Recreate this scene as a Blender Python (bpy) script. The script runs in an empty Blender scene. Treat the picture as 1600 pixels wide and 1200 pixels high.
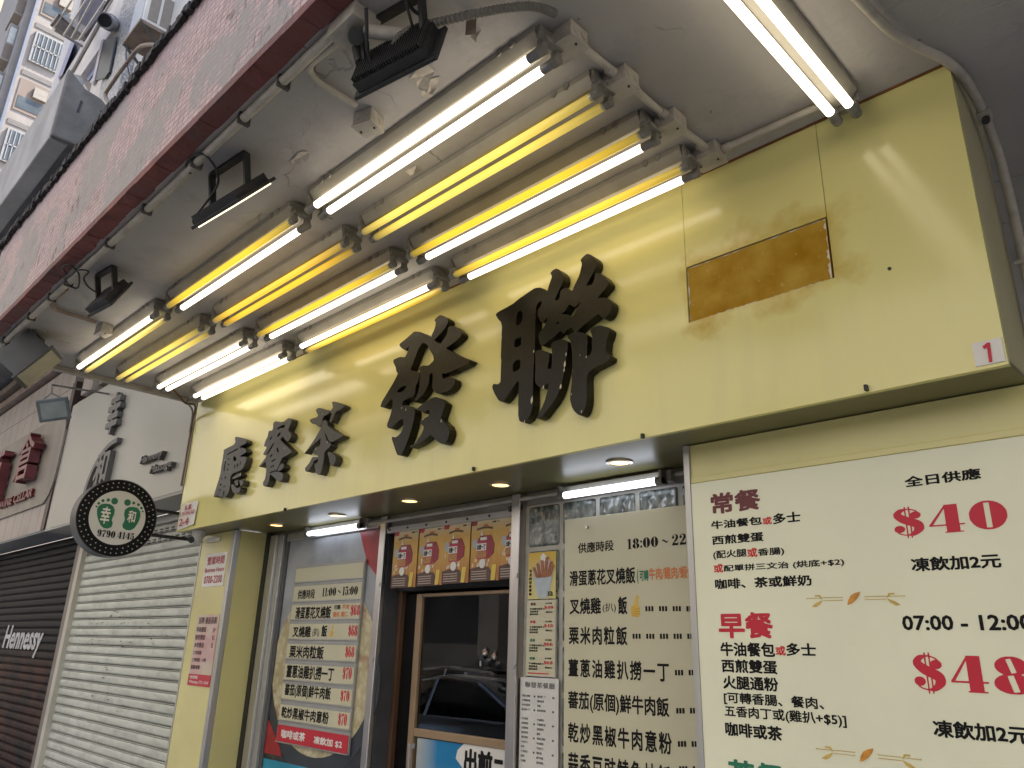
import bpy, bmesh, math, random
import numpy as np
from mathutils import Vector, Matrix
R = math.radians
random.seed(7)
scene = bpy.context.scene
C = scene.collection

# ------------------------------------------------------------------ camera
CAM = np.array([0.0, -2.1, 1.6])
ROT = np.array([[0.71140053, 0.70222818, 0.02801559],
                [0.21361892, -0.25404268, 0.94330762],
                [-0.66953435, 0.66508488, 0.33073533]])   # right, up, forward
FPX = 1200.0
cd = bpy.data.cameras.new('camera')
cam = bpy.data.objects.new('camera', cd)
C.objects.link(cam)
cd.sensor_width = 36.0
cd.lens = 36.0 * FPX / 1600.0
cd.clip_start = 0.05
cd.clip_end = 2000
m = Matrix(((ROT[0][0], ROT[1][0], -ROT[2][0], CAM[0]),
            (ROT[0][1], ROT[1][1], -ROT[2][1], CAM[1]),
            (ROT[0][2], ROT[1][2], -ROT[2][2], CAM[2]),
            (0, 0, 0, 1)))
cam.matrix_world = m
scene.camera = cam

# ------------------------------------------------------------------ world, sun, exposure
SUN_EL, SUN_AZ = 60, 28            # azimuth from +Y towards +X
w = bpy.data.worlds.new('World')
scene.world = w
w.use_nodes = True
nt = w.node_tree
bg = nt.nodes['Background']
sky = nt.nodes.new('ShaderNodeTexSky')
sky.sky_type = 'NISHITA'
sky.sun_disc = False
sky.sun_elevation = R(SUN_EL)
sky.sun_rotation = R(SUN_AZ)
sky.dust_density = 2.5
sky.air_density = 1.0
nt.links.new(sky.outputs[0], bg.inputs[0])
bg.inputs[1].default_value = 0.15
sl = bpy.data.lights.new('sun', 'SUN')
sl.energy = 4.0
sl.angle = R(0.5)
sl.color = (1.0, 0.93, 0.82)
so = bpy.data.objects.new('sun', sl)
C.objects.link(so)
sd = Vector((math.sin(R(SUN_AZ)) * math.cos(R(SUN_EL)), math.cos(R(SUN_AZ)) * math.cos(R(SUN_EL)), math.sin(R(SUN_EL))))
so.rotation_euler = sd.to_track_quat('Z', 'Y').to_euler()
so.location = (0, 0, 40)
scene.view_settings.view_transform = 'Standard'
scene.view_settings.look = 'None'
scene.view_settings.gamma = 1.0
scene.view_settings.exposure = 2.24
scene.cycles.use_denoising = True
scene.cycles.max_bounces = 8
scene.cycles.diffuse_bounces = 5
scene.cycles.glossy_bounces = 4
scene.cycles.transparent_max_bounces = 10
scene.cycles.sample_clamp_indirect = 6.0
scene.cycles.caustics_reflective = False
scene.cycles.caustics_refractive = False

# ------------------------------------------------------------------ measuring: photo pixel -> point on a world plane
def on(px, py, ax, val):
    d = ROT.T @ np.array([px - 800.0, -(py - 600.0), FPX])
    t = (val - CAM[ax]) / d[ax]
    return CAM + t * d
def PY(px, py, y):
    p = on(px, py, 1, y)
    return (p[0], p[2])
def PZ(px, py, z):
    p = on(px, py, 2, z)
    return (p[0], p[1], z)

# ------------------------------------------------------------------ materials
MATS = {}
def mat(name, col, rough=0.6, var=0.12, scale=6.0, bump=0.0, bscale=60.0, metal=0.0, dirt=0.0, dcol=(0.05, 0.045, 0.04), dscale=2.5,
        emit=None, es=1.0, coat=0.0, stretch=(1, 1, 1), spec=0.5):
    if name in MATS:
        return MATS[name]
    mt = bpy.data.materials.new(name)
    mt.use_nodes = True
    MATS[name] = mt
    t = mt.node_tree
    b = t.nodes['Principled BSDF']
    b.inputs['Roughness'].default_value = rough
    b.inputs['Metallic'].default_value = metal
    b.inputs['Specular IOR Level'].default_value = spec
    if coat:
        b.inputs['Coat Weight'].default_value = coat
        b.inputs['Coat Roughness'].default_value = 0.05
    geo = t.nodes.new('ShaderNodeNewGeometry')
    mp = t.nodes.new('ShaderNodeMapping')
    mp.inputs['Scale'].default_value = stretch
    t.links.new(geo.outputs['Position'], mp.inputs[0])
    n = t.nodes.new('ShaderNodeTexNoise')
    n.inputs['Scale'].default_value = scale
    n.inputs['Detail'].default_value = 6
    t.links.new(mp.outputs[0], n.inputs['Vector'])
    mr = t.nodes.new('ShaderNodeMapRange')
    mr.inputs[1].default_value = 0.3
    mr.inputs[2].default_value = 0.7
    mr.inputs[3].default_value = 1 - var
    mr.inputs[4].default_value = 1 + var
    t.links.new(n.outputs[0], mr.inputs[0])
    mx = t.nodes.new('ShaderNodeVectorMath')
    mx.operation = 'SCALE'
    mx.inputs[0].default_value = col
    t.links.new(mr.outputs[0], mx.inputs['Scale'])
    out = mx.outputs[0]
    if dirt:
        n2 = t.nodes.new('ShaderNodeTexNoise')
        n2.inputs['Scale'].default_value = dscale
        n2.inputs['Detail'].default_value = 9
        n2.inputs['Roughness'].default_value = 0.65
        t.links.new(mp.outputs[0], n2.inputs['Vector'])
        r2 = t.nodes.new('ShaderNodeMapRange')
        r2.inputs[1].default_value = 0.47
        r2.inputs[2].default_value = 0.72
        r2.inputs[4].default_value = dirt
        t.links.new(n2.outputs[0], r2.inputs[0])
        mm = t.nodes.new('ShaderNodeMix')
        mm.data_type = 'RGBA'
        mm.inputs['B'].default_value = (*dcol, 1)
        t.links.new(r2.outputs[0], mm.inputs['Factor'])
        t.links.new(out, mm.inputs['A'])
        out = mm.outputs['Result']
    t.links.new(out, b.inputs['Base Color'])
    if bump:
        n3 = t.nodes.new('ShaderNodeTexNoise')
        n3.inputs['Scale'].default_value = bscale
        n3.inputs['Detail'].default_value = 5
        t.links.new(mp.outputs[0], n3.inputs['Vector'])
        bp = t.nodes.new('ShaderNodeBump')
        bp.inputs['Strength'].default_value = bump
        bp.inputs['Distance'].default_value = 0.01
        t.links.new(n3.outputs[0], bp.inputs['Height'])
        t.links.new(bp.outputs[0], b.inputs['Normal'])
    if emit:
        b.inputs['Emission Color'].default_value = (*emit, 1)
        b.inputs['Emission Strength'].default_value = es
    return mt

def nodes_of(name, rough=0.6):
    mt = bpy.data.materials.new(name)
    mt.use_nodes = True
    MATS[name] = mt
    t = mt.node_tree
    b = t.nodes['Principled BSDF']
    b.inputs['Roughness'].default_value = rough
    return mt, t, b
def N(t, kind, **kw):
    n = t.nodes.new('ShaderNode' + kind)
    for k, v in kw.items():
        setattr(n, k, v)
    return n
def noise(t, vec, scale, detail=6, rough=0.5):
    n = N(t, 'TexNoise')
    n.inputs['Scale'].default_value = scale
    n.inputs['Detail'].default_value = detail
    n.inputs['Roughness'].default_value = rough
    t.links.new(vec, n.inputs['Vector'])
    return n.outputs[0]
def ramp(t, v, a, b, lo=0.0, hi=1.0):
    r = N(t, 'MapRange')
    r.inputs[1].default_value = a
    r.inputs[2].default_value = b
    r.inputs[3].default_value = lo
    r.inputs[4].default_value = hi
    t.links.new(v, r.inputs[0])
    return r.outputs[0]
def mix(t, f, a, b):
    x = N(t, 'Mix', data_type='RGBA')
    for s, v in (('Factor', f), ('A', a), ('B', b)):
        if isinstance(v, (tuple, float, int)):
            x.inputs[s].default_value = (*v, 1) if isinstance(v, tuple) else v
        else:
            t.links.new(v, x.inputs[s])
    return x.outputs['Result']
def math_(t, op, a, b=None):
    x = N(t, 'Math', operation=op)
    for i, v in ((0, a), (1, b)):
        if v is None:
            continue
        if isinstance(v, (int, float)):
            x.inputs[i].default_value = v
        else:
            t.links.new(v, x.inputs[i])
    return x.outputs[0]
def bump(t, b, h, strength=0.3, dist=0.01):
    bp = N(t, 'Bump')
    bp.inputs['Strength'].default_value = strength
    bp.inputs['Distance'].default_value = dist
    t.links.new(h, bp.inputs['Height'])
    t.links.new(bp.outputs[0], b.inputs['Normal'])

def mosaic(name):
    mt, t, b = nodes_of(name, 0.55)
    geo = N(t, 'NewGeometry')
    sx = N(t, 'SeparateXYZ')
    t.links.new(geo.outputs['Position'], sx.inputs[0])
    cb = N(t, 'CombineXYZ')
    t.links.new(sx.outputs[0], cb.inputs[0])
    t.links.new(sx.outputs[2], cb.inputs[1])
    br = N(t, 'TexBrick', offset=0.0, squash=1.0)
    br.inputs['Scale'].default_value = 1.0
    br.inputs['Brick Width'].default_value = 0.046
    br.inputs['Row Height'].default_value = 0.026
    br.inputs['Mortar Size'].default_value = 0.0026
    br.inputs['Mortar Smooth'].default_value = 0.2
    br.inputs['Color1'].default_value = (0.44, 0.295, 0.295, 1)
    br.inputs['Color2'].default_value = (0.35, 0.225, 0.23, 1)
    br.inputs['Mortar'].default_value = (0.085, 0.05, 0.05, 1)
    # slightly wandering joints
    wob = N(t, 'TexNoise')
    wob.inputs['Scale'].default_value = 9
    t.links.new(cb.outputs[0], wob.inputs['Vector'])
    wv = N(t, 'VectorMath', operation='SCALE')
    wv.inputs['Scale'].default_value = 0.018
    t.links.new(wob.outputs['Color'], wv.inputs[0])
    av = N(t, 'VectorMath', operation='ADD')
    t.links.new(cb.outputs[0], av.inputs[0])
    t.links.new(wv.outputs[0], av.inputs[1])
    t.links.new(av.outputs[0], br.inputs['Vector'])
    tv = noise(t, cb.outputs[0], 34, 3, 0.6)
    # patches where tiles are gone or covered in cement
    p1 = ramp(t, noise(t, cb.outputs[0], 1.9, 9, 0.66), 0.50, 0.55)
    bc = mix(t, ramp(t, tv, 0.35, 0.62), mix(t, ramp(t, tv, 0.3, 0.5, 0.55, 0), br.outputs['Color'], (0.22, 0.15, 0.15)), mix(t, 0.22, br.outputs['Color'], (0.60, 0.46, 0.455)))
    c = mix(t, math_(t, 'MULTIPLY', p1, ramp(t, noise(t, cb.outputs[0], 12, 6, 0.7), 0.3, 0.55, 0.45, 0.95)), bc, (0.215, 0.20, 0.19))
    # dirt, darker towards patches, and dark red specks of old paint
    st = noise(t, cb.outputs[0], 4.0, 9, 0.7)
    c = mix(t, ramp(t, st, 0.5, 0.75, 0, 0.5), c, (0.17, 0.12, 0.115))
    mpp = N(t, 'Mapping')
    mpp.inputs['Scale'].default_value = (26, 11, 1)
    t.links.new(cb.outputs[0], mpp.inputs[0])
    sp = noise(t, mpp.outputs[0], 1.0, 5, 0.6)
    band = noise(t, cb.outputs[0], 1.1, 3, 0.5)
    spk = math_(t, 'MULTIPLY', ramp(t, sp, 0.575, 0.63), ramp(t, band, 0.46, 0.56))
    c = mix(t, math_(t, 'MULTIPLY', spk, 0.85), c, (0.075, 0.02, 0.02))
    # lavender wash along the upper edge
    lv = ramp(t, sx.outputs[2], 3.74, 3.9)
    c = mix(t, math_(t, 'MULTIPLY', lv, 0.55), c, (0.25, 0.21, 0.29))
    t.links.new(c, b.inputs['Base Color'])
    h = math_(t, 'ADD', math_(t, 'MULTIPLY', br.outputs['Fac'], -1.0), math_(t, 'MULTIPLY', p1, 0.3))
    h2 = math_(t, 'ADD', h, math_(t, 'MULTIPLY', noise(t, cb.outputs[0], 45, 6), 0.8))
    bump(t, b, math_(t, 'ADD', h2, math_(t, 'MULTIPLY', spk, -1.5)), 0.7, 0.006)
    return mt

def soffit_mat(name, base, dark):
    mt, t, b = nodes_of(name, 0.75)
    geo = N(t, 'NewGeometry')
    p = geo.outputs['Position']
    big = noise(t, p, 0.9, 8, 0.6)
    c = mix(t, ramp(t, big, 0.35, 0.7), base, dark)
    c = mix(t, ramp(t, noise(t, p, 3.3, 10, 0.7), 0.52, 0.8, 0, 0.5), c, tuple(v * 0.45 for v in dark))
    # hairline cracks
    vor = N(t, 'TexVoronoi', feature='DISTANCE_TO_EDGE')
    vor.inputs['Scale'].default_value = 1.15
    wob = N(t, 'TexNoise')
    wob.inputs['Scale'].default_value = 3
    wob.inputs['Detail'].default_value = 6
    t.links.new(p, wob.inputs['Vector'])
    wv = N(t, 'VectorMath', operation='SCALE')
    wv.inputs['Scale'].default_value = 0.5
    t.links.new(wob.outputs['Color'], wv.inputs[0])
    av = N(t, 'VectorMath', operation='ADD')
    t.links.new(p, av.inputs[0])
    t.links.new(wv.outputs[0], av.inputs[1])
    t.links.new(av.outputs[0], vor.inputs['Vector'])
    cr = math_(t, 'MULTIPLY', ramp(t, vor.outputs['Distance'], 0.002, 0.006, 1, 0), ramp(t, noise(t, p, 1.6, 3), 0.5, 0.6))
    c = mix(t, math_(t, 'MULTIPLY', cr, 0.6), c, (0.06, 0.05, 0.045))
    # rust specks and pock marks
    sp = ramp(t, noise(t, p, 17, 4, 0.55), 0.71, 0.75)
    c = mix(t, math_(t, 'MULTIPLY', sp, 0.7), c, (0.09, 0.05, 0.035))
    t.links.new(c, b.inputs['Base Color'])
    h = math_(t, 'ADD', math_(t, 'MULTIPLY', noise(t, p, 7, 8, 0.6), 0.6), math_(t, 'MULTIPLY', noise(t, p, 60, 4), 0.15))
    h = math_(t, 'ADD', h, math_(t, 'MULTIPLY', cr, -0.5))
    bump(t, b, h, 0.35, 0.02)
    return mt

def fascia_mat(name):
    """glossy yellow laminate; brown glue stain bleeding from the cut-out patch"""
    mt, t, b = nodes_of(name, 0.2)
    geo = N(t, 'NewGeometry')
    p = geo.outputs['Position']
    sx = N(t, 'SeparateXYZ')
    t.links.new(p, sx.inputs[0])
    c = mix(t, ramp(t, noise(t, p, 1.4, 5), 0.3, 0.7), (0.75, 0.695, 0.29), (0.71, 0.655, 0.27))
    # grime rising from the lower edge and faint drips
    mpp = N(t, 'Mapping')
    mpp.inputs['Scale'].default_value = (7, 1, 0.9)
    t.links.new(p, mpp.inputs[0])
    dr = math_(t, 'MULTIPLY', ramp(t, noise(t, mpp.outputs[0], 1.5, 6, 0.6), 0.48, 0.75, 0, 0.18), ramp(t, sx.outputs[2], 3.15, 2.4))
    c = mix(t, dr, c, (0.50, 0.45, 0.27))
    # stain around the rectangle X -1.275..-0.785, Z 2.672..2.885
    dx = math_(t, 'SUBTRACT', math_(t, 'ABSOLUTE', math_(t, 'SUBTRACT', sx.outputs[0], -1.005)), 0.238)
    dz = math_(t, 'SUBTRACT', math_(t, 'ABSOLUTE', math_(t, 'SUBTRACT', sx.outputs[2], 2.79)), 0.10)
    d = math_(t, 'MAXIMUM', dx, dz)
    nn = noise(t, p, 9, 7, 0.65)
    thr = math_(t, 'MULTIPLY', ramp(t, noise(t, p, 5.5, 4), 0.46, 0.70), 0.085)
    s = ramp(t, math_(t, 'SUBTRACT', d, thr), -0.03, 0.045, 1, 0)
    s = math_(t, 'MULTIPLY', s, ramp(t, nn, 0.25, 0.6, 0.25, 1))
    c = mix(t, math_(t, 'MULTIPLY', s, 0.85), c, (0.46, 0.29, 0.01))
    t.links.new(c, b.inputs['Base Color'])
    t.links.new(ramp(t, noise(t, p, 2.5, 5), 0.3, 0.7, 0.13, 0.19), b.inputs['Roughness'])
    bump(t, b, noise(t, p, 3.0, 2), 0.06, 0.02)
    return mt

def patch_mat(name):
    mt, t, b = nodes_of(name, 0.5)
    b.inputs['Specular IOR Level'].default_value = 0.15
    geo = N(t, 'NewGeometry')
    p = geo.outputs['Position']
    n = noise(t, p, 8.5, 4, 0.5)
    c = mix(t, ramp(t, n, 0.35, 0.72), (0.33, 0.165, 0.0), (0.50, 0.33, 0.05))
    c = mix(t, ramp(t, noise(t, p, 55, 5), 0.66, 0.74, 0, 0.6), c, (0.55, 0.42, 0.2))
    t.links.new(c, b.inputs['Base Color'])
    bump(t, b, noise(t, p, 30, 6), 0.3, 0.006)
    return mt

def tube_mat(name, col, strength, fade):
    mt, t, b = nodes_of(name, 0.3)
    b.inputs['Base Color'].default_value = (0.75, 0.73, 0.66, 1) if not fade else (0.62, 0.50, 0.16, 1)
    b.inputs['Emission Color'].default_value = (*col, 1)
    if fade:
        tc = N(t, 'TexCoord')
        sx = N(t, 'SeparateXYZ')
        t.links.new(tc.outputs['Generated'], sx.inputs[0])
        v = math_(t, 'MULTIPLY', ramp(t, sx.outputs[0], 0.0, 0.16, 0.12, 1), ramp(t, sx.outputs[0], 0.70, 1.0, 1, 0.16))
        t.links.new(math_(t, 'MULTIPLY', v, strength), b.inputs['Emission Strength'])
    else:
        b.inputs['Emission Strength'].default_value = strength
    return mt

def glass_mat(name, tint=(1, 1, 1), rough=0.0):
    mt, t, b = nodes_of(name)
    o = t.nodes['Material Output']
    tr = N(t, 'BsdfTransparent')
    tr.inputs[0].default_value = (*tint, 1)
    gl = N(t, 'BsdfGlossy')
    gl.inputs['Roughness'].default_value = rough
    fr = N(t, 'Fresnel')
    fr.inputs[0].default_value = 1.62
    ms = N(t, 'MixShader')
    t.links.new(math_(t, 'MULTIPLY', fr.outputs[0], 1.45), ms.inputs[0])
    t.links.new(tr.outputs[0], ms.inputs[1])
    t.links.new(gl.outputs[0], ms.inputs[2])
    t.links.new(ms.outputs[0], o.inputs[0])
    return mt

# ------------------------------------------------------------------ mesh helpers
class MB:
    def __init__(s):
        s.v = []
        s.f = []
    def add(s, vs, fs):
        o = len(s.v)
        s.v += [tuple(map(float, p)) for p in vs]
        s.f += [tuple(i + o for i in f) for f in fs]
        return s
    def box(s, x0, x1, y0, y1, z0, z1):
        return s.add([(x0, y0, z0), (x1, y0, z0), (x1, y1, z0), (x0, y1, z0), (x0, y0, z1), (x1, y0, z1), (x1, y1, z1), (x0, y1, z1)],
                     [(0, 3, 2, 1), (4, 5, 6, 7), (0, 1, 5, 4), (1, 2, 6, 5), (2, 3, 7, 6), (3, 0, 4, 7)])
    def obox(s, c, u, v, w, a, b, d):
        c, u, v, w = (Vector(q) for q in (c, u, v, w))
        ps = [c + u * (a * i) + v * (b * j) + w * (d * k) for k in (-1, 1) for j, i in ((-1, -1), (-1, 1), (1, 1), (1, -1))]
        return s.add(ps, [(0, 3, 2, 1), (4, 5, 6, 7), (0, 1, 5, 4), (1, 2, 6, 5), (2, 3, 7, 6), (3, 0, 4, 7)])
    def cyl(s, p, q, r, n=14, r2=None):
        return s.tube([p, q], r, n, r2=r2)
    def tube(s, pts, r, n=10, r2=None, cap=True, rf=None):
        P = [Vector(p) for p in pts]
        k = len(P)
        vs, fs = [], []
        up = None
        for i in range(k):
            t = (P[min(i + 1, k - 1)] - P[max(i - 1, 0)]).normalized()
            if up is None:
                up = Vector((0, 0, 1)) if abs(t.z) < 0.9 else Vector((1, 0, 0))
            a = t.cross(up)
            a.normalize()
            up = a.cross(t)
            rr = r if r2 is None else r + (r2 - r) * i / (k - 1)
            if rf:
                rr = rf(i) * r
            for j in range(n):
                an = 2 * math.pi * j / n
                vs.append(P[i] + a * (rr * math.cos(an)) + up * (rr * math.sin(an)))
        for i in range(k - 1):
            for j in range(n):
                fs.append((i * n + j, i * n + (j + 1) % n, (i + 1) * n + (j + 1) % n, (i + 1) * n + j))
        if cap:
            fs.append(tuple(range(n))[::-1])
            fs.append(tuple((k - 1) * n + j for j in range(n)))
        return s.add(vs, fs)
    def prism(s, poly, y0, y1):
        """polygon in (x, z), extruded from y0 (front) to y1"""
        n = len(poly)
        vs = [(x, y0, z) for x, z in poly] + [(x, y1, z) for x, z in poly]
        fs = [tuple(range(n)), tuple(range(2 * n - 1, n - 1, -1))] + [(i, n + i, n + (i + 1) % n, (i + 1) % n) for i in range(n)]
        return s.add(vs, fs)
    def prismx(s, poly, x0, x1):
        n = len(poly)
        vs = [(x0, y, z) for y, z in poly] + [(x1, y, z) for y, z in poly]
        fs = [tuple(range(n)), tuple(range(2 * n - 1, n - 1, -1))] + [(i, n + i, n + (i + 1) % n, (i + 1) % n) for i in range(n)]
        return s.add(vs, fs)
    def disc(s, c, r, y0, y1, n=48, rz=None):
        rz = rz or r
        return s.prism([(c[0] + r * math.cos(2 * math.pi * i / n), c[1] + rz * math.sin(2 * math.pi * i / n)) for i in range(n)], y0, y1)
    def ring(s, c, r0, r1, y0, y1, n=64, k=1.0):
        vs, fs = [], []
        for r, y in ((r0, y0), (r1, y0), (r1, y1), (r0, y1)):
            vs += [(c[0] + r * math.cos(2 * math.pi * i / n), y, c[1] + k * r * math.sin(2 * math.pi * i / n)) for i in range(n)]
        for a in range(4):
            b = (a + 1) % 4
            fs += [(a * n + i, a * n + (i + 1) % n, b * n + (i + 1) % n, b * n + i) for i in range(n)]
        return s.add(vs, fs)
    def profile(s, prof, x0, x1):
        """open (y, z) polyline swept along X"""
        n = len(prof)
        vs = [(x0, y, z) for y, z in prof] + [(x1, y, z) for y, z in prof]
        return s.add(vs, [(i, i + 1, n + i + 1, n + i) for i in range(n - 1)])
    def build(s, name, material, parent=None, smooth=False, bevel=0.0, seg=2):
        me = bpy.data.meshes.new(name)
        me.from_pydata(s.v, [], s.f)
        bm = bmesh.new()
        bm.from_mesh(me)
        bmesh.ops.recalc_face_normals(bm, faces=bm.faces)
        bm.to_mesh(me)
        bm.free()
        me.materials.append(material)
        o = bpy.data.objects.new(name, me)
        C.objects.link(o)
        if smooth:
            me.shade_smooth()
            me.set_sharp_from_angle(angle=R(38))
        if bevel:
            md = o.modifiers.new('bevel', 'BEVEL')
            md.width = bevel
            md.segments = seg
            md.limit_method = 'ANGLE'
        attach(o, parent)
        return o

def attach(o, parent):
    # meshes are built in world coordinates: a part undoes its thing's offset, a sub-part hangs on a part that sits at the origin
    if parent:
        o.parent = parent
        o.matrix_parent_inverse = Matrix.Translation(-parent.location) if parent.parent is None else Matrix()
def thing(name, label, cat, loc=(0, 0, 0), group=None):
    o = bpy.data.objects.new(name, None)
    o.empty_display_size = 0.1
    C.objects.link(o)
    o.location = loc
    return tag(o, label, cat, group)
def tag(o, label, cat, group=None):
    o['label'] = label
    o['category'] = cat
    if group:
        o['group'] = group
    return o
def struct(o):
    o['kind'] = 'structure'
    return o

# ------------------------------------------------------------------ lettering: flat or raised outlines in the plane y = const
QUEUE = []
def fit(s, BL, TR, y, material, parent, name='lettering', bold=0.02, depth=0.0, plane=None, bev=0.0, shear=0.0, align='LEFT', space=1.0):
    """text s fitted into the box whose bottom-left / top-right photo pixels are BL / TR on the plane y"""
    if plane is None:
        x0, z0 = PY(*BL, y)
        x1, z1 = PY(*TR, y)
    else:
        x0, z0, x1, z1 = plane
    cu = bpy.data.curves.new(name, 'FONT')
    cu.body = s
    cu.resolution_u = 2
    cu.shear = shear
    cu.space_character = space
    ob = bpy.data.objects.new(name, cu)
    C.objects.link(ob)
    QUEUE.append((ob, (x0, z0, x1, z1), y, depth, material, parent, name, bold, bev))
def outline(loops, box, y, depth, material, parent, name, bev=0.0, abs_=False, label=None):
    cu = bpy.data.curves.new(name, 'CURVE')
    cu.dimensions = '2D'
    cu.fill_mode = 'BOTH'
    for l in loops:
        sp = cu.splines.new('POLY')
        sp.points.add(len(l) - 1)
        for i, p in enumerate(l):
            sp.points[i].co = (p[0] / 1000, p[1] / 1000, 0, 1)
        sp.use_cyclic_u = True
    ob = bpy.data.objects.new(name, cu)
    C.objects.link(ob)
    QUEUE.append((ob, None if abs_ else box, y, depth, material, parent, name, 0.0, bev))
    if label:
        LABELS[ob.name] = label
LABELS = {}
def did(s, BL, TR, y, material, parent, name='price', gap=90, plane=None):
    """fat-face numerals"""
    loops = []
    off = 0
    for ch in s:
        if ch == ' ':
            off += 300
            continue
        g = DID[ch]
        lo = min(p[0] for l in g for p in l)
        hi = max(p[0] for l in g for p in l)
        loops += [[(p[0] - lo + off, p[1]) for p in l] for l in g]
        off += hi - lo + gap
    if plane is None:
        x0, z0 = PY(*BL, y)
        x1, z1 = PY(*TR, y)
    else:
        x0, z0, x1, z1 = plane
    outline(loops, (x0, z0, x1, z1), y, 0.0, material, parent, name)
def flush_letters():
    dg = bpy.context.evaluated_depsgraph_get()
    dg.update()
    for ob, box, y, depth, material, parent, name, bold, bev in QUEUE:
        src = ob.evaluated_get(dg)
        me = bpy.data.meshes.new_from_object(src)
        n = len(me.vertices)
        if n == 0:
            print('EMPTY TEXT', name)
            continue
        co = np.empty(n * 3)
        me.vertices.foreach_get('co', co)
        co = co.reshape(-1, 3)
        if box is not None:
            lo = co.min(0)
            hi = co.max(0)
            x0, z0, x1, z1 = box
            sx_ = (x1 - x0) / max(hi[0] - lo[0] + 2 * bold, 1e-6)
            sz_ = (z1 - z0) / max(hi[1] - lo[1] + 2 * bold, 1e-6)
            X = x0 + (co[:, 0] - lo[0] + bold) * sx_
            Z = z0 + (co[:, 1] - lo[1] + bold) * sz_
        else:
            X, Z = co[:, 0], co[:, 1]
        side = isinstance(y, tuple)          # ('x', X0): lettering lies in the plane X = X0, reading along +Y
        if side:
            new = np.stack([np.full(n, y[1]), X, Z], 1)
        else:
            new = np.stack([X, np.full(n, y), Z], 1)
        me.vertices.foreach_set('co', new.astype(np.float32).ravel())
        bm = bmesh.new()
        bm.from_mesh(me)
        bmesh.ops.remove_doubles(bm, verts=bm.verts, dist=0.00002)
        for f in bm.faces:
            f.normal_update()
            if (f.normal.x < 0) if side else (f.normal.y > 0):
                f.normal_flip()
        if depth:
            r = bmesh.ops.extrude_face_region(bm, geom=bm.faces[:])
            vv = [e for e in r['geom'] if isinstance(e, bmesh.types.BMVert)]
            # the extruded copy stays in front, the originals move back
            orig = set(bm.verts) - set(vv)
            for q in orig:
                q.co.y += depth
            bmesh.ops.recalc_face_normals(bm, faces=bm.faces)
        if bold:
            # heavier strokes: the same outline laid again a hair apart in each direction
            src_geom = bm.verts[:] + bm.edges[:] + bm.faces[:]
            for k_, (a_, b_) in enumerate(((1, 0.5), (-1, -0.5), (0.5, -1), (-0.5, 1), (0.8, 0.8), (-0.8, -0.8), (0.8, -0.8), (-0.8, 0.8))):
                dup = bmesh.ops.duplicate(bm, geom=src_geom)['geom']
                dv = Vector((a_ * bold * sx_, 0.00004 * (k_ + 1), b_ * bold * sz_))
                if side:
                    dv = Vector((-0.00004 * (k_ + 1), a_ * bold * sx_, b_ * bold * sz_))
                for q_ in dup:
                    if isinstance(q_, bmesh.types.BMVert):
                        q_.co += dv
        bm.to_mesh(me)
        bm.free()
        me.materials.clear()
        me.materials.append(material)
        o = bpy.data.objects.new(name, me)
        C.objects.link(o)
        if bev:
            md = o.modifiers.new('bevel', 'BEVEL')
            md.width = bev
            md.segments = 2
            md.limit_method = 'ANGLE'
            md.angle_limit = R(50)
        if ob.name in LABELS:
            o['label'] = LABELS[ob.name]
        attach(o, parent)
    for q in QUEUE:
        cu = q[0].data
        bpy.data.objects.remove(q[0])
        bpy.data.curves.remove(cu)
    QUEUE.clear()
def spline(pts, n=8):
    P = [Vector(p) for p in pts]
    P = [P[0] * 2 - P[1]] + P + [P[-1] * 2 - P[-2]]
    out = []
    for i in range(1, len(P) - 2):
        for k in range(n):
            f = k / n
            a, b, c, d = P[i - 1], P[i], P[i + 1], P[i + 2]
            out.append(0.5 * (2 * b + (c - a) * f + (2 * a - 5 * b + 4 * c - d) * f * f + (b * 3 - a - c * 3 + d) * f ** 3))
    out.append(P[-2])
    return out
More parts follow.
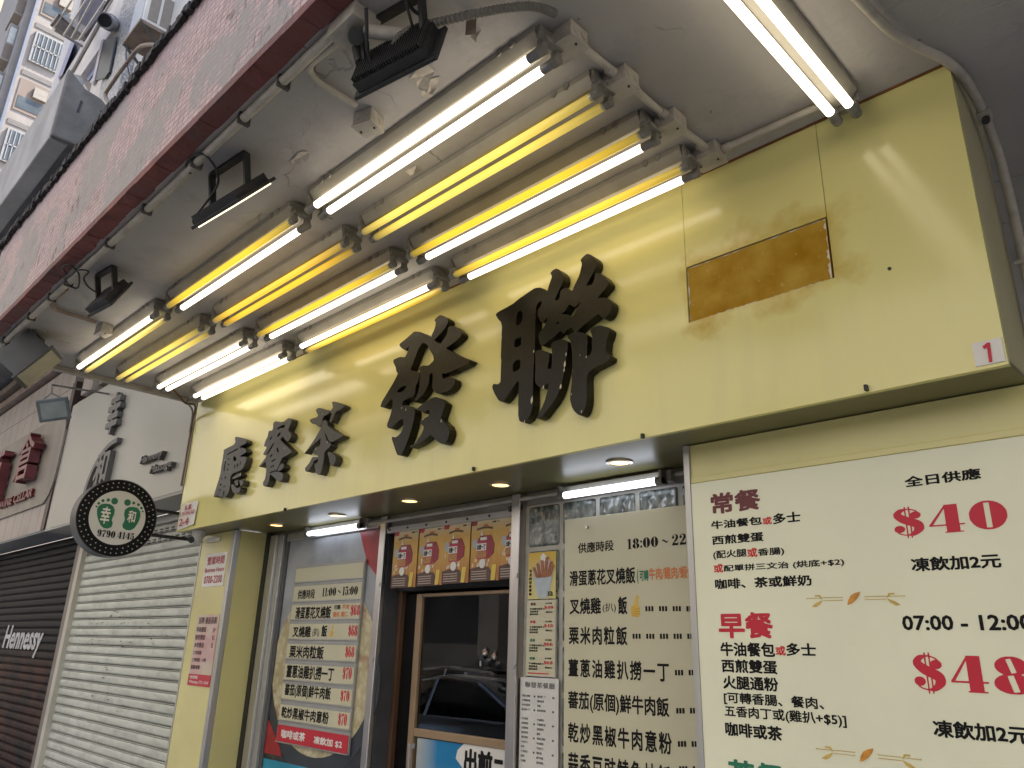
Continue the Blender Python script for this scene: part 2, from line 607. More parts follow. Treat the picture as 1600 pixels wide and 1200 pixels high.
# ------------------------------------------------------------------ traced outlines: sign characters (millimetres, x / z) and fat-face numerals
BIG={"a":[[[-1717,2422],[-1709,2422],[-1697,2430],[-1690,2442],[-1685,2458],[-1682,2477],[-1682,2557],[-1678,2573],[-1671,2578],[-1654,2586],[-1586,2599],[-1576,2603],[-1573,2608],[-1573,2617],[-1590,2632],[-1594,2645],[-1589,2682],[-1581,2695],[-1575,2710],[-1574,2720],[-1580,2730],[-1612,2747],[-1626,2751],[-1651,2751],[-1661,2746],[-1665,2740],[-1658,2722],[-1655,2710],[-1657,2700],[-1657,2662],[-1664,2647],[-1676,2642],[-1679,2645],[-1680,2650],[-1680,2682],[-1677,2695],[-1678,2725],[-1696,2741],[-1723,2752],[-1724,2755],[-1714,2763],[-1694,2773],[-1626,2796],[-1618,2793],[-1614,2782],[-1606,2775],[-1598,2773],[-1586,2775],[-1572,2785],[-1563,2802],[-1561,2812],[-1563,2825],[-1570,2835],[-1585,2850],[-1601,2858],[-1626,2862],[-1618,2871],[-1583,2895],[-1576,2902],[-1575,2907],[-1578,2917],[-1592,2940],[-1618,2965],[-1634,2971],[-1641,2965],[-1643,2945],[-1651,2931],[-1656,2929],[-1664,2929],[-1674,2931],[-1681,2930],[-1682,2932],[-1677,2942],[-1651,2972],[-1635,2997],[-1632,3008],[-1632,3020],[-1636,3030],[-1642,3040],[-1661,3059],[-1676,3068],[-1686,3068],[-1706,3059],[-1711,3052],[-1706,3040],[-1705,3030],[-1715,2995],[-1723,2980],[-1744,2950],[-1751,2934],[-1756,2933],[-1774,2951],[-1784,2958],[-1796,2960],[-1814,2953],[-1818,2925],[-1826,2919],[-1838,2920],[-1842,2922],[-1842,2925],[-1824,2955],[-1800,2988],[-1797,2995],[-1797,3012],[-1802,3025],[-1810,3037],[-1826,3054],[-1838,3061],[-1856,3060],[-1869,3052],[-1861,3035],[-1861,3030],[-1876,2997],[-1883,2978],[-1886,2975],[-1898,2989],[-1924,3005],[-1946,3011],[-1961,3011],[-2041,2993],[-2076,2981],[-2121,2974],[-2154,2971],[-2171,2968],[-2177,2965],[-2179,2962],[-2179,2957],[-2166,2937],[-2146,2915],[-2140,2895],[-2140,2855],[-2138,2845],[-2140,2835],[-2140,2758],[-2137,2742],[-2137,2650],[-2139,2645],[-2148,2641],[-2156,2641],[-2178,2648],[-2183,2642],[-2185,2635],[-2181,2624],[-2169,2602],[-2147,2572],[-2134,2562],[-2124,2559],[-2115,2560],[-2098,2571],[-2048,2619],[-2036,2627],[-2034,2627],[-2030,2615],[-2030,2592],[-2032,2582],[-2032,2528],[-2030,2517],[-2030,2485],[-2024,2462],[-2016,2454],[-2003,2451],[-1979,2458],[-1965,2470],[-1958,2485],[-1952,2508],[-1952,2670],[-1950,2680],[-1950,2732],[-1947,2742],[-1947,2890],[-1945,2900],[-1945,2917],[-1941,2927],[-1936,2935],[-1926,2940],[-1914,2940],[-1912,2935],[-1915,2927],[-1930,2912],[-1935,2902],[-1935,2887],[-1932,2878],[-1922,2858],[-1911,2847],[-1901,2847],[-1884,2856],[-1880,2855],[-1900,2822],[-1906,2817],[-1918,2811],[-1926,2802],[-1927,2787],[-1925,2775],[-1919,2758],[-1915,2750],[-1904,2745],[-1898,2745],[-1876,2755],[-1846,2764],[-1814,2781],[-1808,2780],[-1802,2770],[-1796,2766],[-1791,2767],[-1776,2776],[-1756,2780],[-1742,2758],[-1761,2756],[-1771,2752],[-1774,2747],[-1774,2742],[-1765,2730],[-1760,2718],[-1755,2690],[-1752,2665],[-1752,2600],[-1755,2590],[-1755,2560],[-1762,2510],[-1762,2490],[-1754,2462],[-1744,2445],[-1728,2429]],[[-1929,2450],[-1916,2449],[-1898,2454],[-1844,2499],[-1825,2520],[-1808,2552],[-1790,2612],[-1775,2700],[-1775,2722],[-1777,2728],[-1786,2736],[-1796,2741],[-1816,2746],[-1841,2746],[-1859,2740],[-1860,2730],[-1855,2705],[-1855,2652],[-1858,2638],[-1861,2638],[-1874,2640],[-1877,2645],[-1870,2670],[-1867,2690],[-1867,2702],[-1870,2707],[-1908,2728],[-1921,2733],[-1938,2731],[-1944,2728],[-1945,2720],[-1942,2710],[-1942,2608],[-1939,2597],[-1935,2590],[-1924,2579],[-1906,2570],[-1898,2570],[-1876,2581],[-1874,2581],[-1872,2577],[-1878,2545],[-1888,2517],[-1903,2490],[-1931,2455]],[[-2058,2670],[-2065,2675],[-2067,2680],[-2066,2705],[-2056,2716],[-2046,2719],[-2031,2718],[-2025,2710],[-2026,2685],[-2034,2675]],[[-2054,2775],[-2060,2780],[-2062,2785],[-2061,2808],[-2051,2816],[-2026,2815],[-2022,2807],[-2024,2782],[-2034,2777]],[[-1831,2814],[-1833,2818],[-1831,2822],[-1828,2825],[-1824,2825],[-1821,2817],[-1824,2815]],[[-1751,2826],[-1776,2841],[-1804,2849],[-1805,2852],[-1791,2857],[-1774,2876],[-1766,2880],[-1751,2867],[-1739,2861],[-1734,2862],[-1714,2872],[-1711,2870],[-1716,2867],[-1728,2853],[-1736,2842],[-1740,2832],[-1746,2826]],[[-2048,2872],[-2053,2875],[-2057,2882],[-2054,2920],[-2046,2933],[-2029,2933],[-2020,2920],[-2021,2890],[-2029,2878]]],"b":[[[-2792,2440],[-2776,2438],[-2768,2442],[-2756,2456],[-2743,2477],[-2720,2520],[-2705,2562],[-2697,2594],[-2693,2627],[-2698,2642],[-2701,2646],[-2726,2660],[-2754,2672],[-2768,2676],[-2788,2677],[-2794,2682],[-2795,2690],[-2792,2697],[-2786,2701],[-2714,2707],[-2703,2719],[-2702,2754],[-2698,2763],[-2693,2764],[-2688,2770],[-2680,2797],[-2680,2807],[-2683,2814],[-2688,2820],[-2744,2844],[-2747,2847],[-2749,2852],[-2700,2942],[-2679,2960],[-2671,2962],[-2648,2953],[-2640,2947],[-2588,2877],[-2582,2857],[-2586,2850],[-2611,2838],[-2624,2838],[-2656,2846],[-2676,2846],[-2686,2839],[-2686,2832],[-2678,2819],[-2675,2807],[-2675,2742],[-2680,2722],[-2693,2697],[-2702,2684],[-2702,2679],[-2701,2678],[-2681,2682],[-2664,2689],[-2641,2701],[-2630,2712],[-2616,2729],[-2608,2742],[-2605,2764],[-2605,2784],[-2602,2790],[-2596,2795],[-2584,2792],[-2580,2764],[-2580,2727],[-2574,2711],[-2562,2697],[-2551,2689],[-2534,2682],[-2514,2678],[-2468,2678],[-2448,2684],[-2438,2690],[-2428,2699],[-2426,2704],[-2425,2714],[-2428,2725],[-2438,2733],[-2454,2740],[-2474,2746],[-2504,2746],[-2509,2750],[-2511,2754],[-2514,2772],[-2508,2772],[-2486,2766],[-2446,2766],[-2418,2771],[-2348,2776],[-2334,2781],[-2326,2787],[-2331,2793],[-2406,2831],[-2491,2884],[-2497,2890],[-2496,2892],[-2476,2894],[-2421,2911],[-2404,2919],[-2396,2927],[-2396,2934],[-2402,2944],[-2441,2980],[-2456,2988],[-2474,2993],[-2481,2993],[-2491,2990],[-2496,2984],[-2495,2974],[-2501,2956],[-2511,2946],[-2527,2934],[-2536,2923],[-2556,2931],[-2582,2949],[-2584,2952],[-2584,2954],[-2576,2960],[-2531,2981],[-2513,2994],[-2504,3004],[-2496,3017],[-2495,3022],[-2498,3032],[-2507,3042],[-2538,3064],[-2551,3070],[-2564,3072],[-2584,3065],[-2592,3060],[-2594,3054],[-2585,3044],[-2587,3022],[-2595,3004],[-2609,2987],[-2611,2978],[-2616,2978],[-2681,3018],[-2701,3028],[-2736,3040],[-2748,3041],[-2814,3019],[-2848,3010],[-2856,3004],[-2854,2997],[-2848,2991],[-2828,2974],[-2806,2962],[-2794,2964],[-2778,2974],[-2776,2972],[-2783,2949],[-2798,2928],[-2808,2926],[-2841,2936],[-2886,2936],[-2892,2934],[-2896,2927],[-2895,2922],[-2870,2887],[-2864,2869],[-2858,2861],[-2851,2855],[-2851,2852],[-2856,2841],[-2881,2811],[-2960,2734],[-2970,2712],[-2969,2710],[-2965,2707],[-2941,2699],[-2921,2704],[-2894,2725],[-2884,2730],[-2878,2730],[-2876,2727],[-2872,2717],[-2872,2697],[-2877,2664],[-2883,2647],[-2902,2609],[-2901,2600],[-2896,2591],[-2881,2584],[-2868,2583],[-2801,2610],[-2786,2613],[-2779,2609],[-2775,2594],[-2775,2569],[-2780,2557],[-2790,2547],[-2801,2539],[-2816,2533],[-2826,2532],[-2838,2534],[-2851,2539],[-2855,2537],[-2854,2527],[-2814,2460],[-2801,2443]],[[-2490,2444],[-2468,2443],[-2461,2446],[-2450,2457],[-2440,2484],[-2443,2500],[-2457,2522],[-2503,2560],[-2501,2572],[-2481,2619],[-2480,2624],[-2484,2631],[-2518,2655],[-2544,2668],[-2556,2671],[-2578,2671],[-2594,2668],[-2634,2658],[-2679,2642],[-2679,2639],[-2676,2637],[-2648,2623],[-2631,2611],[-2601,2618],[-2591,2618],[-2586,2612],[-2587,2597],[-2590,2592],[-2598,2587],[-2618,2585],[-2626,2579],[-2653,2574],[-2654,2572],[-2652,2567],[-2624,2548],[-2621,2540],[-2623,2532],[-2637,2512],[-2670,2480],[-2681,2474],[-2708,2470],[-2711,2467],[-2711,2464],[-2696,2463],[-2656,2468],[-2621,2476],[-2571,2495],[-2558,2492],[-2521,2461],[-2501,2449]],[[-2834,2752],[-2841,2756],[-2842,2759],[-2828,2770],[-2816,2773],[-2784,2776],[-2778,2775],[-2773,2770],[-2776,2764],[-2801,2751]]],"c":[[[-3461,2442],[-3456,2441],[-3447,2447],[-3440,2463],[-3436,2481],[-3435,2489],[-3434,2494],[-3434,2508],[-3432,2514],[-3434,2546],[-3431,2553],[-3424,2563],[-3395,2573],[-3386,2578],[-3382,2582],[-3380,2589],[-3380,2593],[-3386,2599],[-3408,2605],[-3421,2615],[-3442,2645],[-3451,2661],[-3449,2662],[-3445,2660],[-3440,2655],[-3408,2617],[-3395,2607],[-3381,2602],[-3350,2601],[-3345,2603],[-3321,2605],[-3283,2612],[-3276,2615],[-3274,2616],[-3274,2618],[-3294,2628],[-3332,2643],[-3354,2654],[-3391,2676],[-3420,2690],[-3431,2700],[-3436,2714],[-3441,2721],[-3447,2726],[-3456,2732],[-3465,2736],[-3478,2736],[-3487,2732],[-3491,2728],[-3493,2721],[-3494,2708],[-3501,2693],[-3515,2678],[-3538,2654],[-3591,2611],[-3609,2598],[-3627,2588],[-3634,2582],[-3633,2580],[-3629,2580],[-3591,2601],[-3561,2613],[-3510,2630],[-3490,2640],[-3487,2640],[-3486,2636],[-3486,2624],[-3484,2618],[-3484,2613],[-3489,2601],[-3490,2600],[-3510,2595],[-3544,2584],[-3549,2579],[-3549,2577],[-3534,2564],[-3523,2558],[-3503,2554],[-3499,2552],[-3492,2543],[-3492,2538],[-3499,2541],[-3532,2547],[-3546,2547],[-3554,2543],[-3567,2525],[-3578,2516],[-3604,2501],[-3610,2494],[-3610,2492],[-3602,2480],[-3595,2476],[-3589,2475],[-3573,2479],[-3562,2485],[-3539,2504],[-3533,2512],[-3532,2521],[-3530,2523],[-3525,2525],[-3498,2526],[-3490,2534],[-3488,2519],[-3490,2514],[-3496,2509],[-3516,2510],[-3518,2505],[-3518,2499],[-3502,2467],[-3493,2454],[-3478,2445]],[[-3353,2472],[-3337,2472],[-3328,2481],[-3321,2492],[-3319,2498],[-3319,2507],[-3323,2516],[-3332,2525],[-3361,2541],[-3375,2547],[-3393,2551],[-3400,2550],[-3402,2548],[-3401,2544],[-3389,2526],[-3372,2492],[-3359,2476]],[[-3515,2710],[-3505,2710],[-3497,2717],[-3491,2748],[-3487,2752],[-3476,2761],[-3447,2763],[-3435,2765],[-3429,2767],[-3429,2771],[-3436,2779],[-3465,2793],[-3512,2811],[-3534,2817],[-3544,2819],[-3555,2819],[-3567,2814],[-3568,2813],[-3568,2809],[-3546,2784],[-3540,2773],[-3553,2769],[-3575,2769],[-3580,2770],[-3609,2770],[-3618,2768],[-3621,2766],[-3614,2755],[-3602,2746],[-3586,2738],[-3566,2734],[-3559,2734],[-3552,2732],[-3544,2728],[-3539,2720],[-3535,2717],[-3523,2711]],[[-3406,2712],[-3402,2710],[-3399,2713],[-3386,2733],[-3376,2753],[-3373,2755],[-3357,2763],[-3330,2765],[-3307,2769],[-3294,2776],[-3293,2778],[-3294,2782],[-3296,2784],[-3321,2797],[-3373,2818],[-3399,2826],[-3411,2826],[-3413,2823],[-3413,2822],[-3400,2796],[-3400,2793],[-3405,2786],[-3421,2777],[-3422,2775],[-3423,2771],[-3422,2769],[-3409,2764],[-3407,2759],[-3407,2755],[-3412,2742],[-3412,2730]]],"d":[[[-4026,2450],[-4018,2449],[-4011,2451],[-3997,2463],[-3990,2478],[-3990,2493],[-3989,2498],[-3988,2507],[-3985,2511],[-3979,2514],[-3910,2476],[-3871,2458],[-3854,2458],[-3840,2466],[-3838,2469],[-3836,2475],[-3836,2495],[-3849,2504],[-3863,2509],[-3883,2514],[-3898,2519],[-3907,2519],[-3928,2523],[-3927,2525],[-3912,2534],[-3894,2559],[-3878,2588],[-3876,2590],[-3862,2596],[-3847,2596],[-3842,2598],[-3827,2598],[-3822,2600],[-3813,2600],[-3784,2608],[-3773,2611],[-3772,2613],[-3775,2617],[-3795,2630],[-3889,2685],[-3914,2701],[-3918,2709],[-3917,2711],[-3913,2714],[-3905,2718],[-3899,2719],[-3890,2716],[-3860,2692],[-3845,2683],[-3836,2679],[-3826,2681],[-3809,2694],[-3803,2703],[-3804,2718],[-3815,2729],[-3839,2741],[-3844,2752],[-3842,2757],[-3829,2774],[-3822,2790],[-3819,2802],[-3826,2812],[-3844,2819],[-3853,2821],[-3869,2821],[-3905,2812],[-3939,2814],[-4006,2832],[-4011,2832],[-4025,2828],[-4029,2826],[-4030,2819],[-4026,2801],[-4026,2792],[-4027,2789],[-4034,2781],[-4045,2782],[-4063,2785],[-4067,2785],[-4074,2781],[-4075,2763],[-4077,2756],[-4081,2748],[-4096,2731],[-4101,2721],[-4107,2705],[-4101,2696],[-4076,2690],[-4073,2687],[-4073,2682],[-4075,2678],[-4100,2655],[-4099,2646],[-4072,2645],[-4065,2643],[-4063,2640],[-4063,2633],[-4066,2628],[-4075,2619],[-4119,2592],[-4130,2584],[-4131,2581],[-4124,2578],[-4115,2579],[-4099,2584],[-4069,2598],[-4054,2594],[-4045,2574],[-4041,2561],[-4037,2541],[-4037,2509],[-4041,2493],[-4053,2482],[-4055,2478],[-4055,2473],[-4051,2462],[-4043,2456]],[[-3892,2520],[-3876,2521],[-3847,2530],[-3840,2536],[-3840,2543],[-3842,2547],[-3847,2553],[-3863,2560],[-3869,2561],[-3883,2556],[-3904,2536],[-3907,2529],[-3907,2525],[-3905,2523]],[[-3995,2523],[-3997,2525],[-3993,2527],[-3982,2528],[-3977,2530],[-3961,2530],[-3955,2531],[-3934,2531],[-3930,2531],[-3929,2529],[-3930,2526],[-3934,2525],[-3946,2524],[-3952,2523]],[[-3998,2556],[-3999,2558],[-3998,2558],[-3966,2564],[-3952,2564],[-3949,2561],[-3950,2559],[-3957,2557],[-3975,2557],[-3980,2555]],[[-3993,2588],[-3993,2590],[-3988,2592],[-3955,2600],[-3948,2600],[-3944,2597],[-3946,2594],[-3952,2591],[-3971,2589],[-3977,2587]],[[-4015,2621],[-4016,2622],[-4015,2625],[-3998,2632],[-3993,2632],[-3990,2630],[-3991,2625],[-3997,2622]],[[-3926,2635],[-3932,2636],[-3938,2640],[-3946,2651],[-3951,2658],[-3950,2662],[-3948,2665],[-3944,2665],[-3941,2663],[-3917,2639],[-3917,2635]],[[-4051,2642],[-4056,2644],[-4056,2646],[-4046,2658],[-4003,2696],[-3988,2704],[-3987,2700],[-3991,2691],[-4001,2678],[-4034,2649],[-4047,2642]],[[-4038,2726],[-4047,2728],[-4048,2730],[-4046,2734],[-4027,2745],[-4024,2746],[-4021,2745],[-4021,2741],[-4027,2732],[-4034,2726]],[[-3959,2730],[-3960,2736],[-3960,2738],[-3952,2748],[-3948,2751],[-3943,2752],[-3935,2751],[-3930,2749],[-3928,2745],[-3928,2743],[-3931,2739],[-3938,2732],[-3943,2730]],[[-3910,2773],[-3932,2778],[-3950,2778],[-3964,2775],[-3973,2777],[-3977,2781],[-3975,2783],[-3970,2785],[-3952,2789],[-3937,2789],[-3932,2791],[-3898,2791],[-3888,2786],[-3888,2783],[-3892,2777],[-3898,2773]]],"e":[[[-4522,2445],[-4518,2444],[-4509,2446],[-4498,2453],[-4484,2464],[-4474,2477],[-4469,2502],[-4469,2520],[-4479,2544],[-4481,2554],[-4481,2569],[-4478,2576],[-4469,2580],[-4442,2586],[-4387,2588],[-4381,2589],[-4365,2590],[-4342,2594],[-4330,2601],[-4327,2605],[-4320,2616],[-4307,2644],[-4307,2657],[-4313,2666],[-4316,2668],[-4342,2674],[-4372,2676],[-4391,2680],[-4391,2682],[-4387,2684],[-4376,2688],[-4342,2694],[-4329,2698],[-4325,2701],[-4323,2706],[-4323,2707],[-4327,2712],[-4354,2726],[-4378,2733],[-4410,2739],[-4419,2743],[-4421,2745],[-4403,2750],[-4394,2750],[-4388,2751],[-4370,2752],[-4365,2753],[-4356,2753],[-4345,2756],[-4339,2761],[-4339,2765],[-4346,2776],[-4370,2787],[-4426,2807],[-4459,2816],[-4493,2823],[-4499,2821],[-4503,2817],[-4503,2815],[-4490,2792],[-4489,2787],[-4504,2775],[-4513,2775],[-4518,2773],[-4531,2773],[-4536,2771],[-4550,2771],[-4556,2770],[-4570,2769],[-4576,2768],[-4588,2768],[-4594,2766],[-4622,2764],[-4635,2762],[-4639,2760],[-4639,2758],[-4633,2752],[-4631,2745],[-4632,2668],[-4634,2661],[-4634,2648],[-4632,2643],[-4632,2608],[-4640,2576],[-4666,2506],[-4671,2490],[-4675,2472],[-4675,2466],[-4673,2465],[-4658,2465],[-4628,2472],[-4617,2470],[-4604,2462],[-4577,2456],[-4547,2453],[-4531,2449]],[[-4386,2452],[-4352,2451],[-4336,2457],[-4327,2466],[-4325,2472],[-4325,2477],[-4331,2485],[-4338,2488],[-4352,2483],[-4369,2484],[-4383,2487],[-4401,2496],[-4423,2512],[-4430,2515],[-4437,2517],[-4442,2517],[-4455,2515],[-4455,2506],[-4438,2482],[-4428,2473],[-4419,2466],[-4401,2457]],[[-4538,2457],[-4542,2461],[-4549,2479],[-4549,2486],[-4541,2491],[-4537,2486],[-4532,2466],[-4532,2456]],[[-4613,2475],[-4621,2484],[-4621,2486],[-4619,2487],[-4615,2487],[-4613,2482],[-4611,2475]],[[-4326,2491],[-4315,2491],[-4304,2502],[-4301,2509],[-4304,2520],[-4315,2526],[-4325,2528],[-4345,2530],[-4352,2528],[-4354,2526],[-4354,2524],[-4345,2507],[-4335,2497]],[[-4606,2498],[-4619,2506],[-4620,2508],[-4617,2508],[-4595,2504],[-4588,2502],[-4587,2500],[-4594,2498]],[[-4393,2502],[-4390,2502],[-4379,2507],[-4374,2512],[-4373,2517],[-4374,2529],[-4379,2533],[-4390,2535],[-4414,2535],[-4418,2531],[-4418,2527],[-4403,2509]],[[-4552,2512],[-4556,2515],[-4556,2517],[-4554,2519],[-4545,2521],[-4537,2520],[-4537,2518],[-4545,2513],[-4550,2511]],[[-4608,2527],[-4614,2533],[-4616,2536],[-4612,2540],[-4597,2544],[-4595,2542],[-4597,2536],[-4602,2529]],[[-4442,2549],[-4419,2548],[-4414,2550],[-4390,2550],[-4385,2552],[-4370,2552],[-4352,2556],[-4348,2565],[-4352,2569],[-4356,2571],[-4369,2575],[-4396,2575],[-4450,2564],[-4460,2559],[-4461,2556],[-4455,2552],[-4451,2550]],[[-4604,2567],[-4608,2572],[-4608,2578],[-4604,2579],[-4597,2576],[-4595,2574],[-4595,2572],[-4603,2567]],[[-4545,2567],[-4561,2570],[-4563,2572],[-4563,2574],[-4547,2580],[-4541,2577],[-4539,2571],[-4540,2569]],[[-4585,2612],[-4590,2616],[-4592,2619],[-4593,2625],[-4593,2662],[-4589,2680],[-4588,2682],[-4585,2683],[-4581,2682],[-4578,2668],[-4578,2641],[-4580,2635],[-4580,2621],[-4583,2612]],[[-4444,2614],[-4448,2619],[-4452,2634],[-4452,2641],[-4450,2643],[-4447,2643],[-4444,2639],[-4438,2623],[-4439,2614]],[[-4538,2615],[-4545,2617],[-4547,2619],[-4547,2621],[-4545,2623],[-4540,2625],[-4531,2623],[-4528,2621],[-4528,2617],[-4531,2615]],[[-4410,2617],[-4414,2621],[-4416,2626],[-4418,2639],[-4415,2642],[-4410,2641],[-4406,2636],[-4402,2623],[-4403,2617]],[[-4383,2623],[-4384,2630],[-4380,2644],[-4378,2648],[-4374,2649],[-4371,2646],[-4371,2641],[-4375,2625],[-4379,2621]],[[-4532,2648],[-4542,2650],[-4545,2653],[-4545,2657],[-4536,2658],[-4529,2655],[-4528,2650],[-4531,2648]],[[-4471,2664],[-4478,2671],[-4481,2677],[-4484,2693],[-4484,2695],[-4478,2697],[-4475,2697],[-4450,2683],[-4441,2676],[-4438,2670],[-4440,2666],[-4446,2663]],[[-4547,2685],[-4551,2688],[-4553,2691],[-4552,2693],[-4550,2694],[-4538,2693],[-4534,2689],[-4534,2688],[-4536,2685]],[[-4576,2721],[-4577,2724],[-4558,2728],[-4534,2730],[-4529,2732],[-4518,2732],[-4498,2735],[-4487,2735],[-4468,2739],[-4442,2739],[-4437,2740],[-4434,2736],[-4437,2734],[-4457,2730],[-4466,2730],[-4471,2728],[-4487,2728],[-4493,2726],[-4509,2726],[-4514,2725],[-4531,2724],[-4536,2723],[-4556,2723],[-4561,2721]]]}
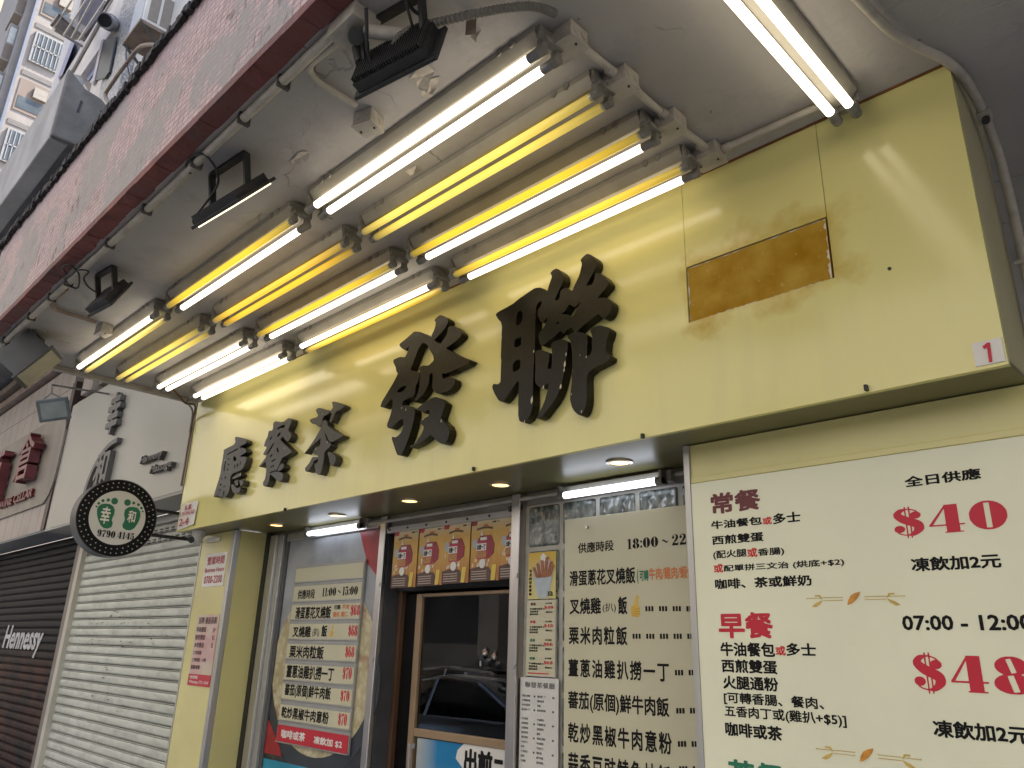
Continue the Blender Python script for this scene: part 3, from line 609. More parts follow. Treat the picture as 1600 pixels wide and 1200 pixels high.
DID={"0":[[[332,8],[456,4],[496,14],[568,46],[632,92],[680,141],[730,216],[778,336],[796,416],[796,584],[778,664],[730,784],[680,859],[627,912],[568,954],[536,970],[456,996],[344,996],[304,986],[232,954],[168,908],[120,859],[70,784],[22,664],[4,584],[4,416],[22,336],[70,216],[120,141],[173,88],[248,38],[304,14]],[[344,71],[340,88],[340,920],[344,929],[352,932],[448,932],[457,928],[460,912],[460,80],[457,72],[448,68]]],"1":[[[39,0],[64,-4],[528,-4],[545,0],[544,41],[432,44],[423,48],[420,56],[420,976],[416,993],[184,996],[175,992],[170,944],[160,934],[56,914],[-1,896],[-4,872],[0,863],[8,860],[48,868],[96,868],[120,876],[160,876],[168,873],[172,864],[172,56],[168,47],[160,44],[40,41]]],"2":[[[32,0],[70,-4],[670,-4],[687,0],[698,48],[698,88],[706,112],[706,152],[714,176],[714,216],[722,240],[722,280],[730,304],[726,313],[702,316],[686,307],[638,199],[574,182],[542,182],[342,228],[318,228],[270,214],[256,216],[275,240],[465,368],[538,432],[656,576],[704,664],[714,696],[714,776],[704,832],[680,888],[648,936],[606,978],[550,1002],[502,1012],[310,1004],[246,986],[182,954],[132,904],[104,832],[76,792],[66,760],[66,720],[84,672],[110,644],[150,622],[182,614],[230,622],[265,640],[296,672],[314,720],[312,768],[290,816],[262,842],[230,858],[181,872],[186,888],[222,922],[286,954],[326,964],[358,964],[390,954],[422,932],[454,899],[480,864],[496,824],[468,752],[456,680],[424,600],[294,413],[214,309],[134,219],[50,96],[46,88],[62,64]]],"4":[[[335,0],[360,-4],[736,-4],[753,0],[752,33],[688,36],[679,40],[676,48],[679,248],[784,252],[793,256],[796,280],[793,296],[784,300],[688,300],[679,304],[676,312],[676,976],[672,993],[400,996],[383,992],[378,960],[-2,296],[-4,264],[0,255],[8,252],[376,249],[380,232],[380,48],[376,39],[335,32]],[[96,301],[90,304],[92,312],[190,504],[202,520],[366,840],[376,850],[380,816],[377,304],[360,300]]],"5":[[[369,-14],[381,-18],[493,-17],[549,7],[605,62],[680,170],[719,258],[729,314],[729,370],[719,418],[680,514],[629,589],[576,642],[525,668],[477,674],[413,670],[325,647],[285,644],[229,620],[173,575],[157,572],[153,586],[153,818],[157,827],[165,830],[205,830],[229,822],[325,822],[349,814],[445,814],[469,806],[565,806],[589,798],[597,800],[609,866],[617,986],[614,994],[605,998],[125,998],[116,994],[113,978],[116,506],[149,503],[181,532],[269,588],[309,597],[373,572],[437,509],[463,466],[473,426],[473,314],[465,290],[465,242],[455,202],[432,154],[381,86],[325,47],[277,46],[213,63],[157,95],[139,114],[141,123],[181,118],[229,135],[255,154],[287,210],[289,258],[272,306],[240,338],[205,356],[133,356],[101,340],[81,322],[59,290],[51,266],[51,178],[67,122],[83,90],[117,54],[149,31],[245,-1],[301,-2]]],"6":[[[302,8],[442,4],[490,14],[554,38],[610,70],[686,144],[708,176],[740,248],[750,296],[750,368],[724,456],[670,536],[602,594],[546,626],[474,650],[426,660],[338,660],[266,644],[257,648],[254,672],[280,792],[330,875],[367,920],[402,946],[434,956],[458,946],[468,936],[486,896],[462,832],[472,792],[482,773],[506,748],[546,726],[594,726],[626,742],[660,776],[676,816],[678,832],[668,872],[634,914],[602,930],[554,934],[525,960],[482,986],[354,1012],[274,1012],[218,994],[194,980],[150,936],[79,840],[39,760],[16,696],[6,648],[6,352],[14,328],[14,280],[32,216],[82,133],[127,88],[162,62],[226,30]],[[386,54],[376,64],[352,112],[334,184],[334,224],[326,248],[326,416],[334,440],[334,472],[344,520],[360,568],[382,600],[402,610],[428,592],[444,560],[460,504],[470,448],[470,384],[478,360],[478,296],[470,272],[470,208],[444,104],[418,60],[402,52]]],"7":[[[195,0],[212,-4],[444,-4],[462,8],[464,192],[472,216],[472,392],[480,416],[482,504],[694,928],[692,993],[644,996],[620,988],[500,980],[476,972],[428,972],[404,964],[356,964],[332,956],[284,956],[260,948],[212,948],[188,940],[148,940],[116,932],[84,934],[76,941],[60,993],[19,992],[16,712],[20,695],[44,694],[84,710],[204,802],[332,804],[356,812],[476,812],[500,820],[554,816],[234,384],[224,352],[224,296],[216,272],[208,144],[200,120],[200,72],[192,48]]],"8":[[[290,8],[462,4],[534,22],[614,54],[689,104],[718,133],[760,208],[770,248],[768,304],[752,352],[726,395],[662,458],[557,512],[558,521],[609,552],[658,600],[696,664],[706,712],[706,784],[696,816],[662,875],[606,930],[534,970],[446,996],[310,996],[246,978],[190,954],[110,891],[84,856],[60,808],[50,768],[52,704],[60,672],[84,624],[126,572],[201,520],[204,512],[107,464],[54,420],[20,376],[-6,312],[-4,224],[12,184],[36,144],[91,88],[198,30]],[[358,55],[330,176],[330,200],[306,304],[280,472],[294,482],[390,500],[408,488],[410,456],[434,352],[434,328],[458,224],[458,200],[482,80],[479,72],[470,68],[390,52]],[[366,551],[312,808],[300,848],[290,912],[294,921],[302,924],[382,940],[391,936],[400,920],[472,584],[470,575],[454,566],[374,548]]],"9":[[[364,-4],[376,-8],[496,-6],[552,18],[596,60],[658,140],[714,244],[738,324],[748,380],[748,556],[740,580],[740,708],[722,772],[690,836],[632,904],[552,958],[464,990],[416,1000],[328,1000],[248,982],[208,967],[136,927],[68,860],[46,828],[14,764],[4,724],[4,620],[22,556],[46,508],[72,473],[112,432],[149,404],[232,362],[304,344],[368,340],[440,344],[488,358],[497,356],[500,348],[482,252],[458,180],[388,84],[336,50],[296,50],[270,84],[264,100],[284,148],[282,196],[272,223],[232,262],[208,272],[144,270],[120,256],[86,220],[76,188],[78,140],[94,108],[117,84],[160,66],[200,62],[248,26],[280,10]],[[336,394],[326,404],[302,452],[284,524],[284,556],[276,580],[276,756],[284,780],[284,812],[294,860],[310,908],[332,940],[352,950],[368,942],[386,916],[410,844],[420,788],[420,724],[428,700],[428,636],[420,612],[420,548],[394,444],[368,400],[352,392]]],"3":[[[279,-6],[419,-10],[443,-2],[531,-2],[587,8],[635,24],[691,63],[709,90],[741,162],[751,210],[751,330],[717,434],[678,474],[635,500],[579,516],[507,528],[482,538],[483,547],[555,568],[611,598],[653,642],[669,674],[687,738],[687,834],[669,898],[653,930],[619,972],[595,988],[547,1004],[299,1006],[235,988],[187,964],[139,925],[113,882],[93,826],[81,810],[65,770],[63,746],[73,706],[83,687],[107,662],[147,640],[203,638],[235,648],[275,687],[293,722],[295,762],[293,778],[277,810],[243,846],[219,860],[178,866],[177,882],[200,914],[259,948],[307,964],[355,964],[379,956],[423,922],[461,874],[477,842],[477,786],[445,690],[397,602],[347,560],[283,547],[279,538],[283,513],[323,502],[371,500],[427,484],[467,453],[501,394],[517,338],[519,290],[477,146],[451,95],[411,56],[379,46],[299,46],[251,56],[195,79],[183,90],[173,114],[227,135],[263,170],[277,194],[287,234],[285,258],[261,314],[211,356],[163,366],[115,356],[71,330],[41,282],[41,202],[107,95],[163,39],[211,16]]],"$":[[[295,-90],[304,-94],[321,-90],[324,-18],[328,-9],[344,-6],[385,-18],[391,-90],[416,-91],[424,-17],[464,-14],[488,-4],[520,12],[592,66],[660,134],[682,166],[698,198],[706,230],[708,278],[714,294],[698,398],[682,438],[658,478],[603,534],[508,598],[576,604],[611,622],[644,654],[666,694],[666,766],[648,801],[600,851],[584,881],[552,914],[520,936],[424,979],[420,1054],[416,1063],[408,1066],[392,1063],[388,1054],[384,989],[328,989],[324,1054],[320,1063],[304,1066],[296,1063],[292,1054],[288,997],[216,994],[168,984],[128,960],[76,910],[54,878],[30,838],[20,798],[22,718],[38,678],[78,606],[140,526],[192,474],[240,436],[289,406],[292,54],[288,45],[272,42],[208,60],[160,84],[133,110],[130,118],[136,121],[168,124],[208,146],[242,182],[258,222],[260,270],[250,302],[236,326],[200,360],[160,378],[104,378],[72,368],[45,350],[6,294],[6,206],[32,163],[68,134],[88,99],[133,54],[184,28],[289,-2]],[[328,48],[324,86],[324,366],[328,380],[379,358],[386,350],[388,326],[386,86],[344,52]],[[424,136],[420,190],[424,324],[440,320],[468,294],[474,286],[476,262],[466,198],[442,150]],[[368,676],[328,707],[324,734],[324,926],[328,935],[368,946],[385,942],[388,918],[388,686],[384,672]],[[280,739],[224,787],[214,806],[212,822],[228,854],[280,905],[288,908],[292,750],[288,736]],[[424,796],[420,846],[424,927],[440,928],[464,920],[520,888],[539,870],[542,862],[536,859],[504,856],[472,840]]],":":[[[68,48],[136,44],[176,62],[202,88],[218,128],[218,176],[202,208],[171,240],[136,258],[96,260],[48,242],[22,216],[6,184],[6,112],[20,88],[53,56]],[[76,536],[136,532],[160,542],[192,565],[210,592],[218,616],[220,656],[210,688],[187,720],[144,746],[80,746],[40,724],[16,699],[6,680],[0,640],[6,600],[16,581],[40,556]]],"~":[[[468,293],[544,289],[587,317],[611,357],[638,469],[655,509],[635,525],[624,527],[616,521],[564,453],[532,421],[512,415],[392,519],[256,607],[208,631],[128,647],[72,623],[56,608],[38,581],[22,541],[11,493],[-10,453],[-8,436],[16,421],[24,425],[69,477],[112,511],[136,517],[184,487],[213,461],[360,355],[432,307]]]}
# ------------------------------------------------------------------ shared materials
M_SOFF = soffit_mat('dirty_white_soffit', (0.40, 0.385, 0.375), (0.30, 0.285, 0.275))
M_TILE = mosaic('pink_mosaic')
M_RED = mat('flaking_red_paint', (0.150, 0.038, 0.032), 0.7, 0.35, 9, 0.6, 40, dirt=0.95, dcol=(0.055, 0.045, 0.045), dscale=4.5)
M_CONC = mat('weathered_concrete', (0.15, 0.148, 0.147), 0.85, 0.25, 3, 0.6, 25, dirt=0.75, dcol=(0.07, 0.065, 0.06), dscale=1.6)
M_CONCL = mat('pale_concrete', (0.32, 0.325, 0.345), 0.8, 0.2, 3, 0.4, 25, dirt=0.5, dcol=(0.2, 0.2, 0.2), dscale=2.2)
M_FASC = fascia_mat('yellow_laminate')
M_YPLAIN = mat('yellow_panel', (0.64, 0.58, 0.25), 0.25, 0.05, 1.6, dirt=0.2, dcol=(0.4, 0.36, 0.2))
M_PATCH = patch_mat('brown_glue')
M_CONDUIT = mat('painted_conduit', (0.40, 0.37, 0.325), 0.5, 0.12, 14, 0.2, 90, dirt=0.5, dcol=(0.12, 0.105, 0.09), dscale=8)
M_BATTEN = mat('batten_paint', (0.27, 0.255, 0.22), 0.4, 0.1, 8, dirt=0.45, dcol=(0.15, 0.13, 0.11), dscale=6)
M_HOLDER = mat('grey_plastic', (0.20, 0.19, 0.17), 0.5, 0.2, 40, 0.15, 90, dirt=0.5, dcol=(0.05, 0.045, 0.04), dscale=14)
M_LEDCAP = mat('led_cap_grey', (0.16, 0.16, 0.18), 0.4, 0.1, 20)
M_METCAP = mat('tube_cap_metal', (0.45, 0.42, 0.36), 0.35, 0.2, 30, metal=0.9)
M_TW = tube_mat('white_tube', (1.0, 0.87, 0.66), 0.85, False)
M_TY = tube_mat('yellow_tube', (1.0, 0.63, 0.012), 0.235, True)
M_TP = tube_mat('pale_yellow_tube', (1.0, 0.72, 0.12), 0.235, True)
M_TA = tube_mat('amber_tube', (1.0, 0.55, 0.02), 0.235, True)
M_BLACK = mat('black_metal', (0.014, 0.014, 0.015), 0.5, 0.3, 25, 0.2, 60)
M_CABLE = mat('black_cable', (0.012, 0.012, 0.012), 0.6, 0.2, 30)
M_CHAR = mat('dark_letter_paint', (0.009, 0.0075, 0.004), 0.3, 0.25, 6, 0.12, 50, dirt=0.25, dcol=(0.035, 0.024, 0.014), dscale=5, spec=0.22)
M_CHARG = mat('worn_letter_paint', (0.030, 0.028, 0.025), 0.45, 0.2, 8, 0.12, 50, dirt=0.15, dcol=(0.10, 0.09, 0.07), dscale=10)
M_BROWN = mat('brown_sealant', (0.16, 0.055, 0.012), 0.6, 0.3, 14)
M_ALU = mat('aluminium', (0.50, 0.49, 0.47), 0.38, 0.12, 5, 0.05, 90, metal=0.75, dirt=0.25, dcol=(0.25, 0.23, 0.21), stretch=(8, 8, 0.6))
M_STEEL = mat('stainless_steel', (0.55, 0.52, 0.50), 0.28, 0.1, 5, 0.04, 120, metal=0.95, dirt=0.15, dcol=(0.3, 0.27, 0.25), stretch=(10, 10, 0.5))
M_DSTEEL = mat('dark_steel', (0.10, 0.10, 0.105), 0.4, 0.15, 6, metal=0.4)
M_BRONZE = mat('bronze_frame', (0.34, 0.235, 0.14), 0.4, 0.1, 8, metal=0.35)
M_DBROWN = mat('dark_brown_frame', (0.10, 0.05, 0.025), 0.45, 0.2, 8)
M_WHITE = mat('white_sheet', (0.72, 0.70, 0.66), 0.5, 0.06, 5)
M_CREAM = mat('cream_board', (0.78, 0.775, 0.585), 0.42, 0.04, 2.2, dirt=0.12, dcol=(0.5, 0.5, 0.42), dscale=3)
M_CREAM2 = mat('ivory_board', (0.56, 0.53, 0.375), 0.42, 0.05, 2.5, dirt=0.15, dcol=(0.42, 0.38, 0.3), dscale=2)
M_INK = mat('black_ink', (0.006, 0.0055, 0.0055), 0.6, 0.0, spec=0.2)
M_CRIM = mat('crimson_ink', (0.52, 0.012, 0.035), 0.5, 0.0)
M_INKRED = mat('red_ink', (0.60, 0.02, 0.02), 0.5, 0.0)
M_MAROON = mat('maroon_ink', (0.13, 0.022, 0.025), 0.5, 0.0)
M_GREEN = mat('green_ink', (0.012, 0.16, 0.085), 0.5, 0.0)
M_ORANGE = mat('orange_ink', (0.62, 0.20, 0.06), 0.5, 0.0)
M_GOLD = mat('gold_ink', (0.56, 0.40, 0.10), 0.5, 0.1, 30)
M_LEAF = mat('orange_leaf', (0.55, 0.24, 0.03), 0.5, 0.35, 60)
M_THUMB = mat('thumb_yellow', (0.66, 0.43, 0.06), 0.5, 0.1, 20)
M_REDB = mat('red_strip', (0.50, 0.015, 0.035), 0.4, 0.05, 5)

# ------------------------------------------------------------------ ground
road = struct(MB().box(-150, 150, -150, -2.9, -0.4, -0.12).build('road', mat('asphalt', (0.055, 0.055, 0.056), 0.85, 0.25, 8, 0.5, 120)))
struct(MB().box(-150, 150, -2.9, 60, -0.4, 0.0).build('pavement', mat('pavement_slab', (0.34, 0.335, 0.32), 0.8, 0.2, 3, 0.2, 60)))
struct(MB().box(-150, 150, -3.05, -2.9, -0.4, 0.006).build('kerb', mat('kerb_stone', (0.33, 0.32, 0.30), 0.8, 0.15, 4)))
struct(MB().box(-150, 150, -14.0, -11.4, -0.4, 0.0).build('far_pavement', MATS['pavement_slab']))

CZ, SZ = 3.226, 2.305

# ------------------------------------------------------------------ canopy of our building
cn = thing('canopy', 'pink mosaic tiled canopy with flaking red lower edge above the yellow shop sign', 'canopy', (-1.5, -0.6, CZ))
MB().box(-5.25, 3.6, -1.31, 2.6, CZ, CZ + 0.5).build('soffit', M_SOFF, cn)
MB().box(-5.28, 3.6, -1.362, -1.308, CZ + 0.012, 3.90).build('tiled_face', M_TILE, cn, bevel=0.006)
rg = MB()
xs = [-5.28 + i * 0.09 for i in range(99)]
for i in range(98):
    d0 = 0.003 * math.sin(i * 1.7) + random.uniform(-0.003, 0.003)
    rg.box(xs[i], xs[i + 1], -1.372 , -1.305 + d0, CZ - 0.012 + d0 * 0.5, CZ + 0.02)
rg.build('red_edge', M_RED, cn)
MB().box(-5.28, 3.6, -1.305, 0.3, CZ + 0.5, 3.885).build('top_slab', M_CONC, cn)
dr = MB()
for i in range(330):
    x = -5.28 + i * 0.027
    h = random.uniform(0.006, 0.028)
    dr.box(x, x + 0.027, -1.385 + random.uniform(-0.006, 0.006), -1.25, 3.9 - h, 3.915 + random.uniform(0, 0.012))
dr.build('drip_edge', mat('black_drip_edge', (0.02, 0.017, 0.018), 0.8, 0.3, 20, 0.5, 40), cn)
# loose flakes of paint hanging from the soffit
for (px, py, a, s) in ((662, 118, 0.5, 0.05), (672, 132, 1.2, 0.035), (668, 142, -0.6, 0.03), (470, 245, 0.2, 0.035), (642, 263, 0, 0.022), (688, 60, 0.7, 0.03), (740, 52, 0.3, 0.02)):
    p = PZ(px, py, CZ)
    pts = []
    for k in range(9):
        an = a + k * 2 * math.pi / 9
        rr = s * random.uniform(0.45, 1.1)
        pts.append((p[0] + rr * math.cos(an) * 1.5, p[1] + rr * math.sin(an) * 0.7, CZ - 0.003 - 0.018 * max(0, math.sin(an - a)) * random.random()))
    fl = MB()
    fl.add(pts + [(p[0], p[1], CZ - 0.002)], [(k, (k + 1) % 9, 9) for k in range(9)])
    fl.build('paint_flake', mat('peeling_paint', (0.43, 0.39, 0.34), 0.7, 0.2, 30), cn)

# ------------------------------------------------------------------ the shop's own wall, right end
wl = thing('side_wall', 'stained grey concrete wall set back right of the yellow sign box', 'wall', (1, 2.3, 0))
MB().box(-0.42, 3.6, 2.2, 2.4, 0, CZ - 0.002).build('plaster', soffit_mat('grey_wall', (0.24, 0.225, 0.205), (0.16, 0.15, 0.14)), wl)
ub = thing('unseen_cafe_building', 'unseen rendered upper storeys above the pink canopy, added to block the sun', 'building', (0, 0.35, 3.9))
MB().box(-5.3, 9, 0.31, 10, 3.886, 15).build('wall', mat('render_wall', (0.42, 0.41, 0.40), 0.8, 0.15, 2, 0.3, 20, dirt=0.3), ub)  # out of view; added to block the sun, height set by how far it shades
MB().box(3.6, 9, 0.1, 10, 0, 3.88).build('lower_wall', MATS['render_wall'], ub)
for fz in (5.2, 8.2, 11.2):
    for fx in (-4.6, -2.0, 0.6, 3.2, 5.8):
        f = MB().box(fx, fx + 1.6, 0.27, 0.308, fz, fz + 1.4).build('window', mat('window_frame_grey', (0.5, 0.5, 0.5), 0.4), ub)
        MB().box(fx + 0.06, fx + 1.54, 0.262, 0.269, fz + 0.06, fz + 1.34).build('pane', mat('dark_pane', (0.03, 0.04, 0.05), 0.08), f)

# ------------------------------------------------------------------ yellow sign box
sg = thing('shop_sign', 'glossy yellow sign box with five raised dark brush characters', 'shop sign', (-2.8, 0, SZ))
T_ = CZ - 0.006
MB().prism([(-5.27, SZ), (-0.385, SZ), (-0.385, T_), (-0.7745, T_), (-0.7745, 2.674), (-1.2735, 2.674), (-1.2735, T_), (-5.27, T_)], 0, 0.02).build('front_panel', M_FASC, sg)
MB().box(-1.2715, -0.7765, 0, 0.02, 2.883, T_).build('front_panel', M_FASC, sg)
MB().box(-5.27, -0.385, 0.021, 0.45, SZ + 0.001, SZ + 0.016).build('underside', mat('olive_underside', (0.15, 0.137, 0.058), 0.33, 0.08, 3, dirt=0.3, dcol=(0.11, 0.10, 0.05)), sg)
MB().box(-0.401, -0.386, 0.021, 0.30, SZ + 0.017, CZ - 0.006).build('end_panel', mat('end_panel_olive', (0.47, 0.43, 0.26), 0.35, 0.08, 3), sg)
MB().box(-5.269, -5.254, 0.021, 0.29, SZ + 0.017, CZ - 0.006).build('end_panel', M_YPLAIN, sg)
MB().box(-1.269, -0.782, 0.0035, 0.02, 2.6755, 2.8785).build('backing_patch', M_PATCH, sg)
MB().box(-1.30, -0.76, 0.022, 0.03, 2.65, 2.91).build('gap_shadow', M_BLACK, sg)
pe = MB()                                     # torn white paper edge along the cut-out, lying on the patch
random.seed(5)
def torn(x0, z0, x1, z1, n, wmax, nx, nz):
    ws = [random.uniform(0.05, 1) ** 2 * wmax for _ in range(n + 1)]
    for i in range(n):
        a, b = i / n, (i + 1) / n
        xa, za, xb, zb = x0 + (x1 - x0) * a, z0 + (z1 - z0) * a, x0 + (x1 - x0) * b, z0 + (z1 - z0) * b
        pe.add([(xa, 0.0022, za), (xb, 0.0022, zb), (xb + nx * ws[i + 1], 0.0026, zb + nz * ws[i + 1]), (xa + nx * ws[i], 0.0026, za + nz * ws[i])], [(0, 1, 2, 3)])
torn(-0.782, 2.677, -0.782, 2.877, 22, 0.010, -1, 0)
torn(-1.20, 2.6757, -0.80, 2.6757, 40, 0.003, 0, 1)
torn(-1.2687, 2.68, -1.2687, 2.87, 14, 0.005, 1, 0)
torn(-1.26, 2.8782, -0.80, 2.8782, 26, 0.004, 0, -1)
pe.build('torn_edge', mat('torn_white_edge', (0.62, 0.58, 0.48), 0.7, 0.15, 40), sg)
MB().box(-5.27, -1.9, -0.004, 0.018, CZ - 0.0055, CZ - 0.0005).box(-1.9, -0.385, -0.006, 0.018, CZ - 0.0055, CZ + 0.002).build('sealant_strip', M_BROWN, sg)
for q in ((1006, 683), (1355, 608), (742, 734), (447, 797)):
    x, z = PY(*q, 0)
    MB().box(x - 0.004, x + 0.004, -0.014, 0.0, z - 0.006, z + 0.01).build('clip', M_BLACK, sg)
MB().cyl((*PY(1390, 420, 0)[:1], -0.003, PY(1390, 420, 0)[1]), (*PY(1390, 420, 0)[:1], 0.0, PY(1390, 420, 0)[1]), 0.005).build('screw', M_BLACK, sg)
for k, mt_, lab in (('a', M_CHAR, 'large dark character, first on the right'), ('b', M_CHAR, 'large dark character with sweeping right stroke'),
                    ('c', M_CHARG, 'small dark character with an open roof stroke'), ('d', M_CHARG, 'small dark character second from the left end'), ('e', M_CHARG, 'small dense dark character at the left end')):
    outline(BIG[k], None, -0.045, 0.041, mt_, sg, 'character', bev=0.0025, abs_=True, label=lab)

M_CHIP = mat('bare_chip', (0.55, 0.50, 0.40), 0.6, 0.1, 40)
random.seed(31)
for px, py, hh in ((884.5, 553.5, .008), (882.5, 569, .014), (881.5, 578, .008), (876, 604, .010), (831, 625, .016), (819.5, 659, .007), (849, 605, .009), (916, 557.5, .005), (908.5, 643, .006), (834, 549, .006), (906, 555, .003), (892.5, 616, .005),
                   (780, 445.5, .009), (634, 640, .005), (689.5, 657.5, .008), (627.5, 637.5, .004), (511.5, 690.5, .008), (493.5, 701, .009), (503.5, 646.5, .005), (444, 700, .006), (447, 701.5, .005), (375.5, 741, .012), (371, 757, .006), (351.5, 719, .006)):
    x, z = PY(px, py, -0.0455)
    w_ = hh * random.uniform(0.35, 0.6)
    MB().prism([(x - w_, z - hh * 0.4), (x - w_ * 0.3, z - hh), (x + w_ * 0.8, z - hh * 0.2), (x + w_ * 0.5, z + hh), (x - w_ * 0.6, z + hh * 0.5)], -0.0458, -0.0449).build('paint_chip', M_CHIP, sg)

# number plates
def plate(name, label, cat, q, y=-0.004, mt_=None):
    (a, b), (c, d) = PY(*q[0], 0), PY(*q[1], 0)
    t = thing(name, label, cat, ((a + c) / 2, 0, b))
    MB().box(a, c, y, -0.0005, b, d).build('plate', mt_ or M_WHITE, t, bevel=0.0015)
    return t
np1 = plate('number_plate', 'square white plate with a red 1 at the lower corner of the yellow sign', 'number plate', ((1525, 574), (1565, 527)))
MB().prism([PY(px, py, -0.006) for px, py in ((1545.5, 566), (1550.5, 565), (1546.5, 535), (1542, 535.5), (1535, 541.5), (1537.5, 545.5), (1542, 542))], -0.0065, -0.0045).build('numeral', M_CRIM, np1)
np2 = thing('address_plate', 'creased white address plate reading 2-4 on the yellow sign above the dome camera', 'number plate', (-5.12, 0, 2.31))
MB().add([(-5.255, -0.004, 2.312), (-4.985, -0.012, 2.33), (-4.98, -0.006, 2.485), (-5.12, -0.02, 2.482), (-5.24, -0.004, 2.47), (-5.12, -0.010, 2.40)],
         [(0, 1, 5), (1, 2, 5), (2, 3, 5), (3, 4, 5), (4, 0, 5)]).build('plate', M_WHITE, np2)
for s_, pl in (('2-4', (-5.21, 2.335, -5.07, 2.385)), ('K WONG RD', (-5.22, 2.402, -4.995, 2.428)), ('皇道', (-5.16, 2.436, -5.06, 2.472))):
    fit(s_, 0, 0, -0.0165, mat('faded_red', (0.45, 0.07, 0.09), 0.6, 0.1, 20), np2, 'lettering', 0.02, plane=pl)

# ------------------------------------------------------------------ fluorescent fittings under the canopy
ROWS = {1: (-0.892, -0.834), 2: (-0.657, -0.602), 3: (-0.417, -0.362), 4: (-0.181, -0.126)}
COLS = {'A': (-4.935, -3.745), 'B': (-3.605, -2.43), 'C': (-2.315, -1.14)}
KIND = {'A1': 'WP', 'B1': 'YW', 'C1': 'WW', 'A2': 'PP', 'B2': 'AA', 'C2': 'PP', 'A3': 'WW', 'B3': 'YW', 'C3': 'YW', 'A4': 'WW', 'B4': 'WA', 'C4': 'YW'}
TUBE = {'W': M_TW, 'Y': M_TY, 'P': M_TP, 'A': M_TA}
ROWN = {1: 'outermost row by the flood lights', 2: 'second row in from the flood lights', 3: 'third row in from the flood lights', 4: 'row just above the yellow sign'}
COLN = {'A': 'at the massage-shop end', 'B': 'between two other fittings', 'C': 'ending at the conduit boxes'}
CN = {'WP': 'white and pale yellow tubes', 'YW': 'yellow and white tubes', 'WW': 'two white tubes', 'PP': 'two pale yellow tubes', 'AA': 'two amber tubes', 'YY': 'two yellow tubes', 'WA': 'white and amber tubes'}
TZ = 3.14
def tube_part(t, kind, p, q, kname='tube'):
    """one tube from p to q, with its end caps as sub-parts"""
    P, Q = Vector(p), Vector(q)
    d = (Q - P).normalized()
    led = kind == 'W'
    cl = 0.042 if led else 0.014
    tb = MB().cyl(P + d * cl, Q - d * cl, 0.0135, 18).build(kname, TUBE[kind], t, smooth=True)
    for a, s in ((P, 1), (Q, -1)):
        MB().cyl(a, a + d * (cl * s), 0.0142 if led else 0.0138, 16).build('cap', M_LEDCAP if led else M_METCAP, tb, smooth=True)
def holder(mb, c, ax, dy):
    """lamp-holder bracket at one end; ax = direction along the fitting, dy = half spacing across"""
    ax = Vector(ax)
    cr = Vector((ax.y, -ax.x, 0)) if abs(ax.y) > 0 else Vector((0, 1, 0))
    c = Vector(c)
    mb.obox(c + Vector((0, 0, 0.055)), ax, cr, (0, 0, 1), 0.006, dy + 0.016, 0.022)
    mb.obox(c + Vector((0, 0, 0.031)) + ax * 0.010, ax, cr, (0, 0, 1), 0.012, dy + 0.008, 0.006)
    for s in (-1, 1):
        mb.obox(c + cr * (dy * s) + Vector((0, 0, 0.014)), ax, cr, (0, 0, 1), 0.011, 0.010, 0.022)
        mb.cyl(c + cr * (dy * s) - ax * 0.012, c + cr * (dy * s) + ax * 0.012, 0.0155, 14)
def fitting(name, label, p0, p1, kinds, group):
    """batten along p0 -> p1 (centre line at tube height), tubes either side"""
    P, Q = Vector(p0), Vector(p1)
    ax = (Q - P).normalized()
    cr = Vector((ax.y, -ax.x, 0)) if abs(ax.y) > 0.5 else Vector((0, 1, 0))
    t = thing(name, label, 'fluorescent light', ((P + Q) / 2 + Vector((0, 0, CZ - TZ))), group)
    L = (Q - P).length
    c = (P + Q) / 2
    # housing: shallow trapezoid under the soffit
    prof = [(-0.046, CZ - 0.001), (-0.046, 3.205), (-0.024, 3.174), (0.024, 3.174), (0.046, 3.205), (0.046, CZ - 0.001)]
    vs = []
    for a in (P + ax * 0.012, Q - ax * 0.012):
        vs += [Vector((a.x, a.y, z)) + cr * o for o, z in prof]
    MB().add(vs, [tuple(range(6)), tuple(range(11, 5, -1))] + [(i, 6 + i, 6 + (i + 1) % 6, (i + 1) % 6) for i in range(6)]).build('housing', M_BATTEN, t, bevel=0.002)
    for a, s in ((P, -1), (Q, 1)):
        h = MB()
        holder(h, a, ax * s, 0.0285)
        h.build('lamp_holder', M_HOLDER, t, bevel=0.0015)
        for o in (0.10, 0.15):
            b = a - ax * (s * o) + cr * -0.05
            MB().cyl((b.x, b.y, 3.213), (b.x + cr.x * 0.008, b.y + cr.y * 0.008, 3.213), 0.012, 12).build('knockout', M_HOLDER, t)
    for o, k in ((-0.0275, kinds[0]), (0.0275, kinds[1])):
        tube_part(t, k, P + cr * o + ax * 0.006, Q + cr * o - ax * 0.006)
    return t
for r, (ya, yb) in ROWS.items():
    for c_, (xa, xb) in COLS.items():
        k = KIND[c_ + str(r)]
        yc = (ya + yb) / 2
        fitting('fluorescent_light', '%s, %s, %s' % (CN[k][:1].lower() + CN[k][1:] , ROWN[r], COLN[c_]), (xa, yc, TZ), (xb, yc, TZ), k, 'fluorescent fittings in rows under the canopy')
fitting('fluorescent_light', 'fitting with two white tubes set crosswise to the rows, above the brown patch end', (-0.655, -1.262, TZ), (-0.655, -0.078, TZ), 'WW', 'fluorescent fittings in rows under the canopy')

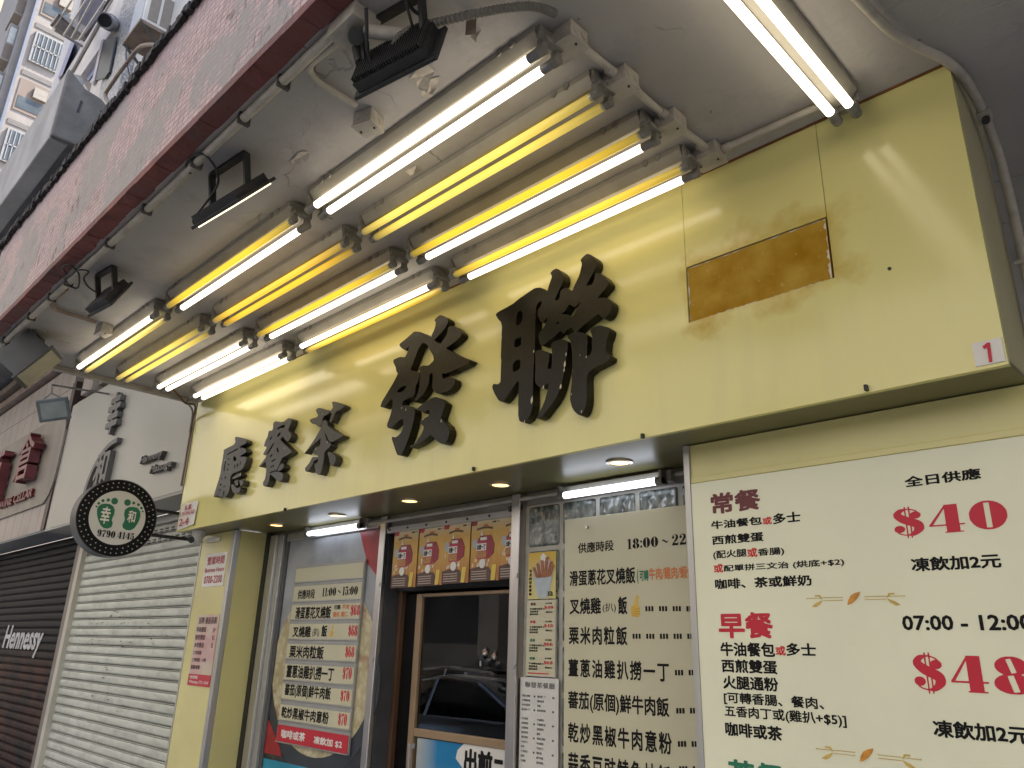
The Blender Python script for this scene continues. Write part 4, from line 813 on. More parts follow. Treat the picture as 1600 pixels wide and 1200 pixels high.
# ------------------------------------------------------------------ conduit and boxes on the soffit
def jbox(label, c, ang=0.0, sx=0.045, sy=0.036):
    t = thing('junction_box', label, 'junction box', (c[0], c[1], CZ), 'conduit boxes on the soffit')
    ca, sa = math.cos(ang), math.sin(ang)
    u, v = Vector((ca, sa, 0)), Vector((-sa, ca, 0))
    cc = Vector((c[0], c[1], CZ - 0.026))
    MB().obox(cc, u, v, (0, 0, 1), sx, sy, 0.025).build('body', M_CONDUIT, t, bevel=0.003)
    MB().obox(cc + Vector((0, 0, -0.028)), u, v, (0, 0, 1), sx + 0.003, sy + 0.003, 0.003).build('lid', M_CONDUIT, t, bevel=0.0012)
    for i in (-1, 1):
        p = cc + Vector((0, 0, -0.031)) + u * (sx * 0.72 * i)
        MB().cyl(p, p + Vector((0, 0, -0.003)), 0.004, 10).build('screw', M_BLACK, t)
    for f, n_ in ((u, v), (v, u)):
        for s in (-1, 1):
            ext = sx if f is u else sy
            for o in (-0.5, 0.5):
                p = cc + f * (ext * s) + n_ * ((sy if f is u else sx) * o)
                MB().cyl(p, p + f * (0.002 * s), 0.011, 14).build('knockout', M_CONDUIT, t)
    return t
bx = [PZ(886, 52, CZ), PZ(968, 118, CZ), PZ(1044, 184, CZ), PZ(1107, 232, CZ)]
names = ['conduit box at the hose end of the ribbed pipe, beside the outermost light row', 'conduit box where the second light row from the flood lights ends',
         'conduit box where the third light row from the flood lights ends', 'conduit box where the light row just above the sign ends']
for b_, n_ in zip(bx, names):
    jbox(n_, b_)
cp = thing('conduit', 'grey painted conduit linking the boxes where the light rows end', 'conduit', (-1.08, -0.5, CZ))
m_ = MB()
zc = CZ - 0.02
for a, b_ in zip(bx[:-1], bx[1:]):
    MB().cyl((a[0] + 0.012, a[1] + 0.03, zc), (b_[0] + 0.012, b_[1] - 0.03, zc), 0.0115, 14).build('pipe', M_CONDUIT, cp, smooth=True)
    for k in (0, 1):
        q = (a[1] + 0.036) if k == 0 else (b_[1] - 0.062)
        MB().cyl((a[0] + 0.012, q, zc), (a[0] + 0.012, q + 0.03, zc), 0.0145, 14).build('coupling', M_CONDUIT, cp, smooth=True)
cr_ = PZ(1280, 158, CZ)
m_.cyl((bx[3][0] + 0.04, bx[3][1] + 0.01, zc), (-0.69, bx[3][1] + 0.02, zc), 0.0115, 14)
MB().cyl((bx[3][0] + 0.045, bx[3][1] + 0.01, zc), (bx[3][0] + 0.08, bx[3][1] + 0.01, zc), 0.0145, 14).build('coupling', M_CONDUIT, cp, smooth=True)
m_.build('pipe', M_CONDUIT, cp, smooth=True)
# long conduit along the canopy edge with clips
ep = thing('edge_conduit', 'long pale conduit running along the inside of the canopy edge', 'conduit', (-3.3, -1.275, CZ))
MB().tube([(-5.22, -1.272, zc), (-4.2, -1.274, zc), (-3.0, -1.272, zc), (-1.57, -1.279, zc)], 0.0145, 14).build('pipe', M_CONDUIT, ep, smooth=True)
for x in (-4.95, -4.45, -4.1, -3.85, -3.3, -2.9, -2.45, -2.1, -1.85):
    MB().box(x - 0.007, x + 0.007, -1.292, -1.253, zc - 0.018, CZ).build('clip', mat('dark_clip', (0.06, 0.055, 0.05), 0.6, 0.2, 30), ep)
# branch to the box in front of the black flood light
jb = PZ(577, 180, CZ)
jbox('conduit box below the large black flood light', jb, 0.3, 0.036, 0.034)
br_ = thing('conduit', 'bent pale conduit from the canopy edge to the box under the black flood light', 'conduit', (-1.75, -1.1, CZ))
pts = [PZ(556, 42, CZ - .02), PZ(520, 72, CZ - .02), PZ(495, 92, CZ - .02), PZ(484, 104, CZ - .02), PZ(488, 117, CZ - .02), PZ(505, 132, CZ - .02), PZ(556, 165, CZ - .02)]
MB().tube(spline(pts, 6), 0.0105, 12).build('pipe', M_CONDUIT, br_, smooth=True)
jb2 = PZ(164, 508, CZ)
jbox('conduit box on the rusty conduit near the white and pale yellow tubes', jb2, 0.1, 0.04, 0.03)
br2 = thing('conduit', 'rusty bent conduit from the canopy edge beside the small unlit flood light', 'conduit', (-4.25, -1.1, CZ))
pts = [PZ(104, 452, CZ - .02), PZ(90, 464, CZ - .02), PZ(81, 473, CZ - .02), PZ(84, 481, CZ - .02), PZ(95, 486, CZ - .02), PZ(150, 503, CZ - .02)]
MB().tube(spline(pts, 6), 0.0105, 12).build('pipe', mat('rusty_conduit', (0.26, 0.19, 0.15), 0.6, 0.3, 12, dirt=0.6, dcol=(0.10, 0.05, 0.035), dscale=9), br2, smooth=True)
# conduit at the right end of the sign, over the soffit and down the wall
rc = thing('conduit', 'pale conduit curving round the end panel of the yellow sign and down', 'conduit', (-0.37, 0, CZ))
pts = [(-0.50, -0.62, 3.205), (-0.475, -0.42, 3.205), (-0.455, -0.26, 3.205), (-0.42, -0.14, 3.205), (-0.385, -0.045, 3.205), (-0.365, 0.06, 3.195), (-0.358, 0.17, 3.15), (-0.352, 0.235, 3.05), (-0.35, 0.262, 2.92), (-0.35, 0.268, 2.75), (-0.35, 0.27, 2.2)]
MB().tube(spline(pts, 8), 0.0135, 14).build('pipe', M_CONDUIT, rc, smooth=True)
MB().obox((-0.357, 0.185, 3.135), (1, 0, 0), (0, 0.8, -0.6), (0, 0.6, 0.8), 0.017, 0.02, 0.017).obox((-0.35, 0.27, 2.68), (1, 0, 0), (0, 1, 0), (0, 0, 1), 0.022, 0.018, 0.006).build('coupling', M_CONDUIT, rc, bevel=0.003)
MB().cyl((-0.352, 0.170, 3.112), (-0.352, 0.160, 3.10), 0.011).build('opening', M_BLACK, rc)
# ribbed flexible hose
fh = thing('flexible_hose', 'ribbed grey flexible hose from the corner box down to the flood light', 'hose', (-1.3, -1.0, CZ))
hp = spline([PZ(868, 22, 3.19), PZ(850, 14, 3.185), PZ(825, 10, 3.18), PZ(790, 13, 3.175), PZ(750, 20, 3.17), PZ(700, 31, 3.165), PZ(660, 41, 3.155), PZ(632, 52, 3.14), PZ(619, 66, 3.12), PZ(615, 84, 3.10)], 26)
MB().tube(hp, 0.0125, 12, rf=lambda i: 1.0 if (i // 2) % 2 else 0.84).build('hose', mat('hose_grey', (0.15, 0.14, 0.125), 0.55, 0.1, 30), fh, smooth=False)
# round cover box at the corner of the canopy edge
jc = thing('junction_box', 'dark knot of boxes and cable glands at the top by the canopy edge', 'junction box', (-1.5, -1.27, CZ), 'conduit boxes on the soffit')
MB().box(-1.57, -1.44, -1.30, -1.21, CZ - 0.05, CZ - 0.001).build('body', M_CONDUIT, jc, bevel=0.004)
MB().tube(spline([(-1.46, -1.24, 3.17), (-1.40, -1.20, 3.15), (-1.36, -1.15, 3.16), (-1.33, -1.10, 3.2)], 6), 0.019, 12).build('elbow', M_CONDUIT, jc, smooth=True)
MB().cyl((-1.50, -1.25, 3.17), (-1.46, -1.27, 3.13), 0.022, 12).cyl((-1.53, -1.22, 3.17), (-1.52, -1.21, 3.12), 0.018, 12).build('gland', M_BLACK, jc, smooth=True)
pl = thing('metal_strap', 'small flat metal strap hanging from the soffit by the ribbed hose', 'bracket', PZ(740, 40, CZ))
a = PZ(737, 22, CZ)
MB().obox((a[0], a[1], CZ - 0.035), Vector((0.8, 0.6, 0)), Vector((-0.6, 0.8, 0)), (0, 0, 1), 0.014, 0.0012, 0.035).build('strap', mat('rusty_strap', (0.22, 0.18, 0.14), 0.6, 0.2, 20), pl)

# ------------------------------------------------------------------ flood lights
def flood(label, c, wd, ht, yaw, tilt, lens, glow, fins=True, bracket=0.15, group='flood lights under the canopy', th=0.03, frame=M_BLACK, top=None):
    """slim LED flood light; local +N is the beam direction"""
    t = thing('flood_light', label, 'flood light', c, group)
    X = Vector((math.cos(yaw), math.sin(yaw), 0))
    Nn = Vector((-math.sin(yaw) * math.cos(tilt), math.cos(yaw) * math.cos(tilt), math.sin(tilt)))
    U = Nn.cross(X) * -1
    c = Vector(c)
    MB().obox(c, X, U, Nn, wd / 2, ht / 2, 0.006).build('frame', frame, t, bevel=0.002)
    b = MB().obox(c - Nn * (th / 2 + 0.005), X, U, Nn, wd / 2 * 0.86, ht / 2 * 0.86, th / 2)
    if fins:
        k = 26
        for i in range(k):
            p = c - Nn * (th + 0.010) + X * (wd * 0.84 * ((i + 0.5) / k - 0.5))
            b.obox(p, X, U, Nn, 0.0017, ht / 2 * 0.82, 0.009)
    b.build('heat_sink', frame, t)
    MB().obox(c + Nn * 0.008, X, U, Nn, wd / 2 * 0.88, ht / 2 * 0.84, 0.0025).build('lens', lens, t)
    zt = top if top is not None else CZ
    br = MB()
    hw = wd * 0.36
    base = Vector((c.x, c.y, zt - 0.011)) - Vector((Nn.x, Nn.y, 0)) * 0.05
    for s in (-1, 1):
        a = c + X * (hw * s) - Nn * 0.02
        b2 = Vector((base.x, base.y, 0)) + X * (hw * s)
        b2.z = zt - 0.012
        d = (b2 - a)
        br.obox((a + b2) / 2, X, d.normalized().cross(X), d.normalized(), 0.006, 0.012, d.length / 2)
    br.obox(base, X, Vector((-X.y, X.x, 0)), (0, 0, 1), hw, 0.013, 0.006)
    br.build('bracket', frame, t, bevel=0.001)
    for s in (-1, 1):
        a = c + X * (hw * s) - Nn * 0.02
        MB().cyl(a - X * 0.012, a + X * 0.012, 0.011, 10).build('knob', frame, t)
    return t
M_LENS = mat('flood_lens_grey', (0.30, 0.31, 0.30), 0.15, 0.05, 10)
M_LENSON = mat('flood_lens_lit', (0.8, 0.75, 0.6), 0.2, 0.02, 5, emit=(1.0, 0.84, 0.52), es=0.6)
F1 = Vector((PZ(625, 100, 3.08)))
flood('large black finned flood light hanging at the top by the ribbed hose', tuple(F1), 0.29, 0.13, 0.18, R(-14), M_LENS, False)
F2 = Vector(PZ(364, 318, 3.075))
flood('slim black flood light with a lit cream lens on a U bracket', tuple(F2), 0.31, 0.19, 0.09, R(-38), M_LENSON, True, fins=False)
F3 = Vector(PZ(172, 468, 3.09))
flood('small unlit black flood light next to the rusty conduit', tuple(F3), 0.23, 0.16, 0.10, R(-27), M_LENS, False, fins=False)
F4 = Vector(PZ(60, 574, 3.03))
flood('old deep-bodied grey flood light beside the tangled cable at the soffit end', tuple(F4), 0.20, 0.26, -0.55, R(-38), mat('flood_lens_pale', (0.28, 0.27, 0.22), 0.25, 0.1, 12), False, fins=False, th=0.16, frame=mat('grey_lamp_body', (0.05, 0.052, 0.058), 0.5, 0.2, 10))
# cables looped round the edge conduit
cb = thing('cable', 'black cable looped round the canopy-edge conduit to the lit flood light', 'cable', tuple(F2), 'loose black cables')
MB().tube(spline([PZ(298, 272, 3.19), PZ(291, 258, 3.21), PZ(300, 245, 3.21), PZ(313, 240, 3.2), PZ(325, 246, 3.19), PZ(338, 265, 3.17), PZ(341, 283, 3.15), PZ(334, 300, 3.12), PZ(318, 322, 3.09), PZ(303, 342, 3.07), PZ(304, 350, 3.06), PZ(310, 350, 3.06)], 8), 0.0042, 8).build('cable', M_CABLE, cb, smooth=True)
cb = thing('cable', 'black cable hanging down to the large finned flood light', 'cable', tuple(F1), 'loose black cables')
MB().tube(spline([PZ(572, 12, 3.17), PZ(573, 40, 3.14), PZ(573, 70, 3.11), PZ(579, 95, 3.09)], 8), 0.005, 8).build('cable', M_CABLE, cb, smooth=True)
cb = thing('cable', 'thin black cable crossing the ribbed hose at the top', 'cable', (-1.3, -1.1, 3.15), 'loose black cables')
MB().tube(spline([PZ(632, -6, 3.18), PZ(640, 25, 3.15), PZ(648, 52, 3.13), PZ(660, 75, 3.10)], 8), 0.004, 8).tube(spline([PZ(634, -4, 3.19), PZ(645, 15, 3.19), PZ(660, 25, 3.18)], 8), 0.005, 8).build('cable', M_CABLE, cb, smooth=True)
cb = thing('cable', 'coiled black cable on the canopy-edge conduit above the small left flood light', 'cable', tuple(F3), 'loose black cables')
loop = [PZ(104, 428, 3.19), PZ(98, 420, 3.2), PZ(102, 414, 3.2), PZ(112, 416, 3.19), PZ(123, 428, 3.18), PZ(122, 449, 3.16), PZ(110, 447, 3.16), PZ(103, 437, 3.17), PZ(112, 430, 3.18), PZ(122, 422, 3.18), PZ(138, 424, 3.17), PZ(131, 435, 3.16), PZ(138, 448, 3.14), PZ(152, 458, 3.12)]
MB().tube(spline(loop, 8), 0.004, 8).build('cable', M_CABLE, cb, smooth=True)
cb = thing('cable', 'tangled black cable at the far left of the canopy edge', 'cable', tuple(F4), 'loose black cables')
MB().tube(spline([PZ(2, 535, 3.2), PZ(15, 540, 3.19), PZ(30, 535, 3.18), PZ(42, 538, 3.17), PZ(50, 545, 3.14)], 8), 0.005, 8).tube(spline([PZ(2, 552, 3.18), PZ(10, 545, 3.17), PZ(14, 562, 3.13), PZ(10, 575, 3.1)], 8), 0.006, 8).build('cable', M_CABLE, cb, smooth=True)
# cable drop at the left end of the sign
cb = thing('cable', 'brown and grey cables bending down the left end of the yellow sign', 'cable', (-5.3, -0.05, 3.1))
MB().tube(spline([PZ(270, 608, 3.2), PZ(281, 620, 3.19), PZ(290, 630, 3.17), PZ(305, 634, 3.15), (-5.29, -0.012, 3.08), (-5.29, -0.012, 2.9), (-5.29, -0.012, 2.62)], 8), 0.007, 8).build('cable', mat('brown_cable', (0.16, 0.09, 0.06), 0.6, 0.2, 20), cb, smooth=True)
MB().tube(spline([PZ(296, 624, 3.2), PZ(292, 628, 3.18), PZ(300, 640, 3.13), (-5.286, -0.02, 3.1), (-5.286, -0.02, 3.0)], 8), 0.006, 8).build('cable', M_HOLDER, cb, smooth=True)
# strip trunking along the left end of the soffit
tk = thing('trunking', 'grey strip of trunking along the left end of the soffit', 'trunking', (-5.25, -0.6, CZ))
MB().box(-5.268, -5.225, -1.2, -0.02, CZ - 0.032, CZ - 0.001).build('trunking', M_CONDUIT, tk, bevel=0.004)
# ------------------------------------------------------------------ down lights in the underside of the sign
M_DL = mat('down_light_bulb', (0.8, 0.7, 0.5), 0.3, emit=(1.0, 0.62, 0.20), es=0.75)
for (px, py), lb in (((968, 722), 'down light in the olive underside above the evening menu board'), ((782, 757), 'down light above the fourth and fifth snack posters at the door'),
                     ((640, 782), 'down light above the first and second snack posters at the door'), ((527, 805), 'down light above the short tube over the lunch menu window'), ((432, 820), 'down light next to the yellow pilaster')):
    p = PZ(px, py, SZ)
    t = thing('down_light', lb, 'down light', (p[0], p[1], SZ), 'down lights in the sign underside')
    rim = MB()
    n = 28
    vs = []
    for r, z in ((0.052, SZ - 0.0005), (0.052, SZ - 0.004), (0.040, SZ - 0.006), (0.038, SZ - 0.0005)):
        vs += [(p[0] + r * math.cos(2 * math.pi * i / n), p[1] + r * math.sin(2 * math.pi * i / n), z) for i in range(n)]
    rim.add(vs, [(a * n + i, a * n + (i + 1) % n, (a + 1) * n + (i + 1) % n, (a + 1) * n + i) for a in range(3) for i in range(n)])
    rim.build('rim', M_STEEL, t, smooth=True)
    MB().cyl((p[0], p[1], SZ - 0.0012), (p[0], p[1], SZ - 0.0035), 0.037, 24).build('lamp', M_DL, t)

# ------------------------------------------------------------------ yellow pilaster at the left of the shop front
pi = thing('pilaster', 'yellow clad pilaster between the white shutter and the cafe window', 'pilaster', (-5.03, 0.3, 0))
MB().box(-5.275, -4.825, 0.19, 0.21, 0, SZ - 0.003).build('front_panel', M_YPLAIN, pi)
MB().box(-4.80, -4.784, 0.222, 0.45, 0, SZ - 0.003).build('side_panel', M_YPLAIN, pi)
MB().box(-5.275, -5.26, 0.212, 0.45, 0, SZ - 0.003).build('side_panel', M_YPLAIN, pi)
MB().box(-4.8245, -4.783, 0.183, 0.2215, 0, SZ - 0.004).build('corner_trim', M_ALU, pi, bevel=0.003)
MB().box(-5.288, -5.2755, 0.184, 0.214, 0, SZ - 0.05).build('edge_trim', M_ALU, pi, bevel=0.002)
nt1 = thing('notice', 'white notice with red business hours on the yellow pilaster', 'notice', (-5.02, 0.19, 1.95))
MB().box(-5.165, -4.862, 0.186, 0.189, 1.955, 2.168).build('sheet', M_WHITE, nt1)
M_PINKT = mat('faded_crimson', (0.42, 0.06, 0.09), 0.6, 0.15, 30)
for s_, b_ in (('營業時間', (-5.135, 2.095, -4.89, 2.15)), ('Business Hours', (-5.15, 2.048, -4.875, 2.077)), ('0700-2200', (-5.145, 1.975, -4.885, 2.025))):
    fit(s_, 0, 0, 0.1848, M_PINKT, nt1, 'lettering', 0.02, plane=b_)
nt2 = thing('notice', 'faded pink recruitment notice with red foot on the yellow pilaster', 'notice', (-5.0, 0.19, 1.35))
mf, tf, bf = nodes_of('faded_pink_sheet', 0.35)
gf = N(tf, 'NewGeometry')
cf = mix(tf, ramp(tf, noise(tf, gf.outputs['Position'], 9, 5, 0.6), 0.4, 0.65), (0.56, 0.47, 0.38), (0.55, 0.30, 0.31))
tf.links.new(cf, bf.inputs['Base Color'])
MB().box(-5.155, -4.842, 0.186, 0.189, 1.42, 1.778).build('sheet', mf, nt2)
MB().box(-5.155, -4.842, 0.1855, 0.1888, 1.352, 1.4195).build('foot', M_REDB, nt2)
M_FADE = mat('faded_ink', (0.10, 0.05, 0.055), 0.6, 0.2, 40)
for s_, b_ in (('招聘 樓面長期', (-5.125, 1.722, -4.87, 1.765)), ('早班樓面', (-5.14, 1.672, -5.00, 1.705)), ('晚班樓面', (-5.14, 1.625, -5.00, 1.657)), ('水吧樓面', (-5.14, 1.578, -5.00, 1.61)), ('各一', (-4.90, 1.672, -4.86, 1.70)), ('各二', (-4.90, 1.625, -4.86, 1.655)), ('名', (-4.90, 1.578, -4.875, 1.61)),
               ('工作時間', (-5.14, 1.535, -5.02, 1.56)), ('工作時數   小時', (-5.14, 1.492, -4.94, 1.517)), ('兼職/替假', (-5.14, 1.448, -5.01, 1.474))):
    fit(s_, 0, 0, 0.1848, M_FADE, nt2, 'lettering', 0.02, plane=b_)
for s_, b_ in (('有意者請電', (-5.135, 1.392, -5.02, 1.412)), ('Whatsapp 3721 5544', (-5.135, 1.362, -4.86, 1.384))):
    fit(s_, 0, 0, 0.1845, M_WHITE, nt2, 'lettering', 0.015, plane=b_)
# dome camera and white contact box under the sign corner
dc = thing('security_camera', 'small grey dome camera under the yellow sign below the address plate', 'camera', (-5.2, 0.08, SZ))
p = PY(305, 843, 0.06)
MB().cyl((p[0], 0.08, SZ), (p[0], 0.075, p[1] + 0.022), 0.045, 24, r2=0.04).build('base', mat('camera_grey', (0.42, 0.42, 0.41), 0.4, 0.05, 10), dc, smooth=True)
def sphere(mb, c, r, n=20, k=12, sq=(1, 1, 1)):
    vs = [(c[0] + r * sq[0] * math.sin(math.pi * j / k) * math.cos(2 * math.pi * i / n), c[1] + r * sq[1] * math.sin(math.pi * j / k) * math.sin(2 * math.pi * i / n), c[2] + r * sq[2] * math.cos(math.pi * j / k)) for j in range(k + 1) for i in range(n)]
    return mb.add(vs, [(j * n + i, j * n + (i + 1) % n, (j + 1) * n + (i + 1) % n, (j + 1) * n + i) for j in range(k) for i in range(n)])
sphere(MB(), (p[0], 0.07, p[1] + 0.008), 0.038).build('dome', MATS['camera_grey'], dc, smooth=True)
MB().cyl((p[0] + 0.005, 0.036, p[1] - 0.002), (p[0] + 0.012, 0.026, p[1] - 0.008), 0.021, 18).build('lens', M_BLACK, dc, smooth=True)
cbx = thing('contact_box', 'small white box on the yellow pilaster beside the dome camera', 'box', (-5.18, 0.19, 2.23))
a, b_ = PY(322, 849, 0.165), PY(338, 842, 0.165)
MB().box(a[0], b_[0] + 0.01, 0.165, 0.1895, a[1] + 0.005, b_[1] + 0.012).build('body', M_WHITE, cbx, bevel=0.004)

# ------------------------------------------------------------------ window with the lunch menu
sw = thing('shop_window', 'aluminium framed shop window backed by a food poster of rice in a bowl', 'window', (-4.15, 0.45, 0))
MB().box(-4.783, -4.735, 0.40, 0.60, 0, 2.30).build('shadow_gap', M_BLACK, sw)
f = MB()
f.box(-4.734, -4.655, 0.405, 0.50, 0, 2.285)
f.box(-4.654, -4.60, 0.425, 0.50, 0, 2.285)
f.box(-4.56, -3.556, 0.43, 0.50, 2.24, 2.285)
f.box(-4.56, -3.556, 0.43, 0.50, 0.86, 0.915)
f.build('frame', M_ALU, sw, bevel=0.003)
MB().box(-4.5995, -4.561, 0.445, 0.52, 0, 2.285).build('slot', M_DSTEEL, sw)
mp_, tp, bp_ = nodes_of('food_poster', 0.25)
gp = N(tp, 'NewGeometry')
sp_ = N(tp, 'SeparateXYZ')
tp.links.new(gp.outputs['Position'], sp_.inputs[0])
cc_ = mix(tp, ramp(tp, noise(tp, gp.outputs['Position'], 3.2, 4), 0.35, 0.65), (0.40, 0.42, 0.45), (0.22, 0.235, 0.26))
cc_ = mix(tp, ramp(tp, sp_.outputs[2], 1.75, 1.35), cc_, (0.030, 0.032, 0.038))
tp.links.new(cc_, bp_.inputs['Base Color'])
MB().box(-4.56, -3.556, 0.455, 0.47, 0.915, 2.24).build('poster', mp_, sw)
pz = 0.4545
def poly(name, pts, y, material, parent, dy=0.001):
    return MB().prism([PY(px, py, y) for px, py in pts], y, y + dy).build(name, material, parent)
bw = MB().disc((-4.045, 1.43), 0.57, 0.4535, 0.4545, 64, 0.50).build('bowl', mat('bowl_blue', (0.032, 0.038, 0.047), 0.3, 0.3, 6), sw)
mr_, tr_, br_ = nodes_of('rice', 0.5)
gr_ = N(tr_, 'NewGeometry')
vr = N(tr_, 'TexVoronoi')
vr.inputs['Scale'].default_value = 17
rw = N(tr_, 'TexNoise')
rw.inputs['Scale'].default_value = 14
rw.inputs['Detail'].default_value = 4
tr_.links.new(gr_.outputs['Position'], rw.inputs['Vector'])
rwv = N(tr_, 'VectorMath', operation='SCALE')
rwv.inputs['Scale'].default_value = 0.16
tr_.links.new(rw.outputs['Color'], rwv.inputs[0])
rwa = N(tr_, 'VectorMath', operation='ADD')
tr_.links.new(gr_.outputs['Position'], rwa.inputs[0])
tr_.links.new(rwv.outputs[0], rwa.inputs[1])
tr_.links.new(rwa.outputs[0], vr.inputs['Vector'])
cr2 = mix(tr_, ramp(tr_, vr.outputs['Distance'], 0.1, 0.8), (0.60, 0.55, 0.38), (0.40, 0.34, 0.19))
cr2 = mix(tr_, ramp(tr_, noise(tr_, gr_.outputs['Position'], 6, 5), 0.58, 0.68), cr2, (0.26, 0.09, 0.04))
tr_.links.new(cr2, br_.inputs['Base Color'])
MB().disc((-4.045, 1.50), 0.535, 0.4522, 0.4532, 64, 0.47).build('rice', mr_, bw)
poly('red_band', [(560, 822), (598, 820), (592, 905), (574, 880)], 0.4530, mat('poster_red', (0.34, 0.02, 0.03), 0.35, 0.3, 7), sw)
poly('red_band', [(417, 1118), (436, 1165), (440, 1182), (412, 1176)], 0.4515, MATS['poster_red'], sw)
MB().box(-4.56, -3.556, 0.4525, 0.4535, 0.915, 0.975).build('blue_strip', mat('poster_cyan', (0.02, 0.25, 0.38), 0.35, 0.2, 6), sw)

# lunch menu board of nine slide-in strips
YB = 0.438
lm = thing('menu_board', 'lunch menu board of nine slide-in strips with a red last strip', 'menu board', (-4.08, YB, 1.07))
MB().box(-4.417, -3.680, YB, 0.4495, 1.075, 2.075).build('back_plate', mat('rail_grey', (0.34, 0.34, 0.33), 0.4, 0.08, 8, metal=0.2), lm)
rows = [((464.7, 888.8), (463.8, 909.4)), ((461.9, 916.9), (459.6, 939.4)), ((458, 946), (456, 967.5)), ((454.8, 975), (452, 997.5)), ((449.7, 1006), (446.9, 1027.8)),
        ((445.6, 1036.8), (442.8, 1060.6)), ((441.6, 1068), (439, 1091)), ((437.5, 1100), (435.3, 1123.4)), ((433.4, 1131.5), (431, 1157))]
YS = YB - 0.003
strips = []
for i, (a, b_) in enumerate(rows):
    z1, z0 = PY(*a, YS)[1], PY(*b_, YS)[1]
    st_ = MB().box(-4.410, -3.688, YS, YB - 0.0004, z0, z1).build('strip', M_REDB if i == 8 else M_CREAM2, lm)
    MB().box(-4.4175, -3.6795, YS - 0.004, YB - 0.0002, z0 - 0.006, z0 - 0.0006).build('rail', M_ALU, lm)
    strips.append(st_)
def r3(u, v):
    return (400 + u / 5.3333, 780 + v / 5.3333)
def r4(u, v):
    return (400 + u / 5.3333, 980 + v / 5.3333)
YT = YS - 0.001
LX = 'menu_lettering'
fit('供應時段', r3(343, 835), r3(495, 747), YT, M_INK, lm, LX, 0.022)
did('11:00 ~ 15:00', r3(548, 812), r3(852, 722), YT, M_INK, lm, 'hours')
fit('滑蛋蔥花叉燒飯', r3(322, 1000), r3(630, 887), YT, M_INK, lm, LX, 0.03)
fit('可轉:', r3(650, 922), r3(708, 878), YT, M_INK, lm, LX, 0.02)
fit('牛肉', r3(718, 918), r3(776, 874), YT, M_ORANGE, lm, LX, 0.03)
fit('雞肉', r3(640, 982), r3(695, 936), YT, M_ORANGE, lm, LX, 0.03)
fit('蝦仁', r3(706, 980), r3(765, 934), YT, M_ORANGE, lm, LX, 0.03)
did('$68', r3(785, 978), r3(870, 872), YT, M_CRIM, lm)
fit('叉燒雞', r3(300, 1150), r3(462, 1058), YT, M_INK, lm, LX, 0.03)
fit('(扒)', r3(467, 1150), r3(530, 1072), YT, M_INK, lm, LX, 0.01)
fit('飯', r3(540, 1148), r3(597, 1048), YT, M_INK, lm, LX, 0.03)
did('$68', r3(765, 1148), r3(850, 1045), YT, M_CRIM, lm)
fit('粟米肉粒飯', r4(273, 255), r4(570, 157), YT, M_INK, lm, LX, 0.03)
did('$68', r4(740, 258), r4(824, 155), YT, M_CRIM, lm)
fit('薑蔥油雞扒撈一丁', r4(248, 420), r4(655, 335), YT, M_INK, lm, LX, 0.03)
did('$70', r4(718, 440), r4(802, 330), YT, M_CRIM, lm)
fit('蕃茄(原個)鮮牛肉飯', r4(232, 580), r4(628, 502), YT, M_INK, lm, LX, 0.03)
did('$70', r4(700, 622), r4(782, 525), YT, M_CRIM, lm)
fit('乾炒黑椒牛肉意粉', r4(206, 752), r4(610, 707), YT, M_INK, lm, LX, 0.03)
did('$70', r4(680, 822), r4(762, 718), YT, M_CRIM, lm)
fit('咖啡或茶', r4(206, 920), r4(412, 882), YT, M_WHITE, lm, LX, 0.03)
fit('凍飲加 $2', r4(475, 972), r4(720, 945), YT, M_WHITE, lm, LX, 0.03)
def thumb(BL, TR, y, parent):
    (x0, z0), (x1, z1) = PY(*BL, y), PY(*TR, y)
    w_, h_ = x1 - x0, z1 - z0
    P = lambda *q: [(x0 + a * w_, z0 + b * h_) for a, b in q]
    o = MB().prism(P((0.05, 0.05), (0.75, 0.0), (1.0, 0.12), (1.0, 0.42), (0.8, 0.52), (0.78, 0.7), (0.95, 0.95), (0.75, 1.0), (0.5, 0.85), (0.35, 0.55), (0.05, 0.5), (0.0, 0.25)), y, y + 0.0006).build('thumb_mark', M_THUMB, parent)
    ln = MB()
    for k in range(3):
        b = 0.14 + 0.11 * k
        ln.prism(P((0.45, b), (0.98, b + 0.01), (0.98, b + 0.03), (0.45, b + 0.02)), y - 0.0006, y - 0.0001)
    ln.build('finger_line', mat('thumb_brown', (0.36, 0.18, 0.02), 0.5), o)
thumb(r3(612, 1150), r3(650, 1050), YT, lm)

# ------------------------------------------------------------------ header over the shop front
hd = thing('shopfront_header', 'scuffed metal header with a pale conduit over the door and window', 'header', (-3.1, 0.47, 2.2))
MB().box(-3.498, -2.52, 0.46, 0.52, 2.236, 2.304).build('plate', mat('scuffed_plate', (0.28, 0.25, 0.22), 0.5, 0.2, 6, dirt=0.5, dcol=(0.14, 0.12, 0.10)), hd, bevel=0.002)
MB().box(-4.73, -3.5, 0.465, 0.52, 2.286, 2.304).build('plate', MATS['scuffed_plate'], hd)
MB().box(-2.52, -1.43, 0.465, 0.52, 2.245, 2.304).build('plate', MATS['scuffed_plate'], hd)
MB().box(-3.498, -2.516, 0.438, 0.459, 2.204, 2.235).build('bar', mat('pale_bar', (0.42, 0.40, 0.38), 0.4, 0.1, 8), hd, bevel=0.002)
for i in range(7):
    x = -3.47 + i * 0.158
    MB().cyl((x, 0.4375, 2.219), (x, 0.432, 2.219), 0.005, 10).build('screw', M_BLACK, hd)
MB().tube([(-3.70, 0.43, 2.268), (-2.3, 0.43, 2.275), (-1.45, 0.43, 2.278)], 0.010, 10).build('conduit', M_CONDUIT, hd, smooth=True)
for x in (-3.56, -3.49, -2.54, -2.47):
    MB().box(x - 0.008, x + 0.008, 0.428, 0.44, 2.225, 2.25).build('hook', M_DSTEEL, hd)

